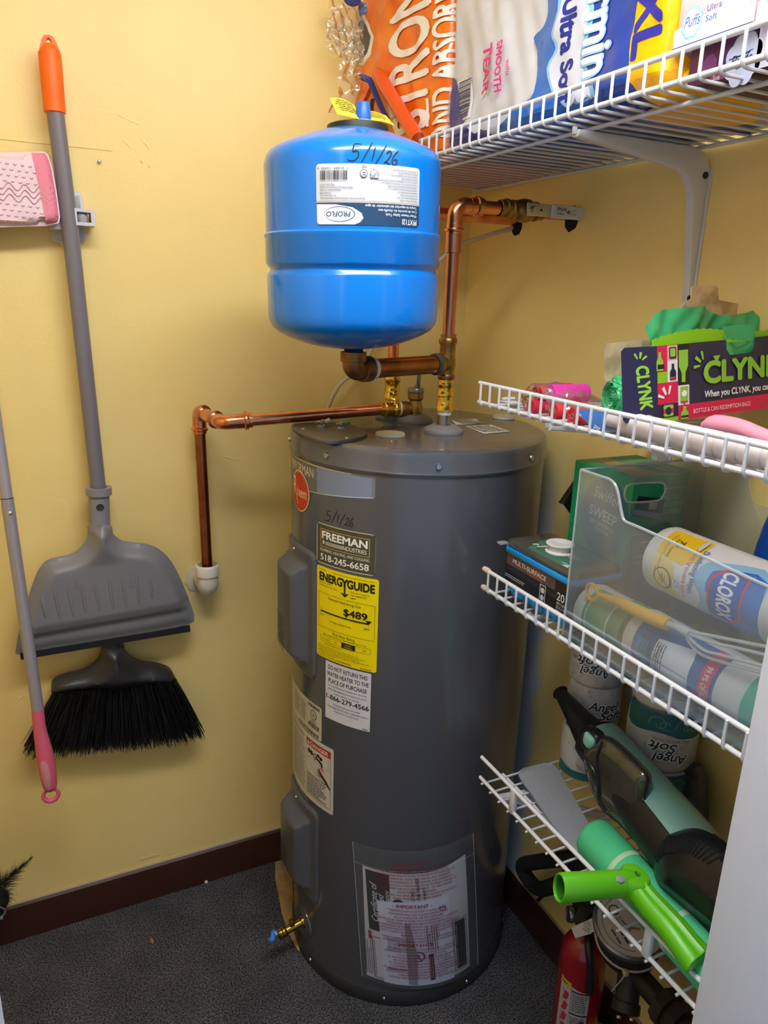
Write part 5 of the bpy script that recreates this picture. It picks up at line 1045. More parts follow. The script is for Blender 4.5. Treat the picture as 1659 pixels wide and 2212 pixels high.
gry = qx([(0.5088,1.8478),(0.551,1.8408),(0.613,1.854),(0.5922,1.8252),(0.5477,1.8149)])
zc = [([(.356, 0), (.50, -.004), (.52, -.272), (.356, -.272)], '22307c'), ([(.60, -.004), (.74, -.004), (.76, -.272), (.62, -.272)], '27408c'), ([(.40, -.05), (.47, -.05), (.50, -.26), (.44, -.26)], '2a3a86'), ([(.62, -.06), (.70, -.05), (.71, -.20), (.64, -.22)], '31549c'), ([(.80, -.05), (.84, -.05), (.85, -.24), (.81, -.24)], '27408c'), (nav, '22307c'), (blu, '1f6cc4'), (nvy, '1b3f9c'), (lob, '8fc2ee'), (wht, 'd5d8e4'), (yel, 'f6b400')]
for k, (pl, c) in enumerate(zc):
    part('printed_zone', patch(SC_, smooth_poly(pl, 3) if len(pl) > 4 else pl, .010, .0006 + .0005 * k), film('film_' + c, c), tp)
bc = qx([(0.3848,1.9327),(0.4372,1.9284),(0.4476,1.9054),(0.448,1.8639),(0.4008,1.8628),(0.3885,1.9148)])
part('barcode_panel', patch(SC_, bc, .012, .0016), ink('e6e2e4'), tp)
u_ = lambda L: L[0]
bu0, bv1 = [(0.3963,1.9311)][0]; bu1, bv0 = [(0.44,1.8667)][0]
bars = []; r_ = random.Random(6); v = bv0
while v < bv1 - .004:
    h = r_.choice((.0009, .0009, .0018, .0026)); bars.append(('r', bu0, v - D1, bu1, v + h - D1, '2a2c50')); v += h + r_.choice((.0009, .0014, .0018))
def Tn(s, q, px, c, w_px=None, b=.02, **k):
    """lettering that reads downwards"""
    d = dict(rot=-90, b=b, **k)
    if w_px: d['w'] = w_px * PXV
    return ('t', s, q[0], q[1] - D1, px * PXH, c, d)
PXH = abs([(0.6721,1.9204)][0][0] - [(0.7761,1.8954)][0][0]) / 100; PXV = abs([(0.7214,1.9373)][0][1] - [(0.731,1.8773)][0][1]) / 100
stamp(tp, 'barcode_bars', SC_, bars, .0024, .007, .0, kind='stuff')
words(tp, SC_, [Tn('Ultra Soft', [(0.6936,1.9723)][0], 30, '1c2f8c', 222, .05), Tn('Charmin', [(0.7462,2.0529)][0], 56, '9fcdf4', 318, .055), Tn('Charmin', [(0.7464,2.0518)][0], 54, 'f2f4f8', 314, .028), Tn('XL', [(0.8442,1.94)][0], 46, '2b2a9a', 128, .045),
      Tn('TEAR', [(0.487,1.9634)][0], 23, 'dc2f82', 120, .035), Tn('SMOOTH', [(0.5257,1.9608)][0], 15, 'dc2f82', 122, .035), Tn('WITH', [(0.555,1.9282)][0], 7, 'dc2f82', 36, .02),
      Tn('ROOM TISSUE - 312 2-PLY SHEETS', [(0.3721,1.9285)][0], 7, 'c9cbe0', 190, .0), Tn('9.9 cm x 10.1 cm / 92 IN x 4 IN', [(0.3579,1.9208)][0], 7, 'c9cbe0', 170, .0)], .0054, .007, .0003)
sq = lambda L: qx(L)
# tissue boxes
pp = M('box_pink', 'f0cfd2', .4, mottle=(7, 'e9bcc3', .7)); bw = M('box_white', 'dcdce6', .4)
def tissue(name, y0, y1, z0, z1, x0, label, dark):
    t = thing(name, label, 'tissue box', (-.15, (y0 + y1) / 2, z0))
    part('carton', rbox((x0, y1, z0), (-.03, y0, z1), .002), M('box_purple', '4a1b48', .4) if dark else pp, t); return t
tb = tissue('tissue_box', -.913, -1.024, 1.8585, 1.975, -.286, 'pink and white tissue box marked Ultra Soft standing on a dark purple tissue box', False)
S = plane((-.286, -.909, 1.8585), (0, -1, 0), (0, 0, 1))
cloud = lambda cx, cy, r: [(cx + r * (.94 + .12 * abs(sin(4 * a))) * cos(a), cy + r * 1.1 * (.94 + .12 * abs(sin(4 * a))) * sin(a)) for a in [2 * pi * k / 64 for k in range(64)]]
stamp(tb, 'box_print', S, [('r', 0, 0, .115, .019, 'e4e6f2'), ('p', [(.0, .019), (.115, .019), (.115, .045), (.095, .040), (.07, .032), (.04, .026), (0, .021)], 'bfd3dc'), ('p', cloud(.026, .023, .0150), '7cc4e6'), ('p', cloud(.0262, .0235, .0132), 'd9ecf6'), ('t', 'Puffs', .0145, .0195, .0120, '3a55b0', {'w': .024, 'sh': .25}),
      ('t', 'Ultra', .047, .0290, .0068, '5a62a8', {'sp': 1.1}), ('t', 'Soft', .047, .0185, .0068, '5a62a8', {'sp': 1.1}), ('r', .1080, .0, .1084, .12, '8a90c0'), ('r', 0, .0, .115, .0018, '46407a')], .0005, .03)
tb2 = tissue('tissue_box', -1.0265, -1.140, 1.8585, 1.975, -.286, 'second pink and white tissue box, cut off by the right picture edge', False)
stamp(tb2, 'box_print', plane((-.286, -1.0265, 1.8585), (0, -1, 0), (0, 0, 1)), [('r', 0, 0, .115, .019, 'e4e6f2'), ('p', cloud(.026, .023, .0150), '7cc4e6'), ('p', cloud(.0262, .0235, .0132), 'd9ecf6'), ('t', 'Puffs', .0145, .0195, .0120, '3a55b0', {'w': .024, 'sh': .25})], .0005, .03)
tc_ = tissue('tissue_box', -.925, -1.020, D1, 1.8575, -.272, 'dark purple tissue box lying under the pink and white tissue boxes', True)
S = plane((-.272, -.925, D1), (0, -1, 0), (0, 0, 1))
stamp(tc_, 'box_print', S, [('p', cloud(.080, .014, .024), 'b9bfd8'), ('p', cloud(.032, .018, .011), '6c3060'), ('s', [(.060, .018), (.078, .019), (.092, .022)], .002, '1c2a5c'), ('s', [(.072, .006), (.085, .009), (.094, .008)], .002, '1c2a5c'), ('t', 'Puffs', .064, .010, .011, '1c2a5c', {'rot': 0, 'sh': .2}), ('r', .036, .0, .058, .0085, '6e3352'), ('t', 'Soft', .040, .0015, .005, 'e3c8d4', {'rot': -8})], .0005, .03)
tc2 = tissue('tissue_box', -1.0225, -1.14, D1, 1.8575, -.272, 'second dark purple tissue box below, at the right picture edge', True)
stamp(tc2, 'box_print', plane((-.272, -1.0225, D1), (0, -1, 0), (0, 0, 1)), [('r', .0, .0, .118, .042, 'cfcbe0'), ('p', cloud(.06, .018, .02), '8fa8d8')], .0005, .03)

# ---------------- things on the second shelf ----------------
D2 = 1.3800
# little bag rolls in a clear film
def roll(name, A, axis, L, r, mat, label, group, core=True):
    t = thing(name, label, 'bag roll', (A[0], A[1], A[2] - r), group)
    A = Vector(A); d = Vector(axis).normalized(); pr = []
    for k in range(7): pr += [(r * (.32 + .68 * k / 7), -.0004 + .0010 * (k % 2)), (r * (.32 + .68 * (k + .85) / 7), -.0004 + .0010 * (k % 2))]
    part('rolled_film', lathe([(r * .32, .004)] + pr + [(r, .001), (r * 1.01, L * .5), (r, L - .001), (r * .3, L)], 28, A, d), mat, t)
    part('core_tube', lathe([(r * .20, .010), (r * .20, -.0006), (r * .33, -.0006), (r * .33, .010)], 18, A, d), M('core_card', '8d8680', .8), t)
    return t
red = M('roll_red', 'e0393f', .38, bump=(60, .3)); mag = M('roll_magenta', 'e03aa8', .35, bump=(60, .3)); drd = M('roll_crimson', 'c62c46', .4, bump=(60, .3))
ax = (.99, -.12, .0); rr = .0145
roll('bag_roll', (-0.25,-0.6538,1.409), ax, .066, rr, red, 'upper red waste bag roll at the left of the clear film pack', 'small waste bag rolls')
roll('bag_roll', (-0.262,-0.7045,1.4122), ax, .070, rr + .001, mag, 'magenta waste bag roll on top of the red ones in the clear film pack', 'small waste bag rolls')
roll('bag_roll', (-0.262,-0.6556,1.3811), ax, .066, rr, drd, 'lower crimson waste bag roll at the left end of the clear film pack', 'small waste bag rolls')
roll('bag_roll', (-0.266,-0.7235,1.3853), ax, .066, rr, red, 'lower middle red waste bag roll under the magenta roll', 'small waste bag rolls')
roll('bag_roll', (-0.268,-0.7725,1.3857), ax, .066, rr, red, 'lower right red waste bag roll beside the blue leaflet', 'small waste bag rolls')
c0 = Vector((-0.235,-0.6997,1.3944))
def bagfn(u, v):
    a = 2 * pi * u; s = v
    rad = sin(pi * min(1, max(0, .06 + .88 * s))) ** .35
    q = Vector((-.040 + .105 * s, .020 - .050 * s, .004 - .010 * s)); w = .062 * (1 - .35 * s); h = .040 * (1 - .55 * s)
    n = 1 + .07 * sin(7 * a + 9 * s) + .05 * sin(13 * a - 21 * s)
    return tuple(c0 + q + Vector((.0, cos(a) * w * rad * n, sin(a) * h * rad * n)))
bag = thing('film_pack', 'clear film pack around the red and magenta bag rolls on the second shelf', 'plastic bag', (c0.x, c0.y, D2))
part('film_skin', grid(bagfn, 48, 26, True), clear('pack_film', 'fff4f2', .10, .22, .08, (60, .5), 'f6e6e6'), bag)
# green bag roll
def spiral_roll(A, axis, L, r, mat, label):
    t = thing('green_bag_roll', label, 'bag roll', (A[0], A[1], A[2] - r)); A = Vector(A); d = Vector(axis).normalized(); rn = random.Random(5)
    pr = [(r * .08, .006)]
    for k in range(9):
        q = .12 + .88 * k / 9; h = rn.uniform(-.003, .002); pr += [(r * q, h + .002), (r * (q + .030), h), (r * (q + .075), h), (r * (q + .092), h + .003)]
    pr += [(r, .003), (r * 1.03, L * .4), (r, L), (0, L)]
    g = lathe(pr, 40, A, d)
    u = Vector((0, 0, 1)).cross(d).normalized(); vv = []
    for q in g[0]:
        p_ = Vector(q) - A; a = atan2(p_.z, p_.dot(u)); k = 1 + .07 * sin(2 * a + 1) + .03 * sin(5 * a); ax_ = d * p_.dot(d); vv.append(tuple(A + ax_ + (p_ - ax_) * k + d * .0022 * sin(9 * a + 900 * p_.length)))
    part('rolled_bags', (vv, g[1]), mat, t); return t
grn = M('bag_green', '3db274', .32, coat=.2, bump=(70, .3))
spiral_roll((-0.262,-0.8499,1.4219), (.94, -.34, 0), .075, .0365, grn, 'green rolled-up redemption bags lying beside the dark carton')
# leaflet
pl = [(0.7927,1.3995),(0.8337,1.4071),(0.8868,1.4005),(0.8854,1.3862),(0.8458,1.3772)]
lf_ = thing('leaflet', 'blue folded leaflet leaning behind the rail in front of the green roll', 'leaflet', (-.28, -.85, D2))
part('paper', prism(pl, -.002, .001, lambda u, v, d: (-.279 - d + (v - 1.40) * .25, -u, v)), M('leaflet_blue', '3f78c4', .5), lf_)
S = plane((-.279 + (0) - .0018, 0, 0), (0, -1, 0), (0, 0, 1))
S = lambda u, v, l=0: (-.2805 - l + (v - 1.40) * .25, -u, v)
a_, b_ = [(0.803,1.3961)][0], [(0.8445,1.3846)][0]
stamp(lf_, 'leaflet_print', S, [('t', 'pet', a_[0], a_[1] - .002, .0045, 'e8eef6', {'rot': -12}), ('t', 'poz', b_[0], b_[1] - .003, .0070, 'e8eef6', {'b': .03, 'rot': -12})], .0010, .05)
# dark carton of redemption bags
FB, FT = Vector((-.25, -.932, 1.401)), Vector((-.252, -.913, 1.505))
e_ = Vector((cos(radians(-2)), sin(radians(-2)), .070)).normalized(); vv = (FT - FB).normalized(); HB = (FT - FB).length; LB = .246
ub = thing('bag_carton', 'dark blue carton of redemption bags with green lettering and an open torn top', 'carton', (FB.x + .1, FB.y + .05, D2))
navy = M('carton_navy', '25264a', .42); kraft = M('carton_kraft', 'e6caa0', .8, mottle=(40, 'a07f52', .6)); lime = M('carton_lime', '86c41f', .45)
nn = vv.cross(e_).normalized(); nn = -nn if nn.y < 0 else nn     # into the shelf
mb = lambda u, v, d: tuple(FB + e_ * u + vv * v + nn * d)
notch0, notch1 = .128, .186; nd = .022
front = [(0, 0), (LB, 0), (LB, HB), (notch1, HB), (notch1 - .001, HB - nd + .008), (notch1 - .008, HB - nd), (notch0 + .008, HB - nd), (notch0 + .001, HB - nd + .008), (notch0, HB), (0, HB)]
fp = part('front_panel', prism(front, 0, .0012, mb), navy, ub)
DB = .085
part('base_panel', join(prism([(0, 0), (LB, 0), (LB, DB), (0, DB)], 0, .0012, lambda u, v, d: mb(u, d, v)), prism([(0, 0), (DB, 0), (DB, HB), (0, HB)], LB - .0012, LB, lambda u, v, d: mb(d, v, u)), prism([(0, 0), (LB, 0), (LB, HB * 1.02), (0, HB * 1.02)], DB - .0012, DB, mb)), kraft, ub)
# end flap swung out to the left
G = Vector((-0.3,-0.9184,1.4015)); G.z = FB.z - .002
gdir = (G - FB); gw = gdir.length; gdir.normalize(); mf = lambda u, v, d: tuple(FB + gdir * u + vv * v + vv.cross(gdir).normalized() * d)
fl_ = part('end_flap', prism([(0, 0), (gw - .004, .002), (gw, .006), (gw + .001, HB - .006), (gw - .004, HB - .001), (0, HB)], -.0006, .0006, mf), navy, ub)
# text on the flap: mapped so that u runs from the free edge to the fold
Sf = lambda u, v, l=0: tuple(Vector(mf(gw - u, v, 0)) + Vector((-.75, -.66, 0)).normalized() * (.0007 + l))
gl_ = '8cc63f'; CL = lambda h0: []
def rays(u, v, s, a0, c):
    out = []
    for k in range(3):
        a = radians(a0 + 42 * k - 42); ux, uy = cos(a), sin(a); w = s * (.20 + .06 * (k == 1))
        out.append(('p', [(u + ux * s * .55 - uy * w * .5, v + uy * s * .55 + ux * w * .5), (u + ux * s * .55 + uy * w * .5, v + uy * s * .55 - ux * w * .5), (u + ux * s * 1.45 + uy * w * .8, v + uy * s * 1.45 - ux * w * .8), (u + ux * s * 1.45 - uy * w * .8, v + uy * s * 1.45 + ux * w * .8)], c))
    return out
stamp(fl_, 'flap_print', Sf, [('t', 'CLYNK', gw * .40, HB * .74, gw * .36, gl_, {'rot': -84, 'w': HB * .56, 'b': .045})] + rays(gw * .50, HB * .80, .0095, 80, gl_) + rays(gw * .62, HB * .13, .0085, -60, gl_), .0004, .05)
Sb = lambda u, v, l=0: mb(u, v, -l)
w1, w2 = .0235, .0235; c = ['d8184f', '86c41f', '20213f', 'e6e6ee', 'f0a8a8', '1c1d22']
X1_, X2_, X3_ = .0, .0255, .0285
it = [('r', 0, HB * .0, .05, HB * .99, c[2]), ('r', 0, HB * .66, .018, HB * .995, c[0]), ('r', .018, HB * .80, .0365, HB * .995, c[4]), ('r', .018, HB * .52, .0365, HB * .80, c[3]), ('r', 0, HB * .42, .018, HB * .66, c[1]), ('r', 0, HB * .24, .0365, HB * .52, c[0]), ('r', 0, HB * .06, .0365, HB * .24, '20213f'), ('r', 0, 0, .0365, HB * .06, c[1]),
      ('r', .0365, HB * .46, .057, HB * .995, c[5]), ('r', .0365, HB * .20, .057, HB * .46, c[3]), ('r', .0365, 0, .057, HB * .20, c[0]), ('r', .057, 0, LB, HB * .20, c[0])]
bottle = lambda u, v, w, h, col: [('p', [(u - w * .5, v), (u + w * .5, v), (u + w * .5, v + h * .5), (u + w * .2, v + h * .72), (u + w * .2, v + h), (u - w * .2, v + h), (u - w * .2, v + h * .72), (u - w * .5, v + h * .5)], col)]
binv = lambda u, v, w, h, col: [('p', [(u - w * .5, v + h), (u + w * .5, v + h), (u + w * .5, v + h * .5), (u + w * .2, v + h * .28), (u + w * .2, v), (u - w * .2, v), (u - w * .2, v + h * .28), (u - w * .5, v + h * .5)], col)]
can_ = lambda u, v, w, h, col: [('p', [(u - w * .5, v + h * .1), (u - w * .4, v), (u + w * .4, v), (u + w * .5, v + h * .1), (u + w * .5, v + h * .9), (u + w * .4, v + h), (u - w * .4, v + h), (u - w * .5, v + h * .9)], col)]
it += binv(.0467, HB * .50, .017, HB * .42, gl_) + bottle(.004, HB * .68, .012, HB * .24, gl_) + [('r', 0, HB * .70, .012, HB * .76, '1c1d22')] + can_(.0272, HB * .825, .013, HB * .145, '1c1d22') + can_(.0272, HB * .845, .0095, HB * .11, gl_) + bottle(.0272, HB * .545, .011, HB * .21, '20213f') + [('r', .0225, HB * .555, .032, HB * .585, c[0])]
it += rays(.0175, HB * .30, .013, 118, 'f2f2f4') + can_(.018, HB * .075, .018, HB * .15, gl_) + [('r', .009, HB * .115, .027, HB * .175, c[0]), ('e', .018, HB * .145, .0055, .0055, '20213f'), ('r', .0395, HB * .235, .0540, HB * .435, gl_), ('r', .0395, HB * .235, .0540, HB * .25, c[0]), ('r', .0395, HB * .43, .0540, HB * .437, c[0]), ('e', .0467, HB * .35, .0048, .0042, 'f2f2f4'), ('p', [(.0450, HB * .33), (.0485, HB * .33), (.0458, HB * .30)], 'f2f2f4'), ('e', .0467, HB * .215, .0016, .0016, c[0])]
it += bottle(.0470, HB * .01, .014, HB * .17, gl_) + [('r', .0405, HB * .03, .0540, HB * .06, '1c1d22')]
it += [('t', 'CLYNK', .0845, HB * .455, HB * .285, gl_, {'w': .150, 'b': .05})] + rays(.0835, HB * .70, .0135, 145, gl_) + [('p', [(.100, HB * .80), (.114, HB * .805), (.108, HB * .71)], gl_),
      ('t', 'When you CLYNK, you can help', .0845, HB * .262, HB * .088, 'f2f2f4', {'w': .150, 'b': .03, 'sh': .1}), ('t', 'BOTTLE & CAN REDEMPTION BAGS', .063, HB * .070, HB * .060, 'f2dfe4', {'w': .110, 'b': .006})]
stamp(fp, 'carton_print', Sb, it, .0004, .06)
# torn lime inner lip with a serrated edge
ser = [(-.004, HB - .004)] + [(-.004 + (LB + .004) * k / 40, HB + .008 + .010 * sin(pi * min(1, k / 26)) + (.0016 if k % 2 else 0) - (.012 if notch0 < (-.004 + (LB + .004) * k / 40) < notch1 else 0)) for k in range(41)] + [(LB, HB - .004)]
part('torn_lip', prism(ser, .004, .0052, mb), lime, ub)
# kraft side flap and raised lid
part('side_flap', prism([(-0.2794,1.5028),(-0.1966,1.5087),(-0.1811,1.4841),(-0.185,1.4426),(-0.2715,1.4501)], -.0006, .0006, lambda u, v, d: (u, -.840 + d, v)), kraft, ub)
lid = [(-0.1532,1.5174),(-0.1495,1.538),(-0.1256,1.5534),(-0.1161,1.5645),(-0.1053,1.5688),(-0.1077,1.5851),(-0.1035,1.5887),(-0.0573,1.5907),(-0.0513,1.5868),(-0.0453,1.5688),(-0.0049,1.5647),(0.0524,1.5506),(0.1226,1.5411),(0.1374,1.4877),(-0.1403,1.4895)]
part('raised_lid', prism(lid, -.0006, .0006, lambda u, v, d: (u, -.825 + d, v)), kraft, ub)
# crumpled green bag pulled out of the top
bg = [(-0.2249,1.508),(-0.2305,1.53),(-0.2187,1.5378),(-0.2123,1.5418),(-0.2094,1.5457),(-0.1873,1.5525),(-0.1514,1.557),(-0.1161,1.5603),(-0.0975,1.5499),(-0.08,1.5461),(-0.0524,1.5479),(-0.0247,1.551),(-0.0091,1.5547),(0.0022,1.5431),(0.0217,1.5206),(0.0736,1.5099),(0.0849,1.4693),(-0.0642,1.4679),(-0.2232,1.5034)]
V, F = filled(bg, .005)
def gy(u, v):
    return -.868 - .010 * sin(38 * u + 14 * v) * sin(26 * v - 8 * u) - .010 * abs(((u * 26 + v * 14) % 2) - 1) - .004 * abs(((u * 60 - v * 48) % 2) - 1) + .25 * (v - 1.50)
part('pulled_bag', ([(u, gy(u, v), v) for u, v in V], F), grn, ub, angle=80)
tg_ = [(notch0 - .002, HB + .012), (notch1 + .002, HB + .012), (notch1 - .004, HB - nd + .004), (notch0 + .006, HB - nd + .004)]
V, F = filled([(notch0 - .001, HB + .020), (notch0 - .001, HB - nd + .004), (notch0 + .006, HB - nd - .001), (notch1 - .006, HB - nd - .001), (notch1 + .001, HB - nd + .004), (notch1 + .001, HB + .020)], .006)
part('bag_tongue', ([mb(u, v, .006 + .004 * sin(90 * u + 60 * v)) for u, v in V], F), grn, ub)
# white ribbed sleeve along the rail
rib = thing('ribbed_sleeve', 'long white ribbed plastic sleeve lying along the front rail of the second shelf', 'plastic sleeve', (-.266, -1.03, D2))
pr, y = [(0, 0), (.009, 0), (.011, .004), (.011, .030), (.012, .031)], .031; rS = .0170
while y < .34:
    pr += [(rS - .0022, y), (rS - .0004, y + .0012), (rS, y + .004), (rS, y + .0285), (rS - .0004, y + .0312), (rS - .0022, y + .0324), (rS - .0030, y + .0330)]; y += .0335
part('sleeve_body', lathe(pr, 30, (-.277, -.866, D2 + rS), (0, -1, 0)), M('sleeve_white', 'dcd2d0', .45), rib)
# pink handle under the carton
ph_ = thing('pink_brush', 'pale pink rounded plastic handle sticking out under the dark carton', 'handle', (-0.2,-1.0259,1.4081))
hpz = spline([(-0.215,-0.9761,1.4021), (-0.215,-0.9978,1.4096), (-0.215,-1.0305,1.4115), (-0.215,-1.0625,1.4076), (-0.215,-1.0998,1.4007), (-0.215,-1.1318,1.3941)], 6)
part('handle_body', tube(hpz, [.002] + [.0135 * min(1, .35 + i / 9) * (1 - .012 * i) for i in range(1, len(hpz))], 18), M('handle_pink', 'ef9fb8', .5), ph_)
cq = Vector((-0.262,-0.5936,1.3701)); wc = thing('shelf_end_clip', 'small white plastic clip lying at the left end of the second shelf', 'clip', (cq.x, cq.y, D2))
part('clip_body', join(rbox((cq.x - .012, cq.y - .018, D2 + .0006), (cq.x + .012, cq.y + .014, D2 + .005), .0015), cyl((cq.x - .012, cq.y + .006, D2 + .008), (cq.x + .014, cq.y + .006, D2 + .008), .0032, 10)), M('clip_flat_white'), wc)

# ---------------- things on the third shelf ----------------
D3 = 1.0415
# wet cloth tub
x0, x1, y0, y1 = -.290, -.180, -.842, -.645
tub = thing('wet_cloth_tub', 'black and blue tub of wet floor cloths at the left end of the third shelf', 'tub', ((x0 + x1) / 2, (y0 + y1) / 2, D3))
tb_ = part('tub_body', rbox((x0 + .004, y0 + .004, D3 + .022), (x1 - .004, y1 - .004, D3 + .086), .008, 3), M('tub_black', '17171c', .32), tub)
tblue = M('tub_blue', '1f8fd8', .3)
part('blue_tray', join(rbox((x0 + .010, y0 + .010, D3 + .0005), (x1 - .010, y1 - .010, D3 + .030), .010, 3), *[rbox((x0 + .008, y0 + .022 + k * .0195, D3 + .004), (x0 + .013, y0 + .034 + k * .0195, D3 + .024), .002) for k in range(8)]), tblue, tub)
part('blue_rim', prism(smooth_poly([(x0, y0 + .012), (x0 + .010, y0), (x1 - .010, y0), (x1, y0 + .012), (x1, y1 - .012), (x1 - .010, y1), (x0 + .010, y1), (x0, y1 - .012)], 1), D3 + .082, D3 + .092, lambda u, v, d: (u, v, d), .002), tblue, tub)
part('clear_lid', prism(smooth_poly([(x0 + .002, y0 + .014), (x0 + .012, y0 + .002), (x1 - .012, y0 + .002), (x1 - .002, y0 + .014), (x1 - .002, y1 - .014), (x1 - .012, y1 - .002), (x0 + .012, y1 - .002), (x0 + .002, y1 - .014)], 1), D3 + .0925, D3 + .104, lambda u, v, d: (u, v, d), .004), M('lid_smoke', '4f4b44', .12, coat=.5), tub)
q = Vector((x0 + .001, y1 + .004, D3 + .092)); part('lid_tab', rbox((q.x - .006, q.y - .006, q.z - .001), (q.x + .012, q.y + .008, q.z + .003), .0012), clear('tab_clear', 'eef2f4', .3, .3, .1), tub)
S = plane((0, 0, D3 + .104), (0, -1, 0), (1, 0, 0))
it = [('p', [(-y1 + .060, x0 + .010), (-y1 + .185, x0 + .010), (-y1 + .185, x1 - .012), (-y1 + .040, x1 - .012), (-y1 + .036, x0 + .060)], '3d6f5c'), ('t', 'Swiffer', -y1 + .075, x0 + .046, .020, 'd6e2dc', {'sh': .25, 'w': .070}), ('d', -y1 + .140, x0 + .020, .022, 1, .004, .004, 'b6c8c0'), ('p', [(-y1 + .150, x0 + .012), (-y1 + .166, x0 + .012), (-y1 + .158, x0 + .024)], 'd6e2dc')]
stamp(tub, 'lid_print', S, it, .0003, .03)
S = plane((x0 + .004, y1, D3), (0, -1, 0), (0, 0, 1))
stamp(tb_, 'tub_print', S, [('r', .012, .060, .150, .082, '5c4640'), ('r', .080, .060, .118, .082, '7a4a3a'), ('t', 'MULTI-SURFACE', .030, .0665, .0085, 'e4dcd6', {'w': .096, 'sh': .1, 'b': .01}), ('d', .010, .040, .060, 2, .0035, .0018, 'cfcfd4'), ('r', .112, .022, .128, .058, 'c9c9cc'), ('r', .1135, .0235, .1265, .0565, '17171c'), ('e', .120, .048, .005, .005, 'c9c9cc'), ('e', .120, .035, .005, .005, 'c9c9cc'), ('d', .115, .028, .010, 2, .0025, .0015, 'c9c9cc'),
      ('t', '20', .158, .047, .0145, 'e8e8ec', {}), ('t', 'WET CLOTHS', .158, .0395, .0050, 'e8e8ec', {'w': .028}), ('t', '25.4 x 20.3', .158, .0330, .0050, 'e8e8ec', {'w': .028}), ('t', '(10.0 in x 8 in)', .158, .0265, .0050, 'e8e8ec', {'w': .028})], .0004, .03)
# white spool on the tub
sq_ = Vector((-0.242,-0.7455,1.146)); sq_.z = D3 + .1045
spn = thing('floss_spool', 'small white spool with a loose thread standing on the wet cloth tub lid', 'spool', sq_)
part('spool_body', lathe([(0, 0), (.024, 0), (.0250, .0012), (.0250, .0030), (.019, .0045), (.0190, .0130), (.0240, .0145), (.0245, .0160), (.0240, .0172), (.012, .0178), (.010, .0165), (0, .0165)], 40, sq_), M('spool_white', 'e2e0de', .4), spn)
part('loose_thread', tube(spline([sq_ + Vector((-.016, .010, .010)), sq_ + Vector((-.024, .022, .006)), sq_ + Vector((-.020, .036, .001)), sq_ + Vector((-.012, .044, .0012)), sq_ + Vector((-.020, .050, .0010))], 6), .0009, 5), M('spool_white'), spn)
# green sweeping-cloth box
bx = thing('sweeping_cloth_box', 'green box of dry sweeping cloths standing behind the clear bin', 'box', (-.09, -.75, D3))
bg0, bg1, by0, by1, bz = -.170, -.048, -.823, -.677, 1.289
gb = part('carton', rbox((bg0, by0, D3), (bg1, by1, bz), .0015), M('box_green', '14a56e', .42), bx)
S = plane((bg0, by1, D3), (0, -1, 0), (0, 0, 1))
stamp(gb, 'side_print', S, [('r', .0, .130, .088, .1306, '0a6f48'), ('e', .088, .165, .058, .070, '1d6f80'), ('t', 'Swiffer', .056, .196, .0200, 'd9ece8', {'w': .066, 'sh': .2, 'rot': -6}), ('t', 'SWEEP', .050, .163, .0185, 'e8f2ee', {'w': .068, 'rot': -6, 'b': .01}), ('t', 'DRY SWEEPING', .054, .150, .0070, 'e8f2ee', {'w': .060, 'rot': -6, 'b': .01}), ('t', 'CLOTHS', .068, .1385, .0070, 'e8f2ee', {'rot': -6, 'b': .01})], .0004, .03)
S = plane((bg1, by0, bz), (-1, 0, 0), (0, 0, -1))
W_ = bg1 - bg0
stamp(gb, 'front_print', S, [('r', 0, .100, W_ - .008, .247, '134b50'), ('e', .040, .190, .05, .055, '0b3b48'), ('t', 'HEAVY DUTY', .010, .060, .0085, 'cfe4da', {'b': .01}), ('t', 'WET MOPPING', .010, .047, .0085, 'cfe4da', {'b': .01}), ('t', 'CLOTHS', .016, .034, .0085, 'cfe4da', {'b': .01}), ('d', .008, .022, .05, 1, .004, .0025, 'cfe4da'), ('r', .050, .108, .098, .120, '9c3a34'), ('d', .055, .112, .038, 1, .004, .003, 'e6c8c0'),
      ('t', 'Swiffer', .020, .145, .008, 'cfe4da', {'sh': .2}), ('t', 'SWEEP + MOP', .016, .135, .005, 'cfe4da', {}), ('t', 'Swiffer', .070, .145, .008, 'cfe4da', {'sh': .2}), ('t', 'SWEEP + MOP DELUXE', .066, .135, .005, 'cfe4da', {'w': .036}),
      ('p', [(.050, .040), (.110, .030), (.118, .062), (.052, .078)], '20283c'), ('r', .066, .042, .084, .056, 'b9c0c8'), ('p', [(.052, .066), (.116, .052), (.117, .060), (.052, .078)], '7f9ac0')], .0004, .03)
S = plane((bg0, by1, bz), (0, -1, 0), (1, 0, 0))
stamp(gb, 'top_print', S, [('p', [(.004, .040), (.142, .004), (.142, .080), (.004, .135)], 'a4946c'), ('p', [(.004, .070), (.050, .060), (.142, .050), (.142, .139), (.004, .139)], '5c9c70'), ('e', .100, .100, .042, .036, '1c5a60'), ('t', 'WET CLOTHS', .068, .110, .012, 'b8cfc6', {'w': .060}), ('t', 'WET MOPPING', .074, .092, .008, 'b8cfc6', {'w': .050})], .0004, .03)
# dark folded thing behind the box
wd = thing('black_wedge', 'black plastic corner sticking out on the left of the green cloth box', 'plastic corner', (-.10, -.64, D3))
part('wedge_body', prism([[(-0.1626,1.197)][0], (-.02, D3), (-.02, 1.235), [(-0.1372,1.2496)][0], [(-0.1739,1.2017)][0]], -.660, -.645, lambda u, v, d: (u, d, v), .003), M('wedge_black', '1e1b18', .6), wd)
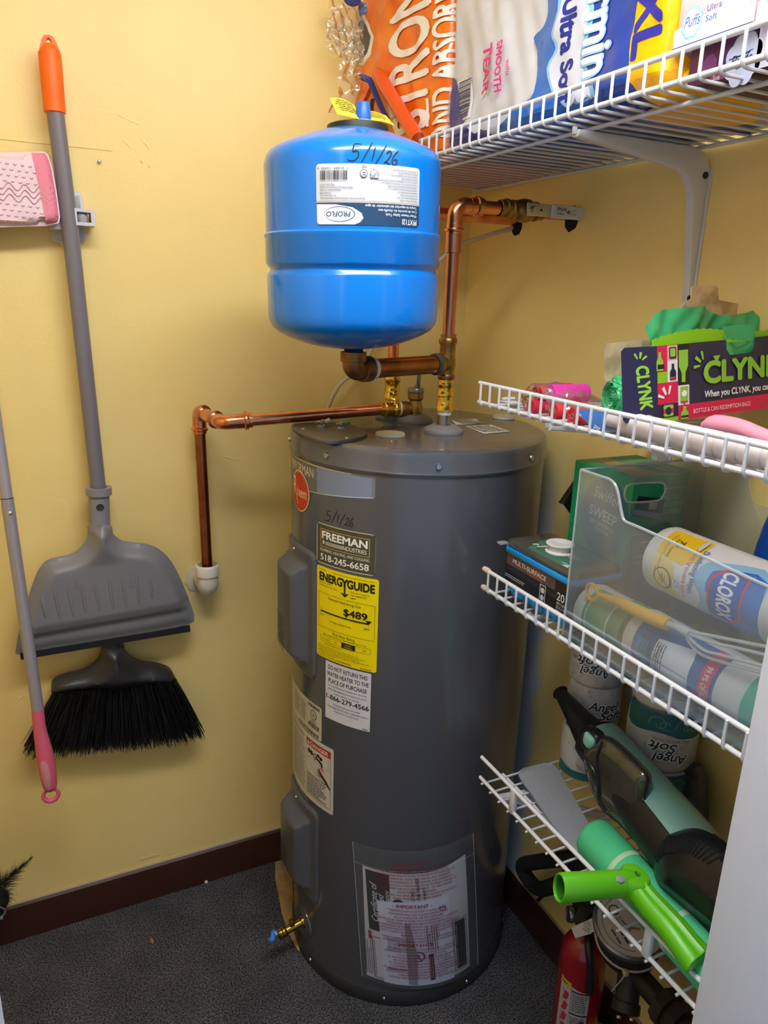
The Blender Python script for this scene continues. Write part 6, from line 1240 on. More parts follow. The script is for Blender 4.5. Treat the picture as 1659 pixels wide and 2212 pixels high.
# clear bin
bin_ = thing('clear_bin', 'frosted clear plastic bin with a cut-out handle holding the wipe canisters', 'bin', (-.16, -1.0, D3))
bm_ = clear('bin_plastic', 'f4f8fb', .10, .09, .12, None, 'd5e2ee'); be_ = clear('bin_edge', 'e6eef2', .50, .25, .12, None, 'e8eff2')
BX, BY, BZ = -.2965, -.838, 1.311
prof_ = [(-BY, D3 + .0008), (1.205, D3 + .0008)] + [q for q in [(1.2078,1.2576),(1.1729,1.2551),(1.0188,1.2628),(0.961,1.2646),(0.9429,1.2647),(0.9361,1.2668),(0.9305,1.2775),(0.9196,1.3033),(0.9124,1.3124),(0.9021,1.3168),(0.8847,1.3167),(0.8544,1.3167)]] 
prof_ = prof_[:2] + [(min(q[0], 1.205), q[1]) for q in prof_[2:]]; prof_[-1] = (-BY, prof_[-1][1])
part('side_wall', prism(prof_, 0, .0022, lambda u, v, d: (BX + d, -u, v)), bm_, bin_)
part('side_wall', prism(prof_, 0, .0022, lambda u, v, d: (-.030 + d, -u, v)), bm_, bin_)
edge = prof_[2:]; part('rim_edge', tube([(BX + .001, -q[0], q[1]) for q in fillet([(a, b, 0) for a, b in edge], .012, 4)] if False else [(BX + .001, -q.x, q.y) for q in fillet([(a, b, 0) for a, b in edge], .010, 4)], .0022, 6), be_, bin_)
BT = prof_[-1][1]
sl_ = [(-0.1924,1.2853),(-0.13,1.2831),(-0.1172,1.2742),(-0.1172,1.2633),(-0.1295,1.2526),(-0.1874,1.2551),(-0.2001,1.2616),(-0.2033,1.2756)]
sl_ = smooth_poly(sl_, 3)
part('end_wall', holed([(BX, D3 + .0008), (-.028, D3 + .0008), (-.028, BT), (BX, BT)], sl_, 0, .0022, lambda u, v, d: (u, BY + d, v)), bm_, bin_, smooth=False)
part('handle_rim', tube([(a, BY - .001, b) for a, b in sl_], .0019, 6, closed=True), be_, bin_)
part('rim_edge', tube([(BX, BY, BT), (-.028, BY, BT)], .0020, 6), be_, bin_); part('rim_edge', tube([(BX, BY, D3 + .002), (BX, BY, BT)], .0017, 6), be_, bin_)
part('bin_floor', rbox((BX, -1.205, D3 + .0006), (-.028, BY, D3 + .0030), 0), bm_, bin_)
# canisters lying in the bin, bases towards the back of the closet
def canister(name, label, A, L, r, zones, items, base, lid):
    A = Vector(A); d = Vector((0, -1, 0)); t = thing(name, label, 'canister', (A.x, A.y - L / 2, A.z - r), 'wipe canisters in the clear bin')
    b = part('canister_body', lathe([(0, .004), (r * .80, .004), (r * .86, 0), (r * .95, .001), (r, .008), (r, .020), (r * .985, .022), (r * .985, L - .030), (r, L - .028), (r, L - .022)], 48, A, d), base, t)
    part('canister_lid', lathe([(r * 1.02, L - .024), (r * 1.03, L - .022), (r * 1.03, L - .004), (r * .98, L), (0, L + .001)], 48, A, d), lid, t)
    # u along the axis, v along the girth, rising from the front; v=0 faces the rail
    S = lambda u, v, l=0: (A.x - (r * .985 + l) * cos(v / r), A.y - u, A.z + (r * .985 + l) * sin(v / r))
    for k, (pl, c) in enumerate(zones): part('label_zone', patch(S, smooth_poly(pl, 3) if len(pl) > 5 else pl, .008, .0004 + .00025 * k), M('label_gloss_' + c, c, .3, coat=.3), b)
    stamp(b, 'label_print', S, items, .0018, .005, .00008); return t
white = M('canister_white', 'd6d6d4', .35, sub=.05)
R1 = .0490; hv_ = pi * R1 * .62
z1 = [([(.022, -.07), (.195, -.07), (.195, .075), (.022, .075)], 'e4e4e8'), ([(.022, -.045), (.075, -.045), (.060, .012), (.052, .020), (.022, .022)], 'f2d58c'), ([(.022, .024), (.070, .018), (.090, .030), (.090, .072), (.022, .072)], 'f6c81c'), ([(.085, -.07), (.110, -.02), (.098, .004), (.096, .014), (.105, .035), (.130, .045), (.195, .050), (.195, -.07)], '8fc0e8'), ([(.112, -.07), (.128, -.025), (.118, .002), (.118, .018), (.128, .032), (.195, .040), (.195, -.07)], '2f72c8')]
i1 = [('t', 'CLOROX', .135, .036, .0240, 'd8242c', {'rot': -90, 'w': .068, 'b': .09}), ('p', [(.122, -.040), (.122, .022), (.142, .042), (.175, .036), (.175, -.022), (.150, -.042)], 'd8303a'), ('p', [(.1255, -.036), (.1255, .020), (.144, .038), (.172, .033), (.172, -.020), (.150, -.037)], '2458b4'), ('t', 'CLOROX', .138, .034, .0225, 'f2f4f8', {'rot': -90, 'w': .064, 'b': .04}),
      ('t', 'Disinfecting Wipes,', .0905, .050, .0090, '2f5a9c', {'rot': -90, 'w': .066, 'b': .01}), ('t', 'kills 99.9% of viruses & bacteria', .0790, .055, .0066, 'c83a56', {'rot': -90, 'w': .082, 'b': .008}), ('t', '75', .047, .052, .0100, '4a4416', {'rot': -90, 'b': .02}), ('t', 'WET WIPES', .041, .054, .0045, '4a4416', {'rot': -90}), ('t', '7 IN x 8 IN (17.7 x 20.3 cm)', .033, .060, .0038, '4a4416', {'rot': -90}),
      ('e', .044, -.010, .0160, .0160, '6f6a4c'), ('e', .044, -.010, .0140, .0140, 'f2d58c'), ('s', [(.034, .001), (.054, -.021)], .0025, '6f6a4c'), ('s', [(.044, -.002), (.044, -.018)], .003, '6f6a4c'), ('s', [(.039, -.004), (.040, -.014)], .002, '6f6a4c'), ('s', [(.049, -.004), (.048, -.014)], .002, '6f6a4c'), ('d', .030, .004, .02, 1, .003, .0022, '8a8460', -pi / 2),
      ('r', .064, -.020, .074, -.004, 'f4f4f6'), ('t', 'Bleach', .066, -.004, .004, '3a5f9c', {'rot': -90}), ('t', 'Free', .071, -.005, .004, '3a5f9c', {'rot': -90}), ('e', .083, .056, .004, .011, 'c9ccd0')]
canister('wipe_canister', 'white, yellow and blue disinfecting wipe canister lying on top in the clear bin', (-.200, -.934, 1.197), .225, R1, z1, i1, white, M('lid_pale', 'd9d9d6', .4))
R2 = .0430
z2 = [([(.022, -.06), (.165, -.06), (.165, .06), (.022, .06)], '2c62a8'), ([(.030, -.02), (.050, -.02), (.050, .02), (.030, .02)], '2f8fc0'), ([(.024, -.055), (.044, -.055), (.044, -.012), (.024, -.012)], '254c94'), ([(.058, -.055), (.125, -.050), (.125, .026), (.120, .040), (.062, .030)], 'dfe3ea'), ([(.142, -.060), (.160, -.060), (.160, .060), (.142, .060)], 'd2305a')]
i2 = [('t', 'Drug Facts', .068, .022, .0065, '22304a', {'rot': -90, 'b': .01}), ('d', .078, .026, .065, 10, .0045, .0022, '3c4658', -pi / 2), ('d', .076, -.026, .024, 9, .0048, .0022, '3c4658', -pi / 2), ('t', '99.9% OF GERMS', .147, .030, .0090, 'f2e6ea', {'rot': -90, 'w': .062, 'b': .01}), ('r', .060, -.001, .124, .0, '3c4658')]
canister('wipe_canister', 'blue and red wipe canister with drug facts panel lying low in the clear bin', (-.2480, -.956, D3 + .0035 + R2), .230, R2, z2, i2, white, M('lid_teal', '2fb39a', .35))
R3 = .0415
z3 = [([(.022, -.06), (.085, -.06), (.085, .06), (.022, .06)], '62a878')]
canister('wipe_canister', 'small green wipe canister with white base at the far end of the clear bin', (-.2480, -.845, D3 + .0035 + R3), .102, R3, z3, [('d', .030, .03, .05, 4, .008, .003, 'cfe6d4', -pi / 2)], white, M('lid_green', '4f9c6c', .4))
dk = thing('dark_cloth', 'dark grey folded cloth lying at the back of the clear bin', 'cloth', (-.10, -.98, D3))
part('cloth_fold', grid(lambda u, v: (-.125 + .090 * v + .006 * sin(9 * u), -.850 - .17 * u, D3 + .004 + (.155 - .03 * u) * sin(pi * min(.98, .02 + v)) ** .5 + .006 * sin(11 * u + 4 * v)), 40, 24), M('cloth_dark', '34363d', .8), dk)
# yellow-handled whisk
wk = thing('whisk', 'yellow-handled clear plastic whisk lying across the canisters in the bin', 'whisk', (-0.285,-0.9957,1.1415))
yl = M('whisk_yellow', 'efb93c', .45)
XW = -.2860
rc_ = Vector((-0.284,-0.8795,1.1314)); hs0 = spline([(-0.2842,-0.8972,1.1331), (-0.2842,-0.9209,1.1366), (-0.2842,-0.9496,1.1393), (-0.2842,-0.9818,1.1398), (-0.2842,-1.0121,1.1421), (-0.2842,-1.0319,1.1439)], 6)
part('handle', tube(hs0, [.0036 + .0062 * sin(pi * min(1, .06 + .62 * i / (len(hs0) - 1))) ** 1.4 for i in range(len(hs0))], 16), yl, wk)
part('hanging_ring', tube([rc_ + Vector((0, .0125 * cos(2 * pi * i / 24), .0125 * sin(2 * pi * i / 24))) for i in range(24)], .0030, 8, closed=True), yl, wk)
ck = clear('whisk_clear', 'ffffff', .55, .25, .08, None, 'f2f2f2')
part('neck', tube(spline([(-0.2842,-1.0286,1.1438), (-0.2842,-1.0525,1.1468), (-0.2842,-1.0683,1.1459)], 5), [.0052, .0050, .0048, .0050, .0054, .0060, .0064, .0066, .0066, .0064, .006], 14), ck, wk)
for pts in ([(-0.284,-1.0601,1.1475), (-0.283,-1.1023,1.1585), (-0.282,-1.1412,1.1686), (-0.28,-1.1881,1.1806)], [(-0.285,-1.0652,1.1459), (-0.285,-1.1054,1.1512), (-0.285,-1.1451,1.1611), (-0.284,-1.1929,1.1718)], [(-0.286,-1.0667,1.1428), (-0.286,-1.0946,1.1359), (-0.286,-1.1224,1.1415), (-0.286,-1.1969,1.1598)], [(-0.284,-1.0641,1.1385), (-0.284,-1.0869,1.1278), (-0.284,-1.1226,1.1321), (-0.284,-1.1974,1.15)]):
    part('tine', tube(spline(pts, 6), .0024, 8), ck, wk)
# blue pack at the right edge
bp_ = thing('blue_pouch', 'tall blue detergent pouch leaning at the back right of the third shelf', 'pouch', (-.07, -1.10, D3))
bo = [(0.9894,1.2254),(0.9954,1.2589),(1.0091,1.3087),(1.0309,1.3488),(1.0703,1.3577),(1.1121,1.1597),(1.0021,1.1126),(0.9833,1.1657)]
bs_ = smooth_poly(bo, 2); V, F = filled(bs_, .012); rim = refine(bs_, .012); n = len(rim)
fx_ = lambda u, v: -.075 - .03 * min(1, edge_dist((u, v), bs_) / .04) ** .6
V = [(u, max(v, D3 + .004)) for u, v in V]; rim = [(u, max(v, D3 + .004)) for u, v in rim]
top = [(fx_(u, v), -u, v) for u, v in V]; k = len(top); low = [(-.040, -u, v) for u, v in rim]
part('pouch_body', (top + low, F + [(i, (i + 1) % n, k + (i + 1) % n, k + i) for i in range(n)] + [tuple(k + i for i in reversed(range(n)))]), M('pouch_blue', '1653c4', .3, coat=.4), bp_)

# ---------------- things on the lowest shelf ----------------
D4 = .6502
paper = M('wrap_paper', 'c6c8ce', .55, bump=(90, .15)); teal = M('wrap_teal', '2f6673', .5)
def floral(S, w0, w1, v0, v1, seed, c):
    r_ = random.Random(seed); out = []
    for k in range(34):
        u = r_.uniform(w0, w1); v = r_.uniform(v0, v1); s = r_.uniform(.0022, .004)
        if k % 3 == 0: out += [('e', u, v, s * .5, s * .5, c)] + [('e', u + s * cos(a), v + s * sin(a), s * .32, s * .32, c) for a in (0, 1.26, 2.5, 3.77, 5.0)]
        elif k % 3 == 1: out.append(('s', [(u + s * 2.2 * cos(t * .7) * (1 - t * .1), v + s * 2.2 * sin(t * .7) * (1 - t * .1)) for t in range(8)], .0007, c))
        else: out.append(('e', u, v, s * .55, s * .4, c))
    return out
def tissue_roll(x, y, z, r, h, label, flip, seed, turn, big=False):
    t = thing('toilet_roll', label, 'toilet roll', (x, y, z), 'wrapped toilet rolls on the lowest shelf')
    rn = random.Random(seed)
    g = lathe([(0, .004), (r * .35, .003), (r * .78, 0), (r * .95, .003), (r, .012), (r * 1.01, h * .5), (r, h - .012), (r * .95, h - .003), (r * .78, h), (r * .35, h - .003), (0, h - .004)], 48, (x, y, z))
    ph = rn.uniform(0, 6); V = []
    for q in g[0]:
        a = atan2(q[1] - y, q[0] - x); k = 1 + .012 * sin(5 * a + ph + 40 * q[2]) + .010 * sin(11 * a + 70 * q[2]); V.append((x + (q[0] - x) * k, y + (q[1] - y) * k, q[2]))
    b = part('paper_wrap', (V, g[1]), paper, t)
    th0 = -135 + turn
    s = -1 if flip else 1
    S = lambda u, v, l=0: (x + (r * 1.024 + l) * cos(radians(th0) + s * u / r), y + (r * 1.024 + l) * sin(radians(th0) + s * u / r), z + (h - v if flip else v))
    W_ = r * 1.5
    bh = .36 if big else .20
    band = [(-W_, 0), (W_, 0), (W_, h * bh)] + [(W_ - 2 * W_ * k / 12, h * (bh + .04 * sin(k * .9 + seed))) for k in range(1, 12)] + [(-W_, h * bh)]
    part('teal_band', patch(S, band, .008, .0002), teal, b)
    it = floral(S, -W_ * .95, W_ * .95, h * (bh + .10), h * .95, seed, '9aa3ac')
    if big:
        for s0 in (-.02, .022): it += [('s', [(s0 + (.004 + .0011 * k) * cos(k * .55), h * .17 + (.004 + .0011 * k) * sin(k * .55)) for k in range(13)], .0009, '8fb0b4'), ('s', [(s0 - (.004 + .0011 * k) * cos(k * .55) - .012, h * .16 - (.003 + .0008 * k) * sin(k * .55)) for k in range(11)], .0008, '8fb0b4')]
    it += [('t', 'Angel', -.030, h * (.56 + bh * .5 - .1), .0185, 'e8edf2', {'sh': .25, 'w': .056, 'b': .09}), ('t', 'Soft', -.010, h * (.36 + bh * .55 - .1), .0185, 'e8edf2', {'sh': .25, 'w': .044, 'b': .09}), ('t', 'Angel', -.030, h * (.56 + bh * .5 - .1), .0180, '2c3a56', {'sh': .25, 'w': .055, 'b': .02}), ('t', 'Soft', -.010, h * (.36 + bh * .55 - .1), .0180, '2c3a56', {'sh': .25, 'w': .043, 'b': .02}),
           ('r', -.032, h * (bh + .0), .034, h * (bh + .09), 'c6c2bc'), ('t', 'PROFESSIONAL', -.028, h * (bh + .022), .0062, '5c6670', {'w': .058})]
    stamp(b, 'wrap_print', S, it, .0010, .006, .00003, kind='stuff'); return t
hL = .1010; xL, yL, rL = -.088, -.708, .0520
tissue_roll(xL, yL, D4 + .001, rL, hL, 'wrapped toilet roll at the bottom of the left stack, on the wires', False, 3, 18)
tissue_roll(xL + .004, yL + .002, D4 + .002 + hL, rL, hL, 'wrapped toilet roll in the middle of the left stack', False, 4, 26)
tissue_roll(xL - .002, yL, D4 + .003 + hL * 2, rL, hL, 'upside-down wrapped toilet roll in the upper part of the left stack', True, 6, -2)
tissue_roll(xL + .002, yL + .001, D4 + .004 + hL * 3, rL, .066, 'shallow toilet roll crowning the left stack, right under the third shelf', True, 8, 10)
hR = .118; xR, yR, rR = -.0645, -.862, .0610
tissue_roll(xR, yR, D4 + .001, rR, hR, 'larger wrapped toilet roll at the bottom of the right stack behind the vacuum', True, 12, 14, True)
tissue_roll(xR + .002, yR, D4 + .002 + hR, rR, hR, 'upside-down teal-capped toilet roll in the middle of the right stack', True, 13, 10, True)
tissue_roll(xR - .002, yR, D4 + .003 + hR * 2, rR, hR, 'toilet roll at the top of the right stack, right under the third shelf', True, 14, 20, True)
# ribbed grey mat
mc = [Vector((*q, 0)) for q in [(-0.2324,-0.6677),(-0.1422,-0.6745),(-0.2335,-0.947),(-0.2799,-0.9059)]]
mat_ = thing('ribbed_mat', 'light grey ribbed plastic mat lying flat at the left end of the lowest shelf', 'mat', (mc[0].x, mc[0].y, D4))
NR = 30
def matfn(u, v, z0=0):
    # rounded corners
    e = .10; k = 0
    for t in (v, 1 - v):
        if t < e: k = max(k, .22 * (1 - sqrt(max(0, 1 - (1 - t / e) ** 2))))
    uu = .5 + (u - .5) * (1 - 2 * k); q = mc[0].lerp(mc[1], uu).lerp(mc[3].lerp(mc[2], uu), v)
    return (q.x, q.y, D4 + .002 + .004 * v + z0 + (.0009 * sin(2 * pi * NR * uu) if z0 > 0 else 0))
part('mat_plate', join(grid(lambda u, v: matfn(u, v, .003), NR * 6 + 1, 40), grid(lambda u, v: matfn(1 - u, v, 0), 3, 40)), M('mat_grey', 'a3a7af', .45), mat_)
# mint green tube
ta_, tb2_ = Vector((-0.2451,-0.9082,0.688)), Vector((-0.267,-1.1992,0.688)); td = (tb2_ - ta_).normalized(); tl = (tb2_ - ta_).length
mt = thing('mint_tube', 'mint green cylinder with pale stripes lying along the lowest shelf beside the vacuum', 'tube', (-.27, -1.04, D4))
part('tube_body', lathe([(0, .004), (.020, .001), (.030, 0), (.0345, .003), (.0368, .010), (.0368, tl - .004), (.034, tl), (0, tl)], 48, ta_, td), M('mint_plastic', '4fc98c', .5, mottle=(10, '48bd84', .6)), mt)
for t in (.082, .205): part('pale_stripe', lathe([(.0369, t), (.0373, t + .0006), (.0373, t + .0085), (.0369, t + .009)], 48, ta_, td), M('mint_pale', 'b9d8b4', .55), mt)
part('dark_dot', lathe([(0, .0008), (.004, .0008), (.0045, -.001)], 14, ta_ + td * .165 + Vector((.012, 0, .0350)), (.3, 0, .95)), M('hole_dark'), mt)
# bright green jointed tool head
gm_ = M('tool_lime', '5db414', .38); 
q0_, q1_, q2_ = Vector((-0.424,-1.033,0.757)), Vector((-0.318,-1.0545,0.7435)), Vector((-0.3,-1.1813,0.7166)); d01 = (q1_ - q0_).normalized(); d12 = (q2_ - q1_).normalized()
gt_ = thing('pole_joint', 'bright green hinged plastic pole holder resting over the lowest shelf rails', 'pole holder', q1_)
R_ = .0205
part('socket', xf(lathe([(.0168, .060), (.0166, .004), (.0178, .0), (.0196, .0006), (R_, .004), (R_ - .0008, .05), (R_ - .001, .100), (R_ - .002, .116), (R_ - .006, .132), (.012, .142), (0, .144)], 40), frame(q0_, d01, (0, 0, 1)) @ Matrix(((0, 0, 1, 0), (0, .85, 0, 0), (1.1, 0, 0, 0), (0, 0, 0, 1)))), gm_, gt_)
part('socket_bore', xf(lathe([(.0164, .004), (.0160, .058), (0, .058)], 32), frame(q0_, d01, (0, 0, 1)) @ Matrix(((0, 0, 1, 0), (0, .85, 0, 0), (1.1, 0, 0, 0), (0, 0, 0, 1)))), M('tool_lime_inside', '2f7a14', .5), gt_)
jn = d01.cross(d12).normalized(); jn = -jn if jn.dot(Vector((-.6, -.6, .5))) < 0 else jn
hj = q1_ + d01 * .012
part('hinge_knuckle', lathe([(0, -.018), (.0195, -.018), (.0220, -.015), (.0220, .014), (.0195, .0175), (.010, .0185), (0, .0185)], 32, hj, jn), gm_, gt_)
part('grey_button', lathe([(0, .0045), (.007, .004), (.011, .0015), (.0115, -.003)], 24, hj - d01 * .030 + jn * .0165, jn), M('button_grey', '8c8a90', .4), gt_)
part('pin_hole', lathe([(0, .0004), (.0030, .0004), (.0042, .0012), (.0048, 0)], 16, hj + d01 * .002 + jn * .0187, jn), M('tool_lime_inside'), gt_)
arm_ = spline([hj + d12 * .010, hj.lerp(q2_, .30), hj.lerp(q2_, .60) + jn * .002, hj.lerp(q2_, .85), q2_], 6)
side = d12.cross(jn).normalized()
def armfn(u, v):
    i = v * (len(arm_) - 1); k = min(len(arm_) - 2, int(i)); c = arm_[k].lerp(arm_[k + 1], i - k); a = 2 * pi * u; e = min(1, min(v, 1 - v) / .03) ** .5 if 0 < v < 1 else 0
    w = (.0185 + .0085 * v ** 1.5) * (.55 + .45 * e); h = .0165 * (.55 + .45 * e); x_ = cos(a); y_ = sin(a); r = (abs(x_) ** 2.6 + abs(y_) ** 2.6) ** (-1 / 2.6)
    rid = .0022 * max(0, 1 - abs(x_ * r + .1) / .14) * (1 if y_ > 0 else 0) - .0018 * max(0, 1 - abs(x_ * r - .25) / .2) * (1 if y_ > 0 else 0)
    return tuple(c + side * x_ * w * r + jn * (y_ * h * r + rid))
ag = grid(armfn, 64, 40, True); n_ = 64
part('arm', (ag[0], ag[1] + [tuple(reversed(range(n_))), tuple(39 * n_ + i for i in range(n_))]), gm_, gt_, angle=55)
# hand vacuum
vb0, vb1 = Vector((-.170, -.735, .824)), Vector((-.203, -1.190, .716)); vd = (vb1 - vb0).normalized(); vl = (vb1 - vb0).length
vm = frame(vb0, vd, (.55, 0, .83)); V_ = lambda g: xf(g, vm)
vac = thing('hand_vacuum', 'mint green and black cordless hand vacuum lying on the lowest shelf', 'vacuum', (-.17, -.98, D4))
vmint = M('vac_mint', '7ba99e', .30, coat=.2); vblk = M('vac_black', '17181d', .42, spec=.35); vblk2 = M('vac_black_gloss', '17181d', .32, spec=.4)
smoke = M('vac_cup_smoke', '4a463c', .10, coat=.6, mottle=(14, '2c2a26', .7))
def shell(u, v):
    a = radians(-125 + 199 * u); x = .075 + (vl - .075) * v; r = .047 + .014 * min(1, v * 1.8); k = min(1, .15 + v / .05) ** .5
    return (x, -sin(a) * r * min(1, k), cos(a) * r * min(1, k) * .95)
part('mint_shell', V_(grid(shell, 34, 44)), vmint, vac)
part('nozzle', V_(join(grid(lambda u, v: (-.040 + .150 * v, (.016 + .024 * v) * cos(2 * pi * u) + .004 * (1 - v), (.012 + .028 * v ** 1.3) * sin(2 * pi * u) - .004 * v), 28, 16, True), lathe([(.0, -.041), (.010, -.0415), (.0155, -.0395), (.0160, -.038)], 28, (0, .004, 0), (1, 0, 0)))), vblk, vac)
part('frame_body', V_(grid(lambda u, v: (.085 + (vl - .10) * v, -(.045 + .0125 * min(1, v * 1.8)) * sin(2 * pi * u), (.045 + .0125 * min(1, v * 1.8)) * cos(2 * pi * u) * .93), 36, 20, True)), vblk, vac)
def pillow(out, x0, bulge, soft, L=.007, xb=None, pw=.6):
    V, F = filled(out, L); rim = refine(out, L); n = len(rim); xb = x0 + .03 if xb is None else xb
    top = [(x0 - bulge * min(1, edge_dist((u, v), out) / soft) ** pw, -u, v) for u, v in V]; k = len(top); low = [(xb, -u, v) for u, v in rim]
    return top + low, F + [(i, (i + 1) % n, k + (i + 1) % n, k + i) for i in range(n)] + [tuple(k + i for i in reversed(range(n)))]
cup = smooth_poly([(0.8409,0.8001),(0.844,0.8263),(0.8574,0.8474),(0.8926,0.8637),(0.9385,0.8612),(0.9734,0.8551),(0.9838,0.8468),(0.985,0.8118),(0.9827,0.756),(0.9791,0.7299),(0.9666,0.7292),(0.9402,0.7325),(0.8998,0.732),(0.8678,0.7542)], 3)
cp_ = part('dust_cup', pillow(cup, -.222, .013, .016, xb=-.214), smoke, vac, angle=60)
rim_ = [(-.2235, -u, v) for u, v in refine(cup, .008)]
part('cup_rim', tube(rim_, .0022, 6, closed=True), vblk2, cp_)
part('cup_divider', tube(spline([(-0.236,-0.8564,0.8093), (-0.2375,-0.882,0.8008), (-0.238,-0.8982,0.7827), (-0.237,-0.9037,0.7568), (-0.236,-0.9187,0.7416)], 6), .0026, 7), vblk2, cp_)
part('cup_divider', tube(spline([(-0.236,-0.8923,0.8592), (-0.2375,-0.8873,0.8315), (-0.238,-0.8921,0.8059), (-0.238,-0.8987,0.7867)], 6), .0018, 7), vblk2, cp_)
lt = smooth_poly([(0.8336,0.8457),(0.8437,0.8582),(0.869,0.8617),(0.8795,0.8538),(0.8757,0.8352),(0.862,0.8192),(0.8457,0.8162),(0.8346,0.8241)], 3)
part('cup_latch', pillow(lt, -.228, .009, .008, .004, xb=-.215), vblk2, vac)
lt2 = smooth_poly([(0.8507,0.8517),(0.8569,0.8573),(0.8738,0.8542),(0.8746,0.8421),(0.8648,0.8305),(0.851,0.8346)], 3)
part('release_button', pillow(lt2, -.237, .005, .006, .004, xb=-.233), M('vac_button_mint', '86c0b6', .35), vac)
bd = smooth_poly([(0.9755,0.8071),(0.9853,0.7968),(1.0333,0.7881),(1.0518,0.7973),(1.0458,0.7501),(1.0488,0.6826),(1.0218,0.6931),(0.9804,0.7094),(0.9685,0.7181),(0.9745,0.7552)], 2)
part('lower_body', pillow(bd, -.212, .010, .014, xb=-.204), vblk, vac)
mh = smooth_poly([(1.031,0.7394),(1.034,0.7644),(1.0456,0.7922),(1.0663,0.8157),(1.0908,0.8314),(1.1206,0.838),(1.1532,0.8378),(1.1907,0.8327),(1.213,0.7919),(1.1984,0.7231),(1.1669,0.71),(1.1358,0.7051),(1.0984,0.7009),(1.0626,0.6999),(1.0396,0.7133)], 3)
mhp = pillow(mh, -.234, .036, .050, .006, xb=-.216, pw=.62)
part('motor_housing', mhp, vblk2, vac, angle=60)
mhx = lambda u, v: -.234 - .036 * min(1, edge_dist((u, v), mh) / .050) ** .62
cm_ = [(1.102,0.7729)][0]
for k in range(22):
    a = radians(58 + k * 6.6); ray_ = (cos(a), sin(a)); t = .02
    while inside((cm_[0] + ray_[0] * t, cm_[1] + ray_[1] * t), mh): t += .0015
    pts = []
    for q in range(5):
        d_ = t - .004 - .019 * q / 4; u, v = cm_[0] + ray_[0] * d_, cm_[1] + ray_[1] * d_; pts.append((mhx(u, v) - .0006, -u, v))
    part('vent_slot', tube(pts, .0016, 5), M('vent_dark', '09090b', .8), vac)
hp_ = [(1.1633,0.8371)][0]
part('grip_opening', lathe([(.022, -.0012), (.022, .0005), (.018, .0012), (.014, .0006), (0, .0004)], 28, (mhx(*hp_) + .001, -hp_[0], hp_[1]), (-.9, -.35, .25)), M('vent_dark'), vac)
part('grip_handle', V_(tube(fillet([(.34, 0, -.045), (.44, -.010, -.075), (.455, -.005, -.06), (.462, 0, .0)], .03, 6), .018, 16)), vblk, vac)
pbq = Vector((-0.15,-1.0708,0.7895)); 
part('power_button', V_(xf(lathe([(0, .003), (.012, .0028), (.0165, .001), (.017, -.004)], 28, (0, 0, 0)), Matrix.Translation((.362, -.010, .0575)) @ Matrix.Diagonal((1.5, .85, 1, 1)))), M('vac_oval_black', '24201c', .35), vac)
SV = lambda u, v, l=0: tuple(vm @ Vector((.265 + u, -sin(v / .061) * (.0612 + l), cos(v / .061) * (.0612 + l) * .95)))
stamp(vac, 'side_lettering', SV, [('t', 'Shark', 0, -.016, .013, '4f7f74', {'w': .045, 'sh': .2, 'b': .03})], .0006, .006)
# dark grey paddle behind the vacuum
pd_ = thing('grey_paddle', 'dark grey rounded tool head standing behind the hand vacuum', 'tool', (-.05, -.925, D4))
po_ = [(0.9078,0.7573),(0.9132,0.7735),(0.9252,0.7871),(0.937,0.7892),(0.946,0.7792),(0.9531,0.7577),(0.9645,0.7087),(0.9759,0.6494),(0.9218,0.6367)]
po_ = [(u, max(v, D4 + .002)) for u, v in po_]
part('paddle_plate', prism(po_, -.012, .012, lambda u, v, d: (-.045 + d, -u, v), .005), M('paddle_grey', '4a484c', .5), pd_)
dq = Vector((-0.06,-0.9349,0.7761)); part('thumb_dent', lathe([(0, .0015), (.006, .0012), (.011, 0), (.0125, -.001)], 20, dq + Vector((.0025, 0, 0)), (-1, 0, 0)), M('paddle_dark', '3a383c', .55), pd_)

# ---------------- things under the shelves ----------------
mtr = thing('water_meter', 'round water meter with zip tie on dark piping low on the right wall', 'meter', (-.10, -.905, .30))
iron = M('pipe_iron_dark', '2a2624', .55, .3, bump=(50, .3)); mA = Vector((-.103, -.893, .425)); mN = Vector((-.28, -.22, 1)).normalized()
part('meter_body', lathe([(0, -.115), (.040, -.112), (.056, -.085), (.060, -.060), (.060, -.014), (.066, -.010), (.068, .0), (.067, .006), (.063, .009)], 40, mA, mN), iron, mtr)
part('register_ring', lathe([(.0685, -.004), (.0700, .002), (.0690, .0085), (.0640, .0105), (.0620, .0080)], 48, mA, mN), M('ring_grey', '6f6f72', .3, .7), mtr)
mu = mN.cross(Vector((0, 1, 0))).normalized(); mv = mN.cross(mu)
S = lambda u, v, l=0: tuple(mA + mN * (.0070 + l) + Vector((.0, -1, 0)).cross(mN).normalized() * 0 + (-mv) * u + (-mu) * v)
fc_ = part('register_face', patch(S, [(.062 * cos(2 * pi * k / 40), .062 * sin(2 * pi * k / 40)) for k in range(40)], .02, 0), M('meter_face', 'b9b4b0', .35, coat=.6), mtr)
stamp(fc_, 'face_print', S, [('r', -.030, .012, .030, .017, '2c56a8'), ('s', [(-.018, .006), (-.006, -.008), (.004, -.010)], .006, 'a8505a'), ('d', -.012, -.012, .034, 2, .007, .004, '5c5860'), ('d', -.026, -.032, .040, 1, .006, .006, '3c3a40', .14), ('d', -.020, -.044, .032, 1, .005, .004, '3c3a40', .14), ('s', [(.052 * cos(a * .16 - 2.6), .052 * sin(a * .16 - 2.6)) for a in range(18)], .0012, '55525a'), ('e', .034, -.010, .010, .010, '2a282c'), ('e', .034, -.010, .0075, .0075, 'b9b4b0')], .0006, .03)
pq = [(-.098, -.905, .330), (-.098, -.99, .330), (-.098, -1.214, .330)]
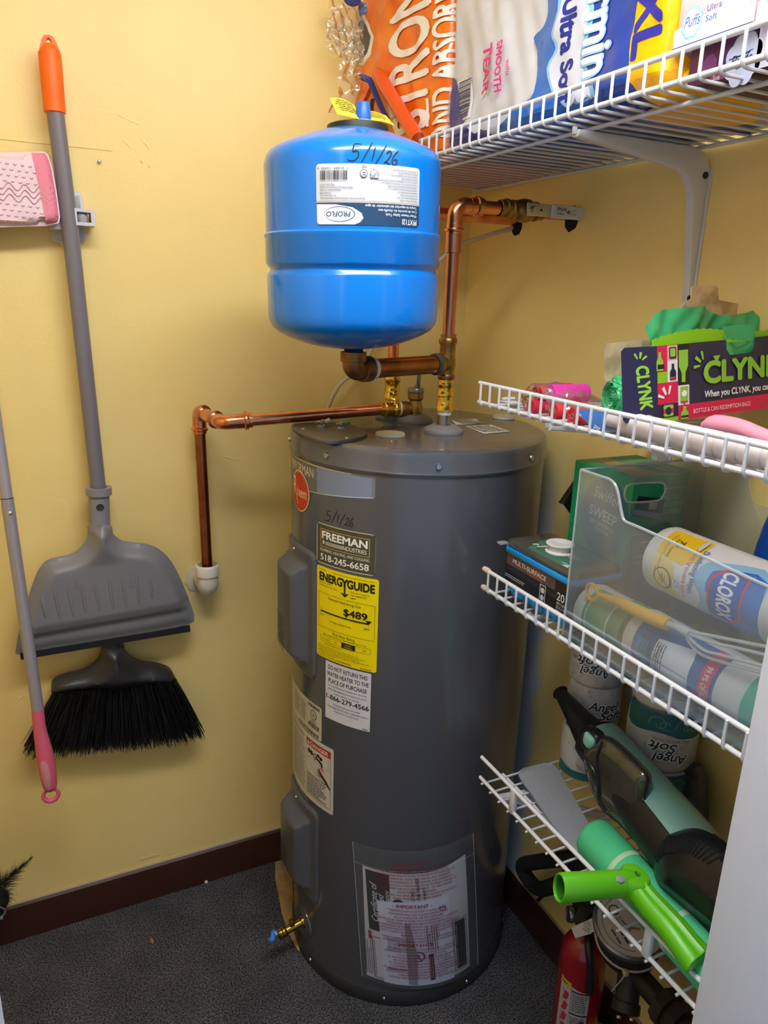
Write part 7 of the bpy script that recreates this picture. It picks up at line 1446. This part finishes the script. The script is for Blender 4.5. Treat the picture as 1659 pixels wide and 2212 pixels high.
part('iron_pipe', join(tube(pq, .021, 20), lathe([(.021, 0), (.036, .001), (.036, .022), (.030, .024), (.034, .036), (.034, .050), (.021, .052)], 8, (-.098, -.985, .330), (0, -1, 0)), lathe([(.021, 0), (.030, .001), (.030, .030), (.021, .032)], 20, (-.098, -1.07, .330), (0, -1, 0))), iron, mtr)
part('side_outlet', join(tube([(-.098, -.905, .335), (-.130, -.935, .285)], .022, 16), lathe([(.022, 0), (.026, .001), (.026, .018), (.020, .020), (0, .0195)], 16, (-.127, -.932, .290), (-.05, -.05, -.08))), iron, mtr)
for k in range(4):
    a = pi / 2 * k; part('outlet_bolt', lathe([(0, .004), (.004, .004), (.0045, 0)], 6, Vector((-.1345, -.9395, .277)) + Vector((.016 * cos(a), .016 * sin(a), .004 * cos(a))), (-.05, -.05, -.08)), steel, mtr)
part('wall_stub', join(tube(fillet([(-.098, -.90, .340), (-.098, -.74, .340), (.0, -.70, .345)], .05, 6), .021, 18), lathe([(.021, 0), (.033, .001), (.033, .026), (.021, .028)], 8, (-.098, -.800, .340), (0, 1, 0))), iron, mtr)
zc_ = M('tie_white', 'b8ab9a', .5)
part('zip_tie', join(tube([mA - mN * .048 + (mu * cos(2 * pi * k / 40) + mv * sin(2 * pi * k / 40)) * .0625 for k in range(40)], .0022, 6, closed=True)), zc_, mtr)
zh = mA - mN * .050 + (Vector((-.72, -.69, 0)) - mN * Vector((-.72, -.69, 0)).dot(mN)).normalized() * .066
part('tie_head', join(rbox((-.005, -.005, -.004), (.005, .005, .006), .0015, 2, Matrix.Translation(zh)), tube(spline([zh, zh + Vector((-.004, .004, -.020)), zh + Vector((-.004, .014, -.045)), zh + Vector((-.002, .024, -.070))], 5), .0014, 5)), zc_, mtr)
foam = M('foam_black', '19191b', .9, bump=(120, .4))
lp_ = thing('foam_pipe_loop', 'thick black foam-insulated pipe bend beside the heater foot, under the shelves', 'pipe', (-.06, -.6, .25))
lpts = fillet([(-0.06,-0.7596,0.4559), (-0.06,-0.6759,0.3874), (-0.06,-0.5611,0.28), (-0.06,-0.4984,0.2197), (-0.06,-0.5719,0.2055), (-0.06,-0.6422,0.2829), (-0.06,-0.7135,0.4013), (-0.06,-0.8021,0.4475)], .05, 6)
part('foam_sleeve', tube(lpts, .0175, 18), foam, lp_)
part('inner_pipe', tube([lpts[-1] + Vector((0, .01, 0)), Vector((-0.06,-0.7596,0.4559)) + Vector((0, -.02, 0)), (-.001, -.735, .36)], .010, 12), iron, lp_)
part('down_strap', tube(spline([(-0.052,-0.5978,0.2372), (-0.03,-0.5682,0.1823), (-0.012,-0.5279,0.1181)], 6), .0042, 8), M('strap_black', '1a1817', .6), lp_)
# fire extinguisher
EX, EY = -.100, -.785
ext = thing('fire_extinguisher', 'red fire extinguisher with white tag standing on the carpet under the shelves', 'fire extinguisher', (EX, EY, 0))
rd = M('extinguisher_red', '8f0d16', .25, coat=.4); RE = .0475
part('cylinder', lathe([(0, 0), (RE - .006, 0), (RE - .001, .004), (RE, .012), (RE, .245), (RE - .002, .262), (RE - .009, .280), (RE - .020, .293), (.016, .300), (.0145, .312)], 56, (EX, EY, 0)), rd, ext)
vbk = M('valve_black', '1b1b1d', .45)
part('valve_head', join(lathe([(.0165, .308), (.018, .310), (.018, .326), (.013, .330), (.013, .352), (0, .353)], 24, (EX, EY, 0)), rbox((EX - .012, EY - .075, .348), (EX + .012, EY + .020, .356), .003), rbox((EX - .010, EY - .085, .372), (EX + .010, EY + .018, .379), .003), rbox((EX - .008, EY + .004, .350), (EX + .008, EY + .018, .378), .002)), vbk, ext)
gq = Vector((-0.125,-0.7723,0.3457)); gq = Vector((EX - .022, EY + .024, .335))
part('pressure_gauge', lathe([(0, .009), (.0130, .009), (.0150, .0105), (.0160, .009), (.0165, 0), (.013, -.004), (.004, -.006), (.004, -.026)], 28, gq, (-.85, .35, .1)), M('gauge_chrome', '8f8d88', .25, .9), ext)
part('pull_pin', rring(Vector((EX - .010, EY + .030, .372)), (.4, 1, .2), .0120, .0013, 20, 6), steel, ext)
part('hose', tube(spline([(EX - .012, EY - .016, .330), (EX - .034, EY - .045, .315), (EX - .034, EY - .056, .285), (EX - .022, EY - .050, .235), (EX - .022, EY - .050, .205)], 7), [.0085] * 20 + [.0095] * 9, 14), vbk, ext)
tgp = [(0.7846,0.3319),(0.8227,0.3866),(0.8343,0.3907),(0.8482,0.388),(0.8367,0.3678),(0.8302,0.357),(0.802,0.3226)]
tg2 = part('safety_tag', prism(tgp, 0, .0008, lambda u, v, d: (-.150 + d + (v - .31) * .25, -u, v)), M('tag_white', 'c9c6c4', .6), ext)
t0_ = [(0.8267,0.3789)][0]
Stg = lambda u, v, l=0: (-.150 - l + (v - .31) * .25, -u, v)
tq_ = [(0.8295,0.3782)][0]
stamp(tg2, 'tag_print', Stg, [('t', s, tq_[0] - .001 - k * .0012, tq_[1] - .001 - .0058 * (3 - k) , .0036, '3a3a3e', {'rot': 194, 'w': .019}) for k, s in enumerate(('IN FIRE', 'EMERGENCY', 'PULL PIN', 'TO REMOVE'))], .0004, .05)
part('tag_tie', tube(spline([(-0.151,-0.8431,0.3857), (-0.149,-0.8496,0.3968), (-0.14,-0.8525,0.3969)], 5), .0016, 6), M('tag_white'), ext)
SE = cylmap(EX, EY, RE, -186, .030)
we = radians(186 - 108) * RE
lb_ = part('instruction_label', patch(SE, [(0, 0), (we, 0), (we, .158), (we * .44, .168), (0, .178)], .008, .0003), M('label_grey', 'b3aeb0', .45), ext)
it = [('r', we * .42, .004, we * .43, .164, '2a2a2c'), ('r', we * .43, .156, we * .99, .160, '2a2a2c'), ('r', we * .43, .098, we * .99, .102, '2a2a2c'), ('r', 0, .160, we * .40, .176, 'c8a83c'), ('d', we * .06, .165, we * .28, 1, .006, .006, '2a2a2c'), ('d', we * .47, .150, we * .46, 9, .0052, .0030, '4a484a'), ('d', we * .47, .090, we * .46, 11, .0056, .0030, '4a484a'), ('r', we * .86, .020, we * .92, .045, '4a484a'), ('e', we * .85, .082, .005, .005, '4a484a')]
for k in range(4): it += [('p', [(we * .12, .125 - k * .028), (we * .30, .128 - k * .028), (we * .36, .146 - k * .028), (we * .22, .150 - k * .028)], 'b02840'), ('s', [(we * .10, .150 - k * .028), (we * .20, .143 - k * .028)], .0018, '2a2a2c')]
it += [('r', we * .12, .010, we * .34, .030, '2a2a2c'), ('s', [(we * .14, .012), (we * .32, .028)], .003, 'b3aeb0')]
stamp(lb_, 'label_print', SE, it, .0007, .01)
ob = thing('orange_carton', 'orange and yellow carton on the carpet at the bottom picture edge', 'carton', (-0.06,-0.8303,0.05))
oq = Vector((-0.0662,-0.8387,0.05))
om_ = Matrix.Translation((oq.x, oq.y, 0)) @ Matrix.Rotation(.5, 4, 'Z')
part('carton_body', rbox((-.036, -.036, .001), (.036, .036, .05), .002, 2, om_), M('carton_orange', 'd8731c', .5), ob)
part('yellow_panel', rbox((-.026, -.026, .0502), (.026, .026, .0508), 0, 1, om_), M('carton_yellow', 'e0b020', .5), ob)
